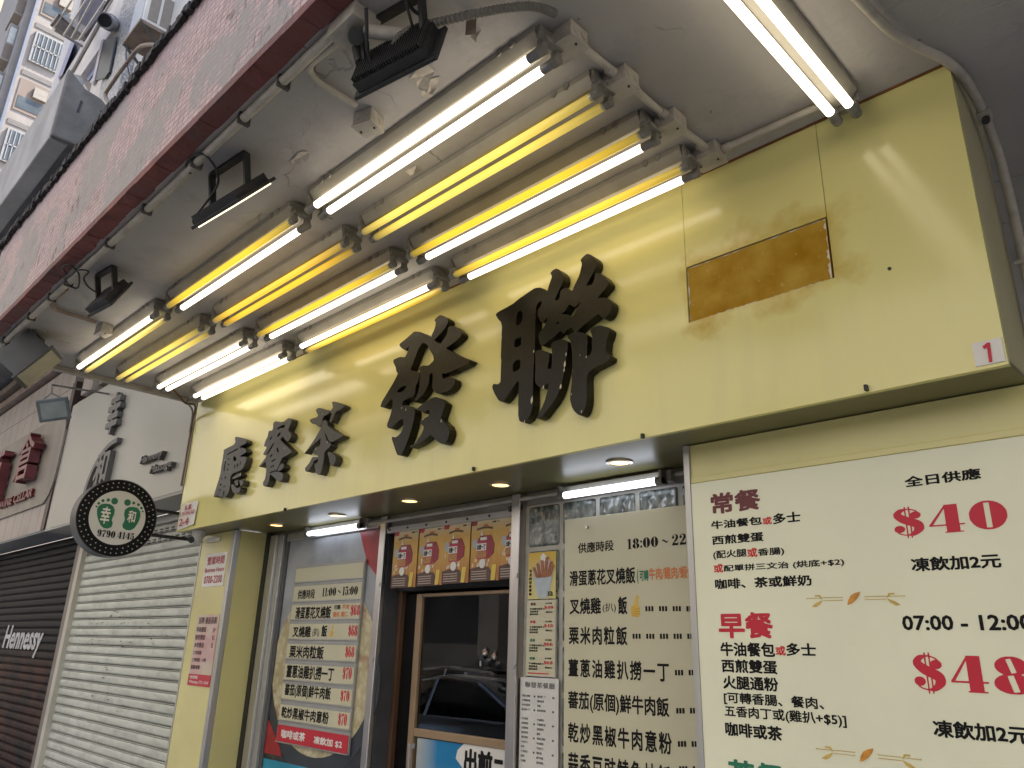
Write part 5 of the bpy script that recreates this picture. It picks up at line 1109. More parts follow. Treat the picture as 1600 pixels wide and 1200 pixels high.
# short cool tubes under the sign
M_CW = tube_mat('cool_white_tube', (0.82, 0.88, 1.0), 1.05, False)
for lb, (xa, xb, y_, z_) in (('short cool-white tube light over the lunch menu window', (-4.275, -3.685, 0.395, 2.258)), ('short cool-white tube light over the evening menu board', (-2.182, -1.648, 0.375, 2.246))):
    t = thing('tube_light', lb, 'tube light', ((xa + xb) / 2, y_ + 0.05, z_ + 0.04), 'short tube lights over the shop front')
    MB().box(xa - 0.02, xb + 0.02, y_ + 0.022, y_ + 0.055, z_ + 0.0, z_ + 0.044).build('housing', M_BATTEN, t, bevel=0.003)
    MB().cyl((xa + 0.03, y_, z_), (xb - 0.03, y_, z_), 0.0145, 18).build('tube', M_CW, t, smooth=True)
    for x, s in ((xa, 1), (xb, -1)):
        hh = MB()
        hh.cyl((x, y_, z_), (x + 0.032 * s, y_, z_), 0.0165, 16)
        hh.box(min(x, x + .012 * s), max(x, x + .012 * s), y_ - 0.014, y_ + 0.03, z_ - 0.012, z_ + 0.042)
        hh.build('lamp_holder', M_HOLDER, t, bevel=0.002)

# ------------------------------------------------------------------ door bay
def post(label, x0, x1, y0=0.43, y1=0.57, ztop=2.3):
    t = thing('door_post', label, 'post', ((x0 + x1) / 2, 0.5, 0), 'steel posts of the door bay')
    MB().box(x0, x1, y0, y1, 0, ztop).build('post', M_STEEL, t, bevel=0.004)
    for z in (1.55, 1.93):
        MB().cyl((x1 - 0.012, y0, z), (x1 - 0.012, y0 - 0.006, z), 0.011, 14).build('bolt', M_STEEL, t, smooth=True)
    return t
post('brushed steel post between the lunch menu window and the door', -3.555, -3.505, 0.43, 0.46)
post('brushed steel post between the door and the glass blocks', -2.517, -2.462, 0.42, 0.62)
dj = thing('door_recess', 'dark steel lining of the door recess beside the brown stile', 'door jamb', (-3.5, 0.52, 0))
MB().box(-3.545, -3.503, 0.461, 0.575, 0, 2.2).build('lining', M_DSTEEL, dj)
MB().box(-3.503, -3.475, 0.555, 0.60, 0, 2.2).build('brown_stile', M_DBROWN, dj, bevel=0.003)
MB().box(-3.503, -2.52, 0.53, 0.60, 1.90, 2.2).build('head_panel', M_BLACK, dj)
dr_ = thing('glass_door', 'bronze framed glass door reflecting the street, blue poster on its lower half', 'door', (-2.95, 0.58, 0))
fr = MB()
fr.box(-3.345, -3.300, 0.555, 0.595, 0, 1.885)
fr.box(-3.299, -2.525, 0.556, 0.594, 1.195, 1.232)
fr.box(-3.299, -2.525, 0.556, 0.594, 1.868, 1.885)
fr.build('frame', M_BRONZE, dr_, bevel=0.003)
MB().box(-3.2995, -2.525, 0.572, 0.576, 1.2325, 1.8675).build('pane', glass_mat('door_glass'), dr_)
MB().box(-3.474, -3.346, 0.582, 0.586, 0, 1.885).build('side_pane', glass_mat('side_glass', (0.6, 0.6, 0.58)), dr_)
mb_, tb_, bb_ = nodes_of('blue_poster', 0.3)
gb = N(tb_, 'NewGeometry')
sb = N(tb_, 'SeparateXYZ')
tb_.links.new(gb.outputs['Position'], sb.inputs[0])
cbl = mix(tb_, ramp(tb_, sb.outputs[0], -3.29, -3.12), (0.50, 0.52, 0.50), (0.012, 0.19, 0.42))
cbl = mix(tb_, ramp(tb_, sb.outputs[2], 1.1, 0.75), cbl, (0.28, 0.45, 0.58))
tb_.links.new(cbl, bb_.inputs['Base Color'])
ps = MB().box(-3.28, -2.526, 0.568, 0.571, 0.3, 1.19).build('poster', mb_, dr_)
blob = [(722, 1199), (712, 1185), (715, 1172), (725, 1162), (738, 1158), (752, 1162), (764, 1167), (778, 1170), (795, 1172), (800, 1230), (730, 1235)]
poly('white_cloud', blob, 0.566, M_WHITE, ps)
fit('出前', (724, 1208), (770, 1175), 0.5645, M_INK, ps, 'lettering', 0.05)
fit('一', (772, 1193), (786, 1188), 0.5645, M_INK, ps, 'lettering', 0.05)
hn = MB()
hn.box(-3.292, -3.280, 0.52, 0.532, 0.5, 1.165).box(-3.292, -3.280, 0.532, 0.556, 1.14, 1.165).box(-3.292, -3.28, 0.532, 0.556, 0.5, 0.525)
hn.build('handle', M_STEEL, dr_, bevel=0.003)

# snack posters hanging from the bar over the door
mo, to, bo = nodes_of('orange_poster', 0.35)
go = N(to, 'TexCoord')
so_ = N(to, 'SeparateXYZ')
to.links.new(go.outputs['Generated'], so_.inputs[0])
gg = N(to, 'NewGeometry')
mo2 = N(to, 'Mapping')
mo2.inputs['Scale'].default_value = (40, 1, 6)
to.links.new(gg.outputs['Position'], mo2.inputs[0])
co_ = mix(to, ramp(to, so_.outputs[2], 0.1, 0.55), (0.36, 0.115, 0.012), (0.56, 0.32, 0.045))
co_ = mix(to, ramp(to, so_.outputs[2], 0.80, 1.0), co_, (0.62, 0.55, 0.36))
co_ = mix(to, math_(to, 'MULTIPLY', ramp(to, noise(to, mo2.outputs[0], 2.0, 5), 0.45, 0.7), 0.5), co_, (0.60, 0.36, 0.12))
to.links.new(co_, bo.inputs['Base Color'])
M_PBROWN = mat('poster_brown', (0.075, 0.03, 0.02), 0.4, 0.2, 20)
M_CART = mat('carton_red', (0.42, 0.018, 0.05), 0.4, 0.1, 20)
M_CARTD = mat('carton_dark_red', (0.26, 0.012, 0.03), 0.4, 0.1, 20)
M_PYEL = mat('poster_yellow', (0.66, 0.50, 0.07), 0.4, 0.1, 20)
M_NUT = mat('snack_brown', (0.42, 0.20, 0.07), 0.5, 0.4, 90)
px_ = [-3.436, -3.226, -3.02, -2.820, -2.614, -2.4185]
PLAB = ['first orange snack poster over the door, next to the lunch menu window', 'second orange snack poster over the door, counted from the lunch menu window', 'orange snack poster over the door, middle of five', 'fourth orange snack poster over the door, counted from the lunch menu window', 'orange snack poster over the door, half hidden by the steel post by the glass blocks']
for i in range(5):
    x0, x1 = px_[i] + 0.001, px_[i + 1] - 0.001
    if i == 4:
        x1 = -2.519
    t = thing('poster', PLAB[i], 'poster', ((x0 + x1) / 2, 0.45, 2.2), 'snack posters over the door')
    z0, z1 = 1.908 + 0.003 * i, 2.2035
    W, H = px_[i + 1] - px_[i] - 0.002, z1 - z0
    dyp = 0.005 * (i % 2)
    def U(*q, x0=x0, x1=x1, z0=z0, W=W, H=H):
        return [(min(x0 + a * W, x1 - 0.0004), z0 + b * H) for a, b in q]
    y0 = 0.446 + dyp
    MB().box(x0, x1, y0, y0 + 0.0012, z0, z1).build('sheet', mo, t)
    MB().prism(U((0.0, 0.0), (0.9 if i < 4 else 0.5, 0.0), (0.66 if i < 4 else 0.5, 0.22), (0.3, 0.245), (0.0, 0.21)), y0 - 0.0008, y0 - 0.0001).build('footer', M_PBROWN, t)
    if i < 4:
        MB().prism(U((0.72, 0.01), (0.86, 0.01), (0.9, 0.26), (0.76, 0.26)), y0 - 0.0018, y0 - 0.001).build('side_strip', M_PYEL, t)
        MB().prism(U((0.0, 0.93), (0.18, 0.93), (0.21, 1.0), (0.0, 1.0)), y0 - 0.0008, y0 - 0.0001).build('corner_mark', MATS['poster_red'], t)
    sn = MB()
    random.seed(20 + i)
    for k in range(16):
        a, b = random.uniform(0.05, 0.62), random.uniform(0.22, 0.44)
        sn.prism(U((a, b), (a + 0.05, b + 0.01), (a + 0.06, b + 0.06), (a + 0.01, b + 0.055)), y0 - 0.0010 - 0.00002 * k, y0 - 0.0002)
    sn.build('snack', mat('snack_cream', (0.66, 0.55, 0.42), 0.5, 0.4, 120), t)
    MB().prism(U((0.24, 0.36), (0.60, 0.36), (0.60, 0.66), (0.24, 0.66)), y0 - 0.0028, y0 - 0.0018).build('carton', M_CART, t)
    MB().prism(U((0.61, 0.36), (0.80, 0.44), (0.82, 0.60), (0.61, 0.66)), y0 - 0.0026, y0 - 0.0016).build('carton_side', M_CARTD, t)
    MB().prism(U((0.24, 0.662), (0.61, 0.662), (0.81, 0.605), (0.70, 0.745), (0.34, 0.75)), y0 - 0.0026, y0 - 0.0016).build('carton_top', M_CARTD, t)
    MB().prism(U((0.34, 0.75), (0.42, 0.75), (0.38, 0.84)), y0 - 0.0026, y0 - 0.0016).build('carton_tip', M_WHITE, t)
    MB().prism(U((0.22, 0.50), (0.55, 0.50), (0.55, 0.62), (0.22, 0.62)), y0 - 0.0036, y0 - 0.0029).build('carton_label', M_WHITE, t)
    MB().prism(U((0.34, 0.67), (0.56, 0.67), (0.56, 0.72), (0.34, 0.72)), y0 - 0.0034, y0 - 0.0028).build('carton_label', M_WHITE, t)
    q = U((0.24, 0.515), (0.53, 0.605))
    fit('出前一丁', 0, 0, y0 - 0.0042, M_INK, t, 'lettering', 0.05, plane=(q[0][0], q[0][1], q[1][0], q[1][1]))
    MB().prism(U((0.22, 0.38), (0.55, 0.38), (0.55, 0.49), (0.22, 0.49)), y0 - 0.0036, y0 - 0.0029).build('carton_picture', M_NUT, t)
    cxy = U((0.44, 0.285))[0]
    MB().disc(cxy, 0.022, y0 - 0.0044, y0 - 0.0034, 24).build('badge', M_WHITE, t)
    cxy = U((0.16, 0.62))[0]
    MB().disc(cxy, 0.018, y0 - 0.0026, y0 - 0.0016, 24, 0.024).build('seal', mat('seal_grey', (0.36, 0.40, 0.42), 0.4), t)
    q = U((0.2, 0.83), (0.74, 0.875))
    fit('Croustilles', 0, 0, y0 - 0.0014, M_PBROWN, t, 'lettering', 0.03, plane=(q[0][0], q[0][1], q[1][0], q[1][1])) if False else None
    bd = MB()
    for k in range(13):
        a = 0.2 + k * 0.042
        b = 0.835 + 0.03 * math.sin(math.pi * (k + 1) / 14)
        bd.prism(U((a, b), (a + 0.028, b), (a + 0.028, b + 0.035), (a, b + 0.035)), y0 - 0.0012, y0 - 0.0004)
    bd.build('title_mark', M_PBROWN, t)
    q = U((0.42, 0.90), (0.58, 0.94))
    MB().prism(U((0.42, 0.90), (0.58, 0.90), (0.58, 0.935), (0.42, 0.935)), y0 - 0.0012, y0 - 0.0004).build('logo_mark', mat('logo_orange', (0.55, 0.16, 0.03), 0.4), t)
    if i < 4:
        q = U((0.72, 0.945), (0.97, 0.975))
        fit('出前一丁', 0, 0, y0 - 0.0012, M_INK, t, 'lettering', 0.05, plane=(q[0][0], q[0][1], q[1][0], q[1][1]))
    ft = MB()
    for k in range(4):
        b = 0.035 + k * 0.04
        ft.prism(U((0.06, b), (0.58, b), (0.58, b + 0.016), (0.06, b + 0.016)), y0 - 0.0014, y0 - 0.0009)
    ft.build('small_print', mat('poster_print', (0.40, 0.33, 0.28), 0.5, 0.5, 400), t)

# pink cloth behind the right post
pc = thing('pink_cloth', 'magenta cloth hanging in the doorway behind the steel post by the glass blocks', 'cloth', (-2.56, 0.6, 0.3))
cv = []
cf_ = []
nx, nz = 10, 14
for j in range(nz + 1):
    for i in range(nx + 1):
        wdt = 0.025 + 0.11 * (j / nz) ** 0.8
        x = -2.522 - wdt * (1 - i / nx)
        cv.append((x, 0.535 + 0.012 * math.sin(i * 1.9 + j * 0.3), 1.235 - 0.85 * j / nz))
for j in range(nz):
    for i in range(nx):
        a = j * (nx + 1) + i
        cf_.append((a, a + 1, a + nx + 2, a + nx + 1))
MB().add(cv, cf_).build('cloth', mat('magenta_cloth', (0.42, 0.012, 0.10), 0.7, 0.15, 20), pc, smooth=True)

# interior
rm = thing('cafe_interior', 'dim cafe interior seen through the glass door', 'room', (-3.5, 2.2, 0))
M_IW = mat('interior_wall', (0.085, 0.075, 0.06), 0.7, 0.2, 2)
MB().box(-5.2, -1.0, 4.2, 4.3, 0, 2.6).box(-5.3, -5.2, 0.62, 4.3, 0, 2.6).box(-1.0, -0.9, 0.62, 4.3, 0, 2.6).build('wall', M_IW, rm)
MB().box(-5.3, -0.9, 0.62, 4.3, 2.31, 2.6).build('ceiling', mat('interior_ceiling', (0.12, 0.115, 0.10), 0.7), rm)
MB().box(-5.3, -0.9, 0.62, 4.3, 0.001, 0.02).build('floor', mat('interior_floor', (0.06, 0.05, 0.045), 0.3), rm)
ss = thing('seat', 'dark green booth seat inside the cafe door', 'seat', (-3.7, 1.6, 0))
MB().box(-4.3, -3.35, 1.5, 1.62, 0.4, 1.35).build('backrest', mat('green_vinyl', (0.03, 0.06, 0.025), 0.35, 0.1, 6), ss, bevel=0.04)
MB().box(-4.3, -3.35, 1.05, 1.5, 0.3, 0.48).build('cushion', MATS['green_vinyl'], ss, bevel=0.03)
inn = thing('notice', 'small framed notice hanging behind the door side pane', 'notice', (-3.41, 0.6, 1.2))
MB().box(-3.47, -3.372, 0.592, 0.60, 1.16, 1.345).build('frame', M_BLACK, inn)
MB().box(-3.462, -3.38, 0.589, 0.5915, 1.17, 1.335).build('sheet', mat('notice_sheet', (0.30, 0.27, 0.2), 0.5), inn)
for k, (a, b) in enumerate(((1.30, 1.318), (1.262, 1.275), (1.24, 1.253), (1.218, 1.231))):
    MB().box(-3.45 + 0.008 * (k == 0), -3.395, 0.5875, 0.5885, a, b).build('text_line', M_INK, inn)

# ------------------------------------------------------------------ glass blocks
gw = thing('glass_block_wall', 'wall of patterned glass blocks in pale mortar behind the evening menu', 'wall', (-1.93, 0.5, 0))
MB().box(-2.461, -1.43, 0.462, 0.54, 0, 2.244).build('mortar', mat('pale_mortar', (0.50, 0.48, 0.43), 0.7, 0.12, 14, 0.2, 60, dirt=0.3, dcol=(0.3, 0.28, 0.25)), gw)
mg, tg, bg_ = nodes_of('glass_block', 0.08)
bg_.inputs['Base Color'].default_value = (0.085, 0.105, 0.10, 1)
bg_.inputs['Coat Weight'].default_value = 0.5
g2 = N(tg, 'NewGeometry')
vv_ = N(tg, 'TexVoronoi', feature='F1')
vv_.inputs['Scale'].default_value = 24
mq = N(tg, 'Mapping')
mq.inputs['Scale'].default_value = (1.3, 0.5, 0.8)
mq.inputs['Rotation'].default_value = (0, 0.6, 0)
tg.links.new(g2.outputs['Position'], mq.inputs[0])
tg.links.new(mq.outputs[0], vv_.inputs['Vector'])
tg.links.new(mix(tg, ramp(tg, vv_.outputs['Distance'], 0.2, 0.7), (0.05, 0.062, 0.06), (0.19, 0.21, 0.19)), bg_.inputs['Base Color'])
bump(tg, bg_, vv_.outputs['Distance'], 0.7, 0.02)
for j in range(6):
    for i in range(5):
        if i >= 2 and j >= 1:
            continue
        x0 = -2.437 + i * 0.2045
        z1 = 2.236 - j * 0.2005
        bl = MB().box(x0, x0 + 0.183, 0.452, 0.48, z1 - 0.182, z1)
        bl.build('glass_block', mg, gw, bevel=0.012, seg=3)

# posters on the glass blocks
fp = thing('poster', 'yellow poster of cinnamon sticks in a pale blue paper cup for $32', 'poster', (-2.36, 0.45, 1.83))
mfp, tfp, bfp = nodes_of('yellow_poster_sheet', 0.35)
gfp = N(tfp, 'TexCoord')
sfp = N(tfp, 'SeparateXYZ')
tfp.links.new(gfp.outputs['Generated'], sfp.inputs[0])
tfp.links.new(mix(tfp, ramp(tfp, sfp.outputs[2], 0.3, 1.0), (0.62, 0.54, 0.22), (0.56, 0.35, 0.02)), bfp.inputs['Base Color'])
FX0, FX1, FZ0, FZ1 = -2.421, -2.258, 1.826, 2.026
MB().box(FX0, FX1, 0.443, 0.446, FZ0, FZ1).build('sheet', mfp, fp)
def FU(*q):
    return [(FX0 + a * (FX1 - FX0), FZ0 + b * (FZ1 - FZ0)) for a, b in q]
MB().prism(FU((0.36, 0.06), (0.44, 0.02), (0.68, 0.02), (0.76, 0.06), (0.88, 0.46), (0.2, 0.46)), 0.441, 0.4425).build('cup', mat('cup_blue', (0.42, 0.48, 0.52), 0.4, 0.08, 30), fp)
MB().prism(FU((0.2, 0.461), (0.88, 0.461), (0.96, 0.62), (0.85, 0.78), (0.55, 0.93), (0.35, 0.76), (0.15, 0.6)), 0.4413, 0.4428).build('paper', mat('paper_pinkish', (0.55, 0.46, 0.42), 0.6, 0.1, 40), fp)
MB().prism(FU((0.48, 0.80), (0.62, 0.80), (0.68, 0.9), (0.55, 0.98), (0.45, 0.9)), 0.4402, 0.441).build('cream', M_WHITE, fp)
for (a, b, c_, d) in ((0.36, 0.45, 0.22, 0.68), (0.46, 0.45, 0.36, 0.76), (0.56, 0.45, 0.52, 0.82), (0.64, 0.45, 0.70, 0.88), (0.74, 0.46, 0.86, 0.78), (0.80, 0.48, 0.93, 0.70)):
    MB().prism(FU((a - 0.05, b), (a + 0.05, b), (c_ + 0.05, d), (c_ - 0.05, d)), 0.4388 + 0.0002 * a, 0.4400).build('stick', mat('cinnamon', (0.30, 0.115, 0.05), 0.6, 0.35, 60), fp)
fit('32', 0, 0, 0.4375, M_INK, fp, 'price', 0.03, plane=(FU((0.73, 0.06))[0][0], FU((0.73, 0.06))[0][1], FU((0.93, 0.15))[0][0], FU((0.93, 0.15))[0][1]))
for k, ch in enumerate('芋泥肉桂脆薯條'):
    q = FU((0.04, 0.57 - k * 0.082), (0.14, 0.635 - k * 0.082))
    fit(ch, 0, 0, 0.4415, M_INK, fp, 'lettering', 0.03, plane=(*q[0], *q[1]))

def mini_menu(x0, x1, z0, z1, y, parent):
    W, H = x1 - x0, z1 - z0
    U = lambda a, b: (x0 + a * W, z0 + b * H)
    blocks = (('常餐', '$40', M_MAROON, 0.98), ('早餐', '$48', M_CRIM, 0.735), ('茶餐', '$66', M_GREEN, 0.49), ('特餐', '$68', M_GREEN, 0.25))
    for ti, pr, mm, t_ in blocks:
        fit(ti, 0, 0, y, mm, parent, 'menu_title', 0.04, plane=(*U(0.13, t_ - 0.045), *U(0.32, t_ - 0.005)))
        did(pr, 0, 0, y, M_CRIM, parent, plane=(*U(0.62, t_ - 0.10), *U(0.92, t_ - 0.05)))
        for k, ln in enumerate(('牛油餐包或多士', '西煎雙蛋', '咖啡或茶')):
            fit(ln, 0, 0, y, M_INK, parent, 'menu_lettering', 0.03, plane=(*U(0.11, t_ - 0.105 - k * 0.036), *U(0.11 + 0.075 * len(ln), t_ - 0.078 - k * 0.036)))
        fit('全日供應', 0, 0, y, M_INK, parent, 'menu_lettering', 0.03, plane=(*U(0.65, t_ - 0.03), *U(0.88, t_ - 0.008)))
        fit('凍飲加2元', 0, 0, y, M_INK, parent, 'menu_lettering', 0.03, plane=(*U(0.66, t_ - 0.15), *U(0.9, t_ - 0.125)))
sm = thing('menu_board', 'small cream set-meal menu with red prices on the glass blocks', 'menu board', (-2.36, 0.45, 1.52))
MB().box(-2.425, -2.257, 0.443, 0.447, 1.513, 1.819).build('sheet', M_CREAM2, sm)
MB().box(-2.428, -2.254, 0.4455, 0.4515, 1.510, 1.822).build('frame', M_ALU, sm)
mini_menu(-2.425, -2.257, 1.513, 1.819, 0.4418, sm)
MB().box(-2.41, -2.29, 0.4415, 0.4425, 1.521, 1.525).build('footer_line', M_CRIM, sm)
tl = thing('menu_board', 'tall white price list in small grey print below the set-meal menu', 'menu board', (-2.34, 0.45, 0.9))
MB().box(-2.452, -2.236, 0.441, 0.445, 0.80, 1.506).build('sheet', mat('price_list_white', (0.62, 0.61, 0.58), 0.4, 0.05, 6), tl)
fit('聯發茶餐廳', 0, 0, 0.4398, mat('grey_print', (0.13, 0.13, 0.13), 0.5), tl, 'heading', 0.01, plane=(-2.425, 1.465, -2.255, 1.488))
GP = MATS['grey_print']
dishes = ['滑蛋叉燒飯', '叉燒雞扒飯', '粟米肉粒飯', '雞扒撈一丁', '鮮牛肉飯', '牛肉意粉', '西煎雙蛋', '火腿通粉', '咖啡或茶', '餐肉通粉', '牛油多士', '鮮奶', '牛油餐包', '炒飯', '叉燒飯', '雞扒飯']
for k in range(26):
    z = 1.428 - k * 0.0178
    if k in (4, 15):
        continue
    n_ = len(dishes[k % 16])
    fit(dishes[k % 16], 0, 0, 0.4398, GP, tl, 'menu_line', 0.02, plane=(-2.44, z, -2.44 + 0.0095 * n_, z + 0.009))
    n_ = len(dishes[(k * 5 + 3) % 16])
    fit(dishes[(k * 5 + 3) % 16], 0, 0, 0.4398, GP, tl, 'menu_line', 0.02, plane=(-2.352, z, -2.352 + 0.0095 * n_, z + 0.009))
    pr = MB()
    pr.box(-2.372, -2.364, 0.4396, 0.4406, z, z + 0.007).box(-2.268, -2.258, 0.4396, 0.4406, z, z + 0.007)
    if k % 3 == 0:
        pr.build('menu_price', GP, tl)

# ------------------------------------------------------------------ evening menu board
YE = 0.428
em = thing('menu_board', 'large ivory evening menu board from 18:00 on the glass blocks', 'menu board', (-1.83, YE, 0.9))
MB().box(-2.196, -1.43, YE, 0.444, 0.80, 2.153).build('board', M_CREAM2, em, bevel=0.003)
hkp = PY(918.5, 824, YE)
MB().cyl((hkp[0], YE, hkp[1]), (hkp[0], YE - 0.012, hkp[1]), 0.006, 12).build('hook', M_STEEL, em)
def r7(u, v):
    return (860 + u * 0.35, 780 + v * 0.35)
YE2 = YE - 0.001
fit('供應時段', r7(123, 243), r7(282, 180), YE2, M_INK, em, LX, 0.02)
did('18:00 ~ 22:', r7(342, 224), r7(618, 151), YE2, M_INK, em, 'hours')
fit('滑蛋蔥花叉燒飯', r7(85, 390), r7(378, 300), YE2, M_INK, em, LX, 0.025)
fit('(', r7(386, 378), r7(393, 314), YE2, M_GREEN, em, LX, 0.015)
fit('可轉', r7(398, 366), r7(437, 314), YE2, M_GREEN, em, LX, 0.025)
fit('牛肉/雞肉/蝦仁', r7(440, 362), r7(640, 294), YE2, M_ORANGE, em, LX, 0.03)
fit('叉燒雞', r7(85, 515), r7(225, 438), YE2, M_INK, em, LX, 0.025)
fit('(扒)', r7(233, 508), r7(292, 462), YE2, M_INK, em, LX, 0.0)
fit('飯', r7(302, 515), r7(342, 432), YE2, M_INK, em, LX, 0.03)
thumb(r7(360, 528), r7(397, 428), YE2, em)
fit('粟米肉粒飯', r7(82, 648), r7(342, 567), YE2, M_INK, em, LX, 0.025, space=1.2)
fit('薑蔥油雞扒撈一丁', r7(80, 793), r7(528, 727), YE2, M_INK, em, LX, 0.025, space=1.25)
fit('蕃茄(原個)鮮牛肉飯', r7(78, 945), r7(528, 886), YE2, M_INK, em, LX, 0.025)
fit('乾炒黑椒牛肉意粉', r7(78, 1083), r7(540, 1042), YE2, M_INK, em, LX, 0.025, space=1.2)
fit('蒜香豆豉鯪魚炒飯', r7(78, 1232), r7(535, 1190), YE2, M_INK, em, LX, 0.025, space=1.2)
dots = MB()
for (u0, v, n_) in ((424, 485, 11), (367, 608, 14), (556, 770, 5), (562, 940, 5), (569, 1088, 5), (575, 1200, 4)):
    for k in range(n_):
        x, z = PY(*r7(u0 + (k // 3) * 61 + (k % 3) * 13.5, v), YE2)
        dots.box(x, x + 0.0085, YE2 - 0.0004, YE2 + 0.0004, z - 0.012, z + 0.006)
dots.build('leader_dot', M_INK, em)

# ------------------------------------------------------------------ big cream menu board at the right
YM = 0.176
bm_ = thing('menu_board', 'big cream set-meal board with yellow header and crimson $40 and $48', 'menu board', (-0.9, YM, 0.6))
MB().box(-1.405, -0.375, 0.182, 0.45, 0.4, SZ - 0.003).build('box', M_YPLAIN, bm_)
MB().box(-1.4285, -1.4055, 0.172, 0.45, 0.4, SZ - 0.002).build('edge_trim', M_ALU, bm_, bevel=0.002)
MB().box(-1.4045, -0.375, YM, 0.1815, 0.4, 2.166).build('sheet', M_CREAM, bm_)
MB().box(-1.4045, -0.375, YM + 0.001, 0.1815, 2.168, 2.188).build('header_lip', M_YPLAIN, bm_, bevel=0.002)
YM2 = YM - 0.001
def r8(u, v):
    return (1060 + u * 0.43339, 680 + v * 0.43333)
TT, LL, PP = 'menu_title', 'menu_lettering', 'price'
fit('常餐', r8(119, 287), r8(292, 189), YM2, M_MAROON, bm_, TT, 0.034)
fit('牛油餐包', r8(119, 340), r8(300, 291), YM2, M_INK, bm_, LL, 0.032)
fit('或', r8(305, 324), r8(335, 293), YM2, M_INKRED, bm_, LL, 0.03)
fit('多士', r8(342, 322), r8(438, 273), YM2, M_INK, bm_, LL, 0.032)
fit('西煎雙蛋', r8(122, 397), r8(305, 347), YM2, M_INK, bm_, LL, 0.032)
fit('(配火腿', r8(126, 450), r8(245, 408), YM2, M_INK, bm_, LL, 0.024)
fit('或', r8(250, 441), r8(283, 405), YM2, M_INKRED, bm_, LL, 0.03)
fit('香腸)', r8(287, 440), r8(380, 402), YM2, M_INK, bm_, LL, 0.024)
fit('或', r8(128, 497), r8(160, 463), YM2, M_INKRED, bm_, LL, 0.03)
fit('配單拼三文治 (烘底+$2)', r8(164, 496), r8(596, 442), YM2, M_INK, bm_, LL, 0.024)
fit('咖啡、茶或鮮奶', r8(133, 556), r8(478, 502), YM2, M_INK, bm_, LL, 0.032)
fit('全日供應', r8(818, 189), r8(1086, 116), YM2, M_INK, bm_, LL, 0.032)
did('$40', r8(784, 375), r8(1174, 222), YM2, M_CRIM, bm_, PP, 110)
fit('凍飲加2元', r8(842, 493), r8(1158, 424), YM2, M_INK, bm_, LL, 0.032)
fit('早餐', r8(147, 732), r8(337, 637), YM2, M_CRIM, bm_, TT, 0.034)
fit('牛油餐包', r8(153, 796), r8(346, 748), YM2, M_INK, bm_, LL, 0.032)
fit('或', r8(352, 794), r8(385, 760), YM2, M_INKRED, bm_, LL, 0.03)
fit('多士', r8(390, 796), r8(494, 750), YM2, M_INK, bm_, LL, 0.032)
fit('西煎雙蛋', r8(157, 855), r8(354, 812), YM2, M_INK, bm_, LL, 0.032)
fit('火腿通粉', r8(162, 914), r8(358, 874), YM2, M_INK, bm_, LL, 0.032)
fit('[可轉香腸、餐肉、', r8(165, 970), r8(522, 946), YM2, M_INK, bm_, LL, 0.024)
fit('五香肉丁或(雞扒+$5)]', r8(168, 1019), r8(603, 1005), YM2, M_INK, bm_, LL, 0.024)
fit('咖啡或茶', r8(170, 1083), r8(372, 1051), YM2, M_INK, bm_, LL, 0.032)
fit('07:00 - 12:00', r8(810, 704), r8(1272, 645), YM2, M_INK, bm_, LL, 0.028)
did('$48', r8(858, 930), r8(1262, 790), YM2, M_CRIM, bm_, PP, 110)
fit('凍飲加2元', r8(922, 1088), r8(1262, 1050), YM2, M_INK, bm_, LL, 0.032)
fit('茶餐', r8(182, 1268), r8(377, 1190), YM2, M_GREEN, bm_, TT, 0.034)
def ornament(cx, cz):
    o = MB()
    lf = MB()
    leaf = [(0, 0), (0.012, 0.004), (0.026, 0.014), (0.036, 0.026), (0.040, 0.036), (0.026, 0.033), (0.012, 0.026), (0.004, 0.014)]
    lf.prism([(cx - 0.02 + a * 1.0, cz - 0.018 + b) for a, b in leaf], YM2 - 0.0004, YM2 + 0.0004)
    l1 = lf.build('ornament_leaf', M_LEAF, bm_)
    for s in (-1, 1):
        for dz in (-0.004, 0.004):
            o.box(min(cx + s * 0.03, cx + s * 0.088), max(cx + s * 0.03, cx + s * 0.088), YM2 - 0.0003, YM2 + 0.0005, cz + dz - 0.0009, cz + dz + 0.0009)
        o.box(min(cx + s * 0.088, cx + s * 0.135), max(cx + s * 0.088, cx + s * 0.135), YM2 - 0.0003, YM2 + 0.0005, cz + 0.0025, cz + 0.0042)
        a0 = cx + s * 0.09
        o.prism([(a0, cz), (a0 + s * 0.006, cz + 0.012), (a0 + s * 0.022, cz + 0.012), (a0 + s * 0.020, cz + 0.008), (a0 + s * 0.010, cz + 0.008), (a0 + s * 0.003, cz)][::s], YM2 - 0.0005, YM2 + 0.0003)
        o.prism([(a0, cz - 0.002), (a0 + s * 0.020, cz - 0.010), (a0 + s * 0.034, cz - 0.020), (a0 + s * 0.022, cz - 0.022), (a0 + s * 0.008, cz - 0.014)][::s], YM2 - 0.0005, YM2 + 0.0003)
    o.cyl((cx - 0.136, YM2, cz + 0.0033), (cx - 0.136, YM2 - 0.0005, cz + 0.0033), 0.002, 8).cyl((cx + 0.136, YM2, cz + 0.0033), (cx + 0.136, YM2 - 0.0005, cz + 0.0033), 0.002, 8)
    o.build('ornament', M_GOLD, bm_)
ornament(*PY(1334, 935, YM2))
ornament(*PY(1354, 1180, YM2))
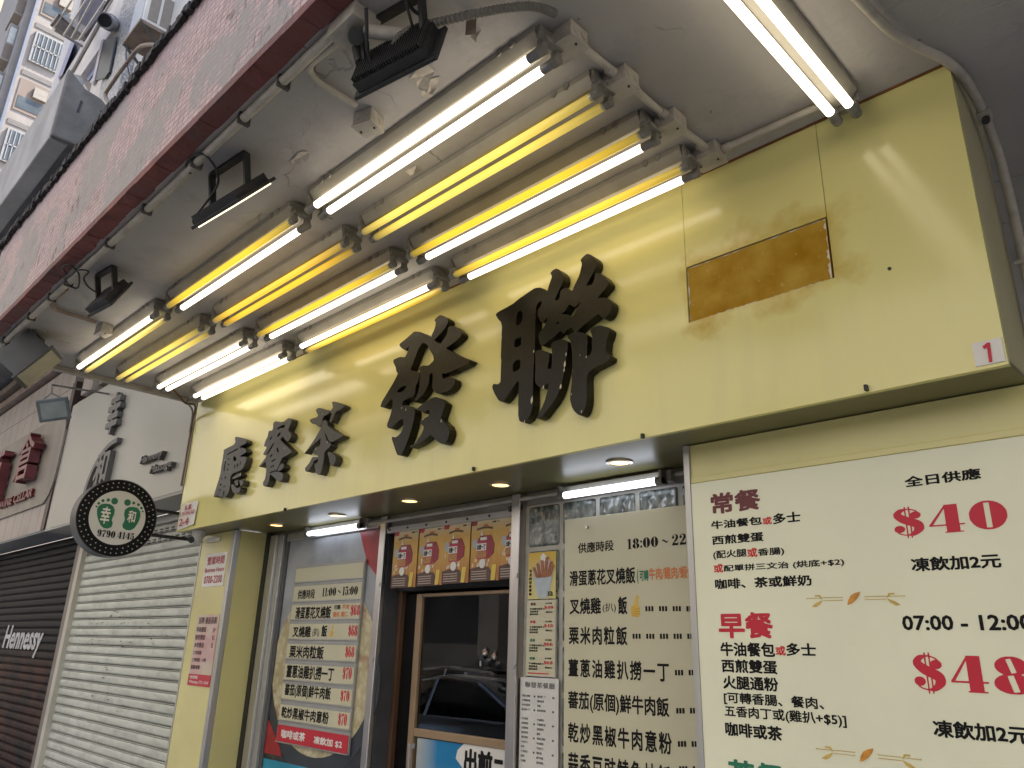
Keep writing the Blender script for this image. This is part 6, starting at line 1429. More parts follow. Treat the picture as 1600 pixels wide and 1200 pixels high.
# ------------------------------------------------------------------ massage shop next door
M_MSG = mat('grey_white_panel', (0.345, 0.338, 0.298), 0.4, 0.06, 1.2, dirt=0.15, dcol=(0.36, 0.35, 0.32), dscale=1.5)
M_GREYL = mat('grey_letter', (0.095, 0.09, 0.087), 0.45, 0.15, 12)
ms = thing('shop_sign', 'plain grey-white sign panel with raised grey letters of the massage shop', 'shop sign', (-6.9, 0, 2.59))
MB().box(-8.24, -5.292, 0.0, 0.30, 2.592, 3.835).build('panel', M_MSG, ms)
MB().box(-8.40, -8.2405, 0.005, 0.30, 2.592, 3.835).build('edge_panel', mat('grey_edge_panel', (0.40, 0.385, 0.35), 0.45, 0.08, 2), ms)
MB().box(-8.4, -5.292, 0.004, 0.30, 2.572, 2.5915).build('underside', mat('grey_underside', (0.30, 0.295, 0.275), 0.5, 0.1, 3), ms)
YL = -0.045
def raised(s_, BL, TR, mt_, parent, name, bold=0.02, dep=0.045, y=YL, shear=0.0):
    fit(s_, BL, TR, y, mt_, parent, name, bold, depth=dep - 0.001 if y < -0.03 else dep, bev=0.002, shear=shear)
raised('幸', (160, 683), (193, 607), M_GREYL, ms, 'character', 0.035)
raised('和', (142, 761), (174, 698), M_GREYL, ms, 'character', 0.03)
c0 = PY(165, 764, YL)
rx_ = c0[0] - PY(130, 764, YL)[0]
rz_ = PY(165, 691, YL)[1] - c0[1]
ar = MB()
n = 40
vs = []
for k in range(n + 1):
    a = R(88) + R(200) * k / n
    for q_ in (0.90, 1.0):
        for y_ in (YL + 0.004, -0.001):
            vs.append((c0[0] + rx_ * q_ * math.cos(a), y_, c0[1] + rz_ * q_ * math.sin(a)))
ar.add(vs, [f_ for k in range(n) for f_ in ((4 * k, 4 * k + 2, 4 * k + 6, 4 * k + 4), (4 * k + 1, 4 * k + 5, 4 * k + 7, 4 * k + 3), (4 * k, 4 * k + 4, 4 * k + 5, 4 * k + 1), (4 * k + 2, 4 * k + 3, 4 * k + 7, 4 * k + 6))] + [(0, 1, 3, 2), (4 * n, 4 * n + 2, 4 * n + 3, 4 * n + 1)])
ar.build('oval_arc', M_GREYL, ms)
raised('Harmony', (217, 729), (255, 700), M_GREYL, ms, 'lettering', 0.014, 0.035, -0.036, shear=0.2)
raised('Massage', (232, 744), (269, 716), M_GREYL, ms, 'lettering', 0.014, 0.035, -0.036, shear=0.2)

def shutter(name, label, x0, x1, z0, z1, y, material, slot_z=None):
    t = thing(name, label, 'roller shutter', ((x0 + x1) / 2, y, z0))
    pr = []
    pit = 0.0715
    k = int((z1 - z0) / pit) + 1
    for i in range(k):
        b = z1 - i * pit
        for f, d in ((0.0, 0.030), (0.075, 0.030), (0.08, -0.008), (0.135, -0.009), (0.14, 0.028), (0.215, 0.028), (0.22, -0.0075), (0.30, -0.010), (0.55, -0.0115), (0.80, -0.0105), (0.93, -0.008), (0.98, -0.004)):
            pr.append((y + d, b - f * pit))
    MB().profile(pr, x0, x1).build('curtain', material, t, smooth=True)
    if slot_z:
        sl_ = MB()
        for zz in slot_z:
            n_ = int((x1 - x0) / 0.11)
            for i in range(n_):
                xx = x0 + 0.03 + i * 0.11
                sl_.box(xx, xx + 0.055, y - 0.0165, y - 0.0120, zz, zz + 0.010)
        sl_.build('vent_slot', M_BLACK, t)
    return t
M_SHW = mat('white_shutter_paint', (0.53, 0.545, 0.48), 0.5, 0.1, 3, 0.1, 30, dirt=0.55, dcol=(0.24, 0.23, 0.21), dscale=5.5, stretch=(1, 1, 3))
ws = shutter('roller_shutter', 'closed off-white roller shutter with scuffs under the massage sign', -8.02, -5.29, 0.0, 2.572, 0.31, M_SHW, (2.445, 2.425, 2.373, 2.353))
sc = MB()
random.seed(11)
for k in range(46):
    px, py = random.choice(((155, 972), (205, 975), (230, 1003), (160, 1008), (185, 1003), (170, 1050), (215, 1060), (150, 1095), (175, 1100), (185, 960)))
    x, z = PY(px + random.gauss(0, 12), py + random.gauss(0, 8), 0.296)
    w_ = random.uniform(0.004, 0.05)
    sc.box(x, x + w_, 0.2945, 0.3005, z, z + random.uniform(0.003, 0.009))
sc.build('scuff_mark', mat('scuff_grey', (0.16, 0.155, 0.14), 0.7, 0.3, 40), ws)
gr = thing('shutter_rail', 'pale guide rail beside a brown strip between the two shutters', 'rail', (-8.12, 0.28, 0))
MB().box(-8.115, -8.025, 0.26, 0.34, 0, 2.572).build('rail', mat('rail_cream', (0.46, 0.43, 0.36), 0.45, 0.1, 5), gr, bevel=0.004)
MB().box(-8.215, -8.1165, 0.262, 0.34, 0, 2.572).build('strip', mat('rail_brown', (0.15, 0.13, 0.115), 0.5, 0.2, 5), gr, bevel=0.004)
ms2, ts2, bs2 = nodes_of('black_shutter_paint', 0.6)
bs2.inputs['Specular IOR Level'].default_value = 0.12
g_ = N(ts2, 'NewGeometry')
s3 = N(ts2, 'SeparateXYZ')
ts2.links.new(g_.outputs['Position'], s3.inputs[0])
rust = math_(ts2, 'MULTIPLY', ramp(ts2, noise(ts2, g_.outputs['Position'], 3.5, 8, 0.65), 0.42, 0.62), ramp(ts2, s3.outputs[2], 1.55, 1.35))
ts2.links.new(mix(ts2, math_(ts2, 'MULTIPLY', rust, 0.75), (0.014, 0.0135, 0.0145), (0.075, 0.030, 0.020)), bs2.inputs['Base Color'])
bsh = shutter('roller_shutter', 'closed black roller shutter with worn white lettering and rusty lower slats', -11.4, -8.22, 0.0, 2.572, 0.31, ms2)
fit('Hennessy', (0, 1024), (71, 976), 0.2935, mat('worn_white_letter', (0.50, 0.50, 0.50), 0.6, 0.35, 60), bsh, 'lettering', 0.02, depth=0.004, shear=0.2)
sr = thing('wall_strip', 'pale tiled jamb at the far left of the black shutter', 'jamb', (-11.5, 0.28, 0))
MB().box(-11.75, -11.42, 0.22, 0.4, 0, 2.572).build('jamb', mat('jamb_tile', (0.42, 0.40, 0.38), 0.6, 0.15, 4, dirt=0.4), sr)

# ------------------------------------------------------------------ wine shop sign further left
wc = thing('shop_sign', 'stone tiled shop sign with red raised letters above the black shutter', 'shop sign', (-9.5, 0, 2.6))
mti, tti, bti = nodes_of('stone_tile', 0.6)
gti = N(tti, 'NewGeometry')
sti = N(tti, 'SeparateXYZ')
tti.links.new(gti.outputs['Position'], sti.inputs[0])
cti = N(tti, 'CombineXYZ')
tti.links.new(sti.outputs[0], cti.inputs[0])
tti.links.new(sti.outputs[2], cti.inputs[1])
bk = N(tti, 'TexBrick', offset=0.0)
bk.inputs['Scale'].default_value = 1
bk.inputs['Brick Width'].default_value = 0.30
bk.inputs['Row Height'].default_value = 0.58
bk.inputs['Mortar Size'].default_value = 0.006
bk.inputs['Color1'].default_value = (0.40, 0.35, 0.32, 1)
bk.inputs['Color2'].default_value = (0.36, 0.315, 0.29, 1)
bk.inputs['Mortar'].default_value = (0.14, 0.11, 0.10, 1)
tti.links.new(cti.outputs[0], bk.inputs['Vector'])
tti.links.new(mix(tti, ramp(tti, noise(tti, gti.outputs['Position'], 3, 8, 0.6), 0.45, 0.7, 0, 0.4), bk.outputs['Color'], (0.22, 0.19, 0.17)), bti.inputs['Base Color'])
MB().box(-14, -8.52, 0.0, 0.3, 2.592, 4.35).build('wall_tiles', mti, wc)
MB().box(-8.515, -8.405, -0.01, 0.3, 2.592, 4.1).build('brown_strip', mat('brown_strip_paint', (0.05, 0.03, 0.026), 0.5, 0.2, 6), wc)
MB().box(-14, -8.4, 0.004, 0.30, 2.572, 2.5915).build('underside', mat('slate_underside', (0.15, 0.155, 0.165), 0.6, 0.2, 3), wc)
pn = []
xa, xb = -12.0, PY(89, 735, -0.01)[0]
za, zb = PY(60, 790, -0.01)[1], PY(85, 655, -0.01)[1]
rr = 0.25
pn = [(xa, za), (xb - rr, za)] + [(xb - rr + rr * math.sin(a), za + rr - rr * math.cos(a)) for a in (0.4, 0.8, 1.2)] + [(xb, za + rr), (xb, zb - rr)] + [(xb - rr + rr * math.cos(a), zb - rr + rr * math.sin(a)) for a in (0.4, 0.8, 1.2)] + [(xb - rr, zb), (xa, zb)]
MB().prism(pn, -0.02, -0.0005).build('panel', mat('grey_wood_panel', (0.235, 0.21, 0.18), 0.55, 0.2, 3, stretch=(1, 1, 0.3)), wc)
M_WRED = mat('wine_red_letter', (0.125, 0.020, 0.024), 0.4, 0.25, 6)
fit('倉', (17, 757), (60, 668), -0.14, M_WRED, wc, 'character', 0.010, depth=0.10, bev=0.003)
fit('酒', (-34, 790), (9, 700), -0.14, M_WRED, wc, 'character', 0.010, depth=0.10, bev=0.003)
fit('WINE CELLAR', (-3, 796), (52, 761), -0.05, M_WRED, wc, 'lettering', 0.03, depth=0.029)
# louvres and pipes over the wine shop
lv = thing('louvre_grille', 'rusty louvre strips and dark gap above the stone tiled sign', 'grille', (-10, 0.05, 4.4))
M_RUSTL = mat('rusty_louvre', (0.26, 0.20, 0.165), 0.7, 0.3, 8, dirt=0.6, dcol=(0.12, 0.06, 0.04), dscale=4)
MB().box(-14, -7.4, 0.10, 0.14, 4.36, 5.2).build('dark_gap', M_BLACK, lv)
for z in (4.40, 4.62):
    MB().box(-13.6, -7.6, -0.06, 0.09, z, z + 0.085).build('louvre', M_RUSTL, lv, bevel=0.004)
bw2 = thing('wall', 'dim grey wall with old boxes above the massage sign', 'wall', (-7, 0.3, 3.84))
MB().box(-8.4, -5.3, 0.20, 0.4, 3.84, 5.4).build('plaster', mat('dim_wall', (0.20, 0.18, 0.165), 0.85, 0.25, 3, 0.4, 20, dirt=0.5), bw2)
MB().box(-8.05, -7.75, -0.04, 0.18, 3.86, 4.35).build('pier', mti, bw2)
eb = thing('meter_box', 'old wood and grey boxes on the ledge above the massage sign', 'box', (-7.5, 0.1, 3.9))
MB().box(-7.72, -7.45, 0.0, 0.19, 3.90, 4.30).build('body', mat('box_khaki', (0.24, 0.21, 0.17), 0.7, 0.2, 8), eb, bevel=0.01)
MB().box(-7.40, -7.15, 0.05, 0.19, 3.92, 4.18).build('body', mat('box_blue_grey', (0.08, 0.10, 0.13), 0.6, 0.2, 8), eb, bevel=0.01)
# square flood light on an arm in front of the massage sign
t = thing('flood_light', 'square grey flood light on an arm in front of the massage sign', 'flood light', (-6.9, -0.5, 3.4), 'flood lights under the canopy')
c5 = Vector(on(84, 640, 1, -0.5))
view = (Vector(CAM) - c5).normalized()
Nn = (view + Vector((0.0, 0.0, -0.25))).normalized()
Xv = Nn.cross(Vector((0, 0, 1))).normalized() * -1
Xv = (Matrix.Rotation(R(20), 3, Nn) @ Xv)
Uv = Nn.cross(Xv)
t.location = c5
MB().obox(c5, Xv, Uv, Nn, 0.115, 0.092, 0.02).build('frame', mat('flood_grey', (0.11, 0.13, 0.14), 0.45, 0.1, 10), t, bevel=0.008)
MB().obox(c5 + Nn * 0.019, Xv, Uv, Nn, 0.09, 0.068, 0.003).build('lens', mat('flood_lens_sage', (0.24, 0.27, 0.26), 0.2, 0.1, 10), t)
MB().obox(c5 - Nn * 0.05, Xv, Uv, Nn, 0.09, 0.07, 0.03).build('heat_sink', MATS['flood_grey'], t, bevel=0.01)
arm = MB()
a1 = c5 + Xv * 0.12 + Uv * 0.05
arm.cyl(a1, c5 + Uv * 0.13 - Nn * 0.05, 0.007, 8).cyl(c5 - Xv * 0.12 + Uv * 0.05, c5 + Uv * 0.13 - Nn * 0.05, 0.007, 8)
arm.tube([c5 + Uv * 0.13 - Nn * 0.05, c5 + Uv * 0.16 - Nn * 0.25, Vector((c5.x - 0.4, 0.0, c5.z + 0.35))], 0.009, 8)
arm.build('bracket', M_HOLDER, t, smooth=True)

# ------------------------------------------------------------------ round projecting sign (lies in a plane X = const)
XS = -5.46
def PX(px, py, X):
    p = on(px, py, 0, X)
    return (p[1], p[2])
cy, cz = PX(183.5, 809, XS)
rad = abs(PX(248, 805, XS)[0] - PX(118.5, 813, XS)[0]) / 2
rs = thing('projecting_sign', 'round projecting sign with green footprints and a dotted black rim', 'sign', (XS, cy, cz))
def side(mb):
    mb.v = [(XS - y, x, z) for x, y, z in mb.v]
    return mb
side(MB().ring((cy, cz), rad * 0.985, rad, -0.004, 0.11, 72)).build('drum', mat('drum_slate', (0.055, 0.058, 0.064), 0.45, 0.1, 6), rs, smooth=True)
side(MB().disc((cy, cz), rad * 0.986, 0.0, 0.105, 72)).build('rim_face', mat('rim_black', (0.008, 0.008, 0.009), 0.5, 0.1, 20, spec=0.12), rs)
side(MB().ring((cy, cz), rad * 0.7, rad * 0.725, -0.006, -0.0005, 72)).build('inner_rim', MATS['rim_black'], rs)
side(MB().disc((cy, cz), rad * 0.70, -0.005, -0.0005, 72)).build('disc', mat('disc_white', (0.60, 0.59, 0.57), 0.35, 0.04, 5), rs)
dd = MB()
for ro, n_ in ((0.80, 36), (0.91, 42)):
    for i in range(n_):
        a = 2 * math.pi * (i + 0.5 * (ro > 0.85)) / n_
        dd.disc((cy + rad * ro * math.cos(a), cz + rad * ro * math.sin(a)), rad * 0.0165, -0.003, -0.0005, 8)
side(dd).build('led_dot', mat('led_dot_grey', (0.42, 0.42, 0.44), 0.3), rs)
def S(u, v):          # zoomed photo coordinates -> sign plane
    return PX(90 + u / 6.6667, 720 + v / 6.6667, XS + 0.006)
fg = MB()
def blob_(pts):
    fg.prism([S(*p) for p in pts], -0.0078, -0.0055)
fl1 = [(410, 520), (420, 480), (455, 452), (500, 446), (545, 452), (580, 475), (595, 515), (588, 560), (570, 595), (562, 620), (574, 650), (560, 690), (520, 706), (478, 700), (448, 670), (425, 620), (412, 570)]
fl2 = [(695, 540), (705, 505), (740, 482), (785, 480), (830, 490), (858, 525), (862, 570), (850, 620), (825, 665), (800, 700), (760, 724), (715, 722), (680, 700), (674, 665), (695, 630), (702, 600), (693, 570)]
blob_(fl1)
blob_(fl2)
for (u, v, r_) in ((594, 420, 35), (528, 408, 17), (472, 415, 16), (428, 443, 14), (404, 476, 10), (728, 435, 34), (792, 440, 15), (842, 457, 15), (874, 492, 14), (886, 528, 9)):
    blob_([(u + r_ * math.cos(k * math.pi / 8), v + r_ * math.sin(k * math.pi / 8)) for k in range(16)])
side(fg).build('footprint', mat('footprint_green', (0.008, 0.13, 0.065), 0.45), rs)
PLX = ('x', XS + 0.009)
def pl_(BL, TR):
    a, b = S(*BL), S(*TR)
    return (a[0], a[1], b[0], b[1])
fit('幸', 0, 0, PLX, M_WHITE, rs, 'lettering', 0.02, plane=pl_((430, 650), (565, 485)))
fit('和', 0, 0, PLX, M_WHITE, rs, 'lettering', 0.02, plane=pl_((718, 640), (822, 525)))
did('9790 4145', 0, 0, PLX, M_INK, rs, 'phone_number', plane=pl_((405, 785), (802, 758)))
for (a, b_) in (((1050, 520), (1290, 545)), ((960, 770), (1420, 835))):
    ya, za_ = PX(90 + a[0] / 6.6667, 720 + a[1] / 6.6667, XS - 0.05)
    MB().cyl((XS - 0.05, ya - 0.1, za_), (XS - 0.05, 0.31, za_ - 0.0), 0.012, 10).build('support_rod', M_BLACK, rs, smooth=True)

# ------------------------------------------------------------------ neighbour's canopy, upper walls
nc = thing('canopy', 'higher grey concrete canopy of the next building, broken at its end corner', 'canopy', (-9, -0.6, 4.8))
MB().box(-40, -5.35, -1.27, -1.15, 4.80, 5.36).build('front_face', M_CONCL, nc, bevel=0.01)
ef = MB()
random.seed(3)
ef.prismx([(-1.268, 4.802), (0.12, 4.802), (0.12, 5.22), (-0.80, 5.18), (-0.95, 5.17), (-1.03, 5.24), (-1.14, 5.26), (-1.268, 5.358)], -5.349, -5.30)
ef.build('end_face', M_CONC, nc, bevel=0.012)
MB().box(-40, -5.351, -1.149, 0.3, 4.83, 5.2).build('slab', mat('dark_soffit', (0.13, 0.135, 0.15), 0.85, 0.25, 2, 0.5, 15, dirt=0.6, dcol=(0.06, 0.06, 0.06)), nc)
ck = MB()
for (y, z, a, l) in ((-1.02, 5.05, 1.35, 0.10), (-1.05, 4.93, 1.2, 0.06), (-0.98, 5.16, 0.6, 0.05), (-1.15, 5.1, 1.5, 0.05)):
    ck.obox((-5.297, y, z), (1, 0, 0), (0, math.cos(a), math.sin(a)), (0, -math.sin(a), math.cos(a)), 0.0015, l, 0.008)
ck.build('crack', M_BLACK, nc)
wr = MB()
wr.tube(spline([(-5.6, -1.3, 5.2), (-5.7, -1.45, 5.0), (-5.5, -1.6, 4.6)], 8), 0.004, 6)

YU = 0.1
nb = thing('neighbour_building', 'pale grey old building beyond the canopies with casement windows and rails', 'building', (-9, YU, 5.2))
M_NW = mat('bluish_render', (0.40, 0.40, 0.43), 0.8, 0.12, 1.2, 0.2, 20, dirt=0.4, dcol=(0.30, 0.29, 0.30), dscale=1.4, stretch=(1, 1, 0.35))
xe = PY(97, 75, YU)[0]
MB().box(xe, -5.31, YU, 9, 5.37, 19).build('wall', M_NW, nb)
mpb, tpb, bpb = nodes_of('pebble_dash', 0.8)
gpb = N(tpb, 'NewGeometry')
vpb = N(tpb, 'TexVoronoi')
vpb.inputs['Scale'].default_value = 22
tpb.links.new(gpb.outputs['Position'], vpb.inputs['Vector'])
tpb.links.new(mix(tpb, ramp(tpb, vpb.outputs['Distance'], 0.2, 0.6), (0.46, 0.46, 0.47), (0.27, 0.28, 0.30)), bpb.inputs['Base Color'])
bump(tpb, bpb, vpb.outputs['Distance'], 0.6, 0.02)
def rectY(a, b, y):
    """corner pixels -> x0, x1, z0, z1 in the plane y"""
    (xa_, za_), (xb_, zb_) = PY(*a, y), PY(*b, y)
    return min(xa_, xb_), max(xa_, xb_), min(za_, zb_), max(za_, zb_)
xp0, xp1 = PY(186, 110, YU)[0], PY(216, 100, YU)[0]
MB().box(xp0, xp1, YU - 0.16, YU - 0.001, 5.4, 24).build('pilaster', mpb, nb)
MB().box(xp0 - 0.35, xp0 - 0.002, YU - 0.10, YU - 0.001, 5.4, 24).build('pilaster_edge', mat('pale_pilaster', (0.44, 0.40, 0.41), 0.8, 0.1, 3), nb)
def quadY(pts, y, th):
    mb = MB()
    f_ = [on(px, py, 1, y) for px, py in pts]
    b2 = [(p_[0], p_[1] + th, p_[2]) for p_ in f_]
    n_ = len(f_)
    return mb.add([tuple(p_) for p_ in f_] + b2, [tuple(range(n_)), tuple(range(2 * n_ - 1, n_ - 1, -1))] + [(i, n_ + i, n_ + (i + 1) % n_, (i + 1) % n_) for i in range(n_)])
M_BAND = mat('pale_band', (0.50, 0.485, 0.49), 0.75, 0.12, 1.2, 0.15, 20, dirt=0.4, dcol=(0.33, 0.31, 0.32), dscale=1.5)
quadY([(160, 20), (178, -8), (214, -8), (126, 118), (103, 113)], -0.05, 0.145).build('sill_band', M_BAND, nb)
quadY([(170, 4), (176, -6), (110, 112), (104, 111)], -0.10, 0.035).build('sill_nosing', mat('nosing_grey', (0.36, 0.34, 0.35), 0.8, 0.1, 2), nb)  # nosing in a darker grey than the band
wn = quadY([(126, 120), (192, 20), (197, 26), (186, 92), (142, 150)], 0.075, 0.02).build('window', mat('window_dark', (0.035, 0.033, 0.035), 0.5, 0.3, 2), nb)
quadY([(134, 121), (152, 95), (156, 99), (138, 126)], 0.03, 0.03).build('frame', mat('frame_blue', (0.16, 0.20, 0.36), 0.4, 0.1, 10), wn)
quadY([(140, 128), (160, 98), (160, 108), (145, 132)], 0.02, 0.03).build('frame', mat('frame_mauve', (0.33, 0.31, 0.36), 0.5, 0.1, 10), wn)
quadY([(160, 63), (181, 57), (170, 112), (164, 121), (145, 127)], -0.10, 0.02).build('casement', mat('casement_glass', (0.03, 0.042, 0.048), 0.5, 0.3, 3), wn)
quadY([(158, 63), (162, 61), (147, 127), (143, 128)], -0.11, 0.03).build('casement_edge', mat('frame_mauve', (0.33, 0.31, 0.36), 0.5), wn)
quadY([(152, 98), (170, 128), (150, 165), (138, 152)], 0.055, 0.04).build('under_sill', M_BAND, nb)
wd2 = quadY([(128, -5), (172, -5), (150, 30), (126, 62), (116, 40)], 0.03, 0.06).build('window', mat('window_dark', (0.045, 0.042, 0.045), 0.2), nb)
quadY([(165, -4), (172, -6), (150, 30), (144, 34)], -0.03, 0.02).build('frame', M_BLACK, wd2)
# fascia wall strip right of the pilaster
MB().box(xp1 + 0.02, -5.4, YU - 0.05, YU - 0.0012, 5.6, 24).build('side_wall', mat('side_render', (0.42, 0.43, 0.46), 0.8, 0.1, 1.5, 0.15, 30, dirt=0.35, dcol=(0.34, 0.33, 0.35)), nb)
# drain pipe stub
pp = thing('pipe', 'short grey pipe stub sticking out of the pale upper wall', 'pipe', (-10.6, YU, 10))
e0 = Vector(on(164, 32, 1, -0.30))
e1 = Vector(on(187, 42, 1, YU))
MB().tube([e1, (e0 + e1) / 2, e0], 0.105, 16).build('pipe', mat('pipe_grey', (0.30, 0.30, 0.31), 0.5, 0.15, 5), pp, smooth=True)
MB().cyl(e0, e0 - (e1 - e0).normalized() * 0.004, 0.085, 16).build('bore', M_BLACK, pp)
MB().tube([e0 + (e1 - e0) * 0.25, e0 + (e1 - e0) * 0.4], 0.118, 16).build('collar', MATS['pipe_grey'], pp, smooth=True)
# air conditioner box above the pink canopy
ac = thing('air_conditioner', 'white box air conditioner on a dark tray above the pink canopy', 'air conditioner', (-8.4, -0.1, 8.4))
x0, x1, y0, y1, z0, z1 = -8.64, -8.17, -0.25, 0.10, 8.41, 9.02
MB().box(x0, x1, y0, y1, z0 + 0.03, z1).build('casing', mat('ac_white', (0.58, 0.57, 0.55), 0.5, 0.06, 4, dirt=0.2), ac, bevel=0.012)
for q0_, q1_ in ((y0 + 0.05, -0.09), (-0.06, y1 - 0.02)):
    MB().box(x1 + 0.0005, x1 + 0.006, q0_, q1_, z0 + 0.10, z1 - 0.08).build('side_grille', mat('grille_taupe', (0.20, 0.18, 0.155), 0.6, 0.1, 40), ac)
MB().box(x0 + 0.03, x1 - 0.03, y0 - 0.006, y0 - 0.0005, z0 + 0.08, z1 - 0.05).build('front_grille', mat('grille_blue_grey', (0.24, 0.29, 0.36), 0.4, 0.1, 20), ac)
MB().box(x0 - 0.04, x1 + 0.04, y0 - 0.03, y1, z0 - 0.02, z0 + 0.028).build('tray', mat('tray_brown', (0.16, 0.12, 0.095), 0.7, 0.3, 8), ac)
for q0_ in (x1 + 0.03, x0 - 0.02):
    MB().tube([(q0_, y0 - 0.02, z0), (q0_, 0.09, z0 - 0.30)], 0.018, 6).build('bracket', M_BLACK, ac)
rl = thing('pipe_rail', 'bent brown pipe rail below the air conditioner on the canopy top', 'rail', (-8.6, -0.3, 8.0))
q = lambda a, b, y=-0.3: tuple(on(a, b, 1, y))
MB().tube(spline([q(175, 163), q(167, 156), q(165, 147), q(172, 135), q(185, 116), q(200, 96), q(212, 80), q(222, 72), q(238, 70), q(248, 74)], 6), 0.022, 10).build('pipe', mat('rusty_pipe', (0.14, 0.105, 0.085), 0.6, 0.3, 6), rl, smooth=True)
wc_ = thing('cable', 'thin drain cable hanging from the air conditioner', 'cable', tuple(q(198, 80)))
MB().tube(spline([q(198, 72), q(197, 90), q(201, 112), q(204, 126), q(196, 150)], 6), 0.008, 6).build('cable', M_CABLE, wc_, smooth=True)
# laundry rack and tray outside the far window
lr = thing('drying_rack', 'steel drying rack with dark laundry outside a window, top left', 'rack', tuple(on(100, 40, 1, -0.9)))
M_RACK = mat('rack_steel', (0.42, 0.40, 0.385), 0.35, 0.1, 10, metal=0.6)
for (a, b_) in (((112, 0), (84, 44)), ((150, -10), (112, 60)), ((165, 0), (124, 62)), ((138, -5), (100, 55))):
    MB().cyl(on(*a, 1, -0.7), on(*b_, 1, -0.7), 0.013, 8).build('rail', M_RACK, lr, smooth=True)
MB().cyl(on(84, 46, 1, -0.7), on(128, 72, 1, -0.25), 0.022, 8).build('front_rail', M_RACK, lr, smooth=True)
tq = [on(78, 40, 1, -0.75), on(90, 24, 1, -0.75), on(120, 38, 1, -0.3), on(132, 62, 1, -0.2), on(108, 62, 1, -0.4)]
MB().add([tuple(p) for p in tq] + [tuple(p + np.array([0, 0, 0.04])) for p in tq], [(0, 1, 2, 3, 4), (9, 8, 7, 6, 5)] + [(i, 5 + i, 5 + (i + 1) % 5, (i + 1) % 5) for i in range(5)]).build('tray', mat('tray_grey', (0.28, 0.26, 0.245), 0.7, 0.2, 6), lr)
cl_ = MB()
cl_.add([on(122, 34, 1, -0.45), on(128, 0, 1, -0.45), on(168, -12, 1, -0.45), on(160, 18, 1, -0.45), on(140, 45, 1, -0.45)], [(0, 1, 2, 3, 4)])
cl_.build('laundry', mat('navy_cloth', (0.035, 0.037, 0.07), 0.85, 0.4, 6), lr)
# blue downpipe strip at the corner
dp = thing('window_frame', 'bright blue window strip at the corner of the old building', 'window', PY(105, 90, YU) and (PY(105, 90, YU)[0], YU, PY(105, 90, YU)[1]))
MB().add([on(112, 62, 1, 0.0), on(117, 66, 1, 0.0), on(97, 118, 1, 0.0), on(90, 122, 1, 0.0)] + [on(112, 62, 1, 0.08), on(117, 66, 1, 0.08), on(97, 118, 1, 0.08), on(90, 122, 1, 0.08)],
         [(0, 1, 2, 3), (7, 6, 5, 4), (0, 4, 5, 1), (1, 5, 6, 2), (2, 6, 7, 3), (3, 7, 4, 0)]).build('strip', mat('blue_frame', (0.05, 0.085, 0.22), 0.4, 0.2, 10), dp)

# ------------------------------------------------------------------ tall block behind: side face X = -37, floors 2.75 m
XT = -37.0
tb_ = thing('tower_block', 'cream and brown tower block with stacked windows, far upper left', 'building', (XT, 5, 0))
M_CRM = mat('tower_cream', (0.165, 0.142, 0.125), 0.7, 0.1, 0.8, dirt=0.2, dcol=(0.3, 0.28, 0.27))
M_BRN = mat('tower_brown', (0.115, 0.082, 0.062), 0.7, 0.12, 1)
M_TWN = mat('tower_glass', (0.042, 0.052, 0.058), 0.35, 0.3, 2, spec=0.3)
MB().box(-50, XT, 1.75, 14, 0, 48).build('wall', M_CRM, tb_)
MB().box(XT + 0.001, XT + 0.14, 1.70, 1.80, 0, 48).build('downpipe', mat('pipe_blue', (0.085, 0.10, 0.14), 0.5, 0.1, 3), tb_)
MB().box(-50, XT - 0.3, 1.46, 1.7495, 0, 48).build('front_bay', M_CRM, tb_)
mtg = MB
for fl_ in range(5, 17):
    zf = 29.25 + (fl_ - 10) * 2.75
    MB().box(XT + 0.0005, XT + 0.03, 1.95, 12, zf - 0.14, zf + 0.12).build('floor_band', mat('band_dark', (0.085, 0.075, 0.07), 0.7), tb_)
    for yb in (2.05, 4.4, 7.0):
        odd = (fl_ + int(yb)) % 2
        if odd:
            rcs = MB().box(XT + 0.001, XT + 0.035, yb - 0.06, yb + 1.28, zf - 2.1, zf - 0.35).build('panel', M_BRN, tb_)
            MB().box(XT + 0.036, XT + 0.16, yb + 0.55, yb + 1.1, zf - 1.15, zf - 0.6).build('vent_box', mat('vent_beige', (0.17, 0.15, 0.125), 0.7), rcs)
            MB().box(XT + 0.0362, XT + 0.05, yb + 0.02, yb + 1.13, zf - 1.93, zf - 1.30).build('pane', M_TWN, rcs)
        else:
            wnd = MB().box(XT + 0.001, XT + 0.10, yb, yb + 1.25, zf - 2.1, zf - 0.35).build('window', mat('tower_frame', (0.16, 0.152, 0.145), 0.5), tb_)
            MB().box(XT + 0.101, XT + 0.11, yb + 0.10, yb + 1.15, zf - 2.0, zf - 0.45).build('pane', M_TWN, wnd)
            gb_ = MB()
            for i in range(6):
                gb_.box(XT + 0.112, XT + 0.135, yb + 0.14 + i * 0.18, yb + 0.18 + i * 0.18, zf - 2.0, zf - 0.45)
            gb_.box(XT + 0.112, XT + 0.135, yb + 0.1, yb + 1.15, zf - 1.25, zf - 1.18)
            gb_.build('grille', MATS['tower_frame'], wnd)
    # bays on the street front
    by = MB().box(XT - 2.6, XT - 0.9, 1.1, 1.4595, zf - 2.0, zf + 0.1)
    bb = by.build('bay', M_CRM, tb_)
    MB().box(XT - 0.899, XT - 0.89, 1.16, 1.42, zf - 1.0, zf - 0.1).build('pane', mat('bay_window_pale', (0.33, 0.325, 0.30), 0.4), bb)
    MB().box(XT - 0.8995, XT - 0.885, 1.13, 1.44, zf - 1.9, zf - 1.1).build('panel', M_BRN, bb)
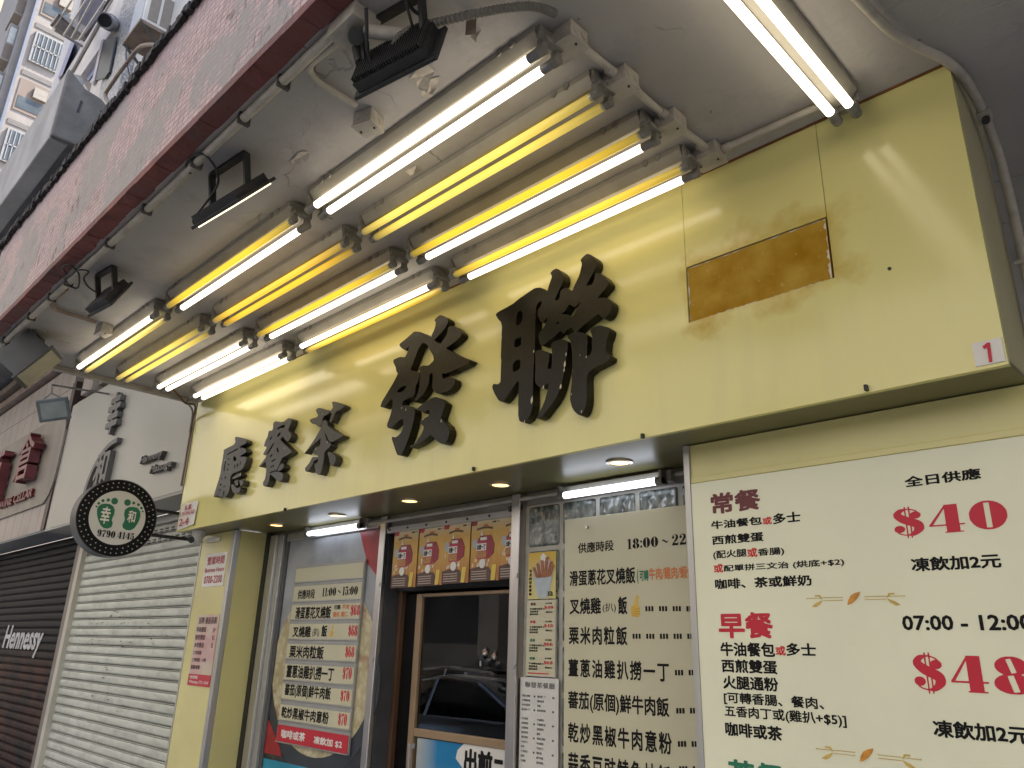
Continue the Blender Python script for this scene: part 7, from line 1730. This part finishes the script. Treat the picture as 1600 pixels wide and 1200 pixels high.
# sunlit tan block far behind
ft_ = thing('far_building', 'sunlit tan brick block at the very top left corner', 'building', (-90, -10, 0))
mfb, tfb, bfb = nodes_of('tan_brick', 0.8)
gfb = N(tfb, 'NewGeometry')
sfb = N(tfb, 'SeparateXYZ')
tfb.links.new(gfb.outputs['Position'], sfb.inputs[0])
cfb = N(tfb, 'CombineXYZ')
tfb.links.new(math_(tfb, 'ADD', sfb.outputs[0], sfb.outputs[1]), cfb.inputs[0])
tfb.links.new(sfb.outputs[2], cfb.inputs[1])
bfk = N(tfb, 'TexBrick')
bfk.inputs['Scale'].default_value = 1
bfk.inputs['Brick Width'].default_value = 0.6
bfk.inputs['Row Height'].default_value = 0.28
bfk.inputs['Mortar Size'].default_value = 0.03
bfk.inputs['Color1'].default_value = (0.48, 0.35, 0.22, 1)
bfk.inputs['Color2'].default_value = (0.40, 0.28, 0.17, 1)
bfk.inputs['Mortar'].default_value = (0.34, 0.26, 0.18, 1)
tfb.links.new(cfb.outputs[0], bfk.inputs['Vector'])
tfb.links.new(bfk.outputs['Color'], bfb.inputs['Base Color'])
MB().box(-130, -90, -30, 20, 0, 120).build('wall', mfb, ft_)

# ------------------------------------------------------------------ across the street (seen mirrored in the door glass)
M_ODARK = mat('opposite_stone', (0.07, 0.065, 0.06), 0.6, 0.2, 1.2)
ob = thing('opposite_building', 'tall grey building across the street with dark shop bays', 'building', (0, -14, 0))
MB().box(-60, 40, -24, -14, 4.2, 27).build('wall', mat('opposite_wall', (0.40, 0.39, 0.37), 0.7, 0.15, 0.6), ob)
MB().box(-60, 40, -24, -15.2, 0, 4.2).build('shop_recess', mat('recess_dark', (0.05, 0.048, 0.045), 0.5, 0.3, 1), ob)
for i in range(18):
    x = -55 + i * 5.2
    MB().box(x, x + 0.9, -15.19, -14.05, 0, 4.199).build('column', M_ODARK, ob)
for j in range(6):
    for i in range(24):
        if j > 3 and i % 2:
            continue
        x = -58 + i * 4.1
        MB().box(x, x + 2.2, -13.995, -13.96, 5.4 + j * 3.6, 7.2 + j * 3.6).build('window', MATS['dark_pane'], ob) if i % 2 == 0 and j < 4 else None

def car(label, cx, cy, paint, flip=1, zbase=-0.12):
    t = thing('parked_car', label, 'car', (cx, cy, zbase), 'cars in the street')
    # sections along X: (x, half width, z sill, z shoulder)
    def loft(secs, name, material, parent, smooth=True, cap=True):
        vs, fs = [], []
        n = len(secs[0])
        for s_ in secs:
            vs += [(cx + flip * p[0], cy + p[1], zbase + p[2]) for p in s_]
        for i in range(len(secs) - 1):
            for j in range(n):
                fs.append((i * n + j, i * n + (j + 1) % n, (i + 1) * n + (j + 1) % n, (i + 1) * n + j))
        if cap:
            fs += [tuple(range(n)), tuple((len(secs) - 1) * n + j for j in range(n))[::-1]]
        return MB().add(vs, fs).build(name, material, parent, smooth=smooth)
    def sec(x, w, z0, z1):
        return [(x, -w * 0.92, z0), (x, -w, z0 + 0.12), (x, -w, z1 - 0.14), (x, -w * 0.93, z1), (x, 0, z1 + 0.03), (x, w * 0.93, z1), (x, w, z1 - 0.14), (x, w, z0 + 0.12), (x, w * 0.92, z0)]
    loft([sec(-2.25, 0.70, 0.35, 0.62), sec(-2.1, 0.82, 0.22, 0.72), sec(-1.5, 0.9, 0.2, 0.86), sec(-0.8, 0.91, 0.2, 0.93), sec(0.9, 0.91, 0.2, 0.95), sec(1.7, 0.9, 0.2, 0.96), sec(2.15, 0.84, 0.24, 0.9), sec(2.28, 0.74, 0.36, 0.75)], 'body', paint, t)
    def csec(x, w, z1, wt):
        return [(x, -w, 0.90), (x, -wt, z1 - 0.06), (x, -wt * 0.85, z1), (x, wt * 0.85, z1), (x, wt, z1 - 0.06), (x, w, 0.90)]
    loft([csec(-1.2, 0.84, 0.93, 0.8), csec(-0.35, 0.85, 1.36, 0.66), csec(0.3, 0.85, 1.44, 0.66), csec(1.0, 0.85, 1.38, 0.66), csec(1.85, 0.83, 1.0, 0.76)], 'glasshouse', mat('car_glass', (0.012, 0.014, 0.016), 0.05, 0, 1), t)
    ro = MB()
    for s_ in (-1, 1):
        for a, b_ in (((-1.22, 0.835, 0.93), (-0.35, 0.655, 1.33)), ((1.0, 0.655, 1.35), (1.88, 0.80, 0.98)), ((-1.25, 0.865, 0.935), (1.9, 0.865, 0.96)), ((0.2, 0.845, 0.94), (0.22, 0.655, 1.39))):
            ro.cyl((cx + flip * a[0], cy + s_ * a[1], zbase + a[2]), (cx + flip * b_[0], cy + s_ * b_[1], zbase + b_[2]), 0.022, 8)
    ro.build('pillar', paint, t, smooth=True)
    for wx in (-1.35, 1.38):
        for s_ in (-1, 1):
            wl_ = MB().cyl((cx + flip * wx, cy + s_ * 0.72, zbase + 0.32), (cx + flip * wx, cy + s_ * 0.925, zbase + 0.32), 0.32, 24).build('wheel', M_BLACK, t, smooth=True)
            MB().cyl((cx + flip * wx, cy + s_ * 0.926, zbase + 0.32), (cx + flip * wx, cy + s_ * 0.935, zbase + 0.32), 0.2, 16).build('rim', M_ALU, wl_)
    for s_ in (-1, 1):
        MB().obox((cx - flip * 2.14, cy + s_ * 0.6, zbase + 0.62), (1, 0, 0), (0, 1, 0), (0, 0, 1), 0.08, 0.16, 0.06).build('headlight', M_WHITE, t, bevel=0.02)
        MB().obox((cx + flip * 2.2, cy + s_ * 0.62, zbase + 0.72), (1, 0, 0), (0, 1, 0), (0, 0, 1), 0.06, 0.14, 0.06).build('taillight', M_REDB, t, bevel=0.02)
    return t
# mirrored sight lines: reflect in the pane plane y = 0.574
def refl(px, py, ydist):
    d = ROT.T @ np.array([px - 800.0, -(py - 600.0), FPX])
    t_ = (0.572 - CAM[1]) / d[1]
    p = CAM + t_ * d
    d2 = np.array([d[0], -d[1], d[2]])
    k_ = (ydist - p[1]) / d2[1]
    return p + k_ * d2
pc_ = refl(715, 1105, -4.2)
car('grey blue car parked along the kerb, mirrored in the cafe door', pc_[0], -4.3, mat('car_paint_blue_grey', (0.33, 0.37, 0.43), 0.2, 0.03, 3, metal=0.3, coat=0.8), 1)
pw = refl(800, 1075, -8.0)
car('white car in the far lane, mirrored in the cafe door', pw[0] - 1.2, -8.2, mat('car_paint_white', (0.75, 0.75, 0.74), 0.2, 0.02, 3, coat=0.8), -1)
def person(label, c, h, jacket, yaw, zip_=False):
    t = thing('person', label, 'person', c, 'people on the far pavement')
    k_ = h / 1.70
    J = {'pelvis': (0, 0, .93), 'waist': (0, 0, 1.08), 'chest': (0, 0, 1.30), 'neck': (0, 0.01, 1.45), 'headb': (0, -0.01, 1.53), 'headt': (0, -0.005, 1.66),
         'shl': (.17, 0, 1.40), 'ell': (.24, .02, 1.14), 'wrl': (.22, -.08, .92), 'hal': (.215, -.10, .85), 'shr': (-.17, 0, 1.40), 'elr': (-.24, .02, 1.14), 'wrr': (-.22, -.07, .92), 'har': (-.215, -.09, .85),
         'hil': (.09, 0, .90), 'knl': (.10, -.05, .50), 'anl': (.10, .02, .09), 'tol': (.11, -.12, .04), 'hir': (-.09, 0, .90), 'knr': (-.10, .0, .50), 'anr': (-.11, .06, .09), 'tor': (-.12, -.08, .04)}
    Rr = {'pelvis': .15, 'waist': .14, 'chest': .17, 'neck': .06, 'headb': .085, 'headt': .085, 'shl': .085, 'ell': .06, 'wrl': .045, 'hal': .04, 'shr': .085, 'elr': .06, 'wrr': .045, 'har': .04,
          'hil': .11, 'knl': .075, 'anl': .05, 'tol': .04, 'hir': .11, 'knr': .075, 'anr': .05, 'tor': .04}
    E_ = [('pelvis', 'waist'), ('waist', 'chest'), ('chest', 'neck'), ('neck', 'headb'), ('headb', 'headt'), ('chest', 'shl'), ('shl', 'ell'), ('ell', 'wrl'), ('wrl', 'hal'), ('chest', 'shr'), ('shr', 'elr'), ('elr', 'wrr'), ('wrr', 'har'),
          ('pelvis', 'hil'), ('hil', 'knl'), ('knl', 'anl'), ('anl', 'tol'), ('pelvis', 'hir'), ('hir', 'knr'), ('knr', 'anr'), ('anr', 'tor')]
    ks = list(J)
    rot = Matrix.Rotation(yaw, 3, 'Z')
    me = bpy.data.meshes.new('body')
    me.from_pydata([Vector(c) + rot @ (Vector(J[q_]) * k_) for q_ in ks], [(ks.index(a), ks.index(b)) for a, b in E_], [])
    me.materials.append(jacket)
    o = bpy.data.objects.new('body', me)
    C.objects.link(o)
    md = o.modifiers.new('skin', 'SKIN')
    for i, q_ in enumerate(ks):
        me.skin_vertices[0].data[i].radius = (Rr[q_] * k_, Rr[q_] * k_ * (0.8 if q_ in ('chest', 'waist', 'pelvis') else 1))
    me.skin_vertices[0].data[0].use_root = True
    md.use_smooth_shade = True
    o.modifiers.new('subd', 'SUBSURF').levels = 1
    o.modifiers['subd'].render_levels = 1
    attach(o, t)
    hd_ = Vector(c) + rot @ (Vector((0, -0.03, 1.57)) * k_)
    sphere(MB(), hd_ + Vector((0, 0, 0.02)), 0.105 * k_, 18, 12, (0.85, 0.95, 1.15)).build('face', mat('skin', (0.42, 0.27, 0.20), 0.5), t, smooth=True)
    sphere(MB(), hd_ + rot @ Vector((0, 0.025, 0.055)), 0.115 * k_, 18, 12, (0.9, 0.95, 1.0)).build('hair', M_BLACK, t, smooth=True)
    sphere(MB(), hd_ + rot @ Vector((0, -0.062, -0.035)), 0.062 * k_, 14, 10, (1.05, 0.75, 0.9)).build('mask', M_WHITE, t, smooth=True)
    if zip_:
        MB().box(c[0] - 0.025, c[0] + 0.025, c[1] + 0.16, c[1] + 0.18, c[2] + 0.75, c[2] + 1.38).build('zip', M_WHITE, t)
    return t
pp1 = refl(757, 1062, -11.9)
person('person in a black jacket with a white zip and a face mask across the street', (pp1[0], -11.9, 0.0), 1.72, M_BLACK, R(150), True)
pp2 = refl(772, 1062, -12.3)
person('person in black with a cap and a face mask beside the zip jacket', (pp2[0], -12.3, 0.0), 1.62, M_BLACK, R(160))

flush_letters()
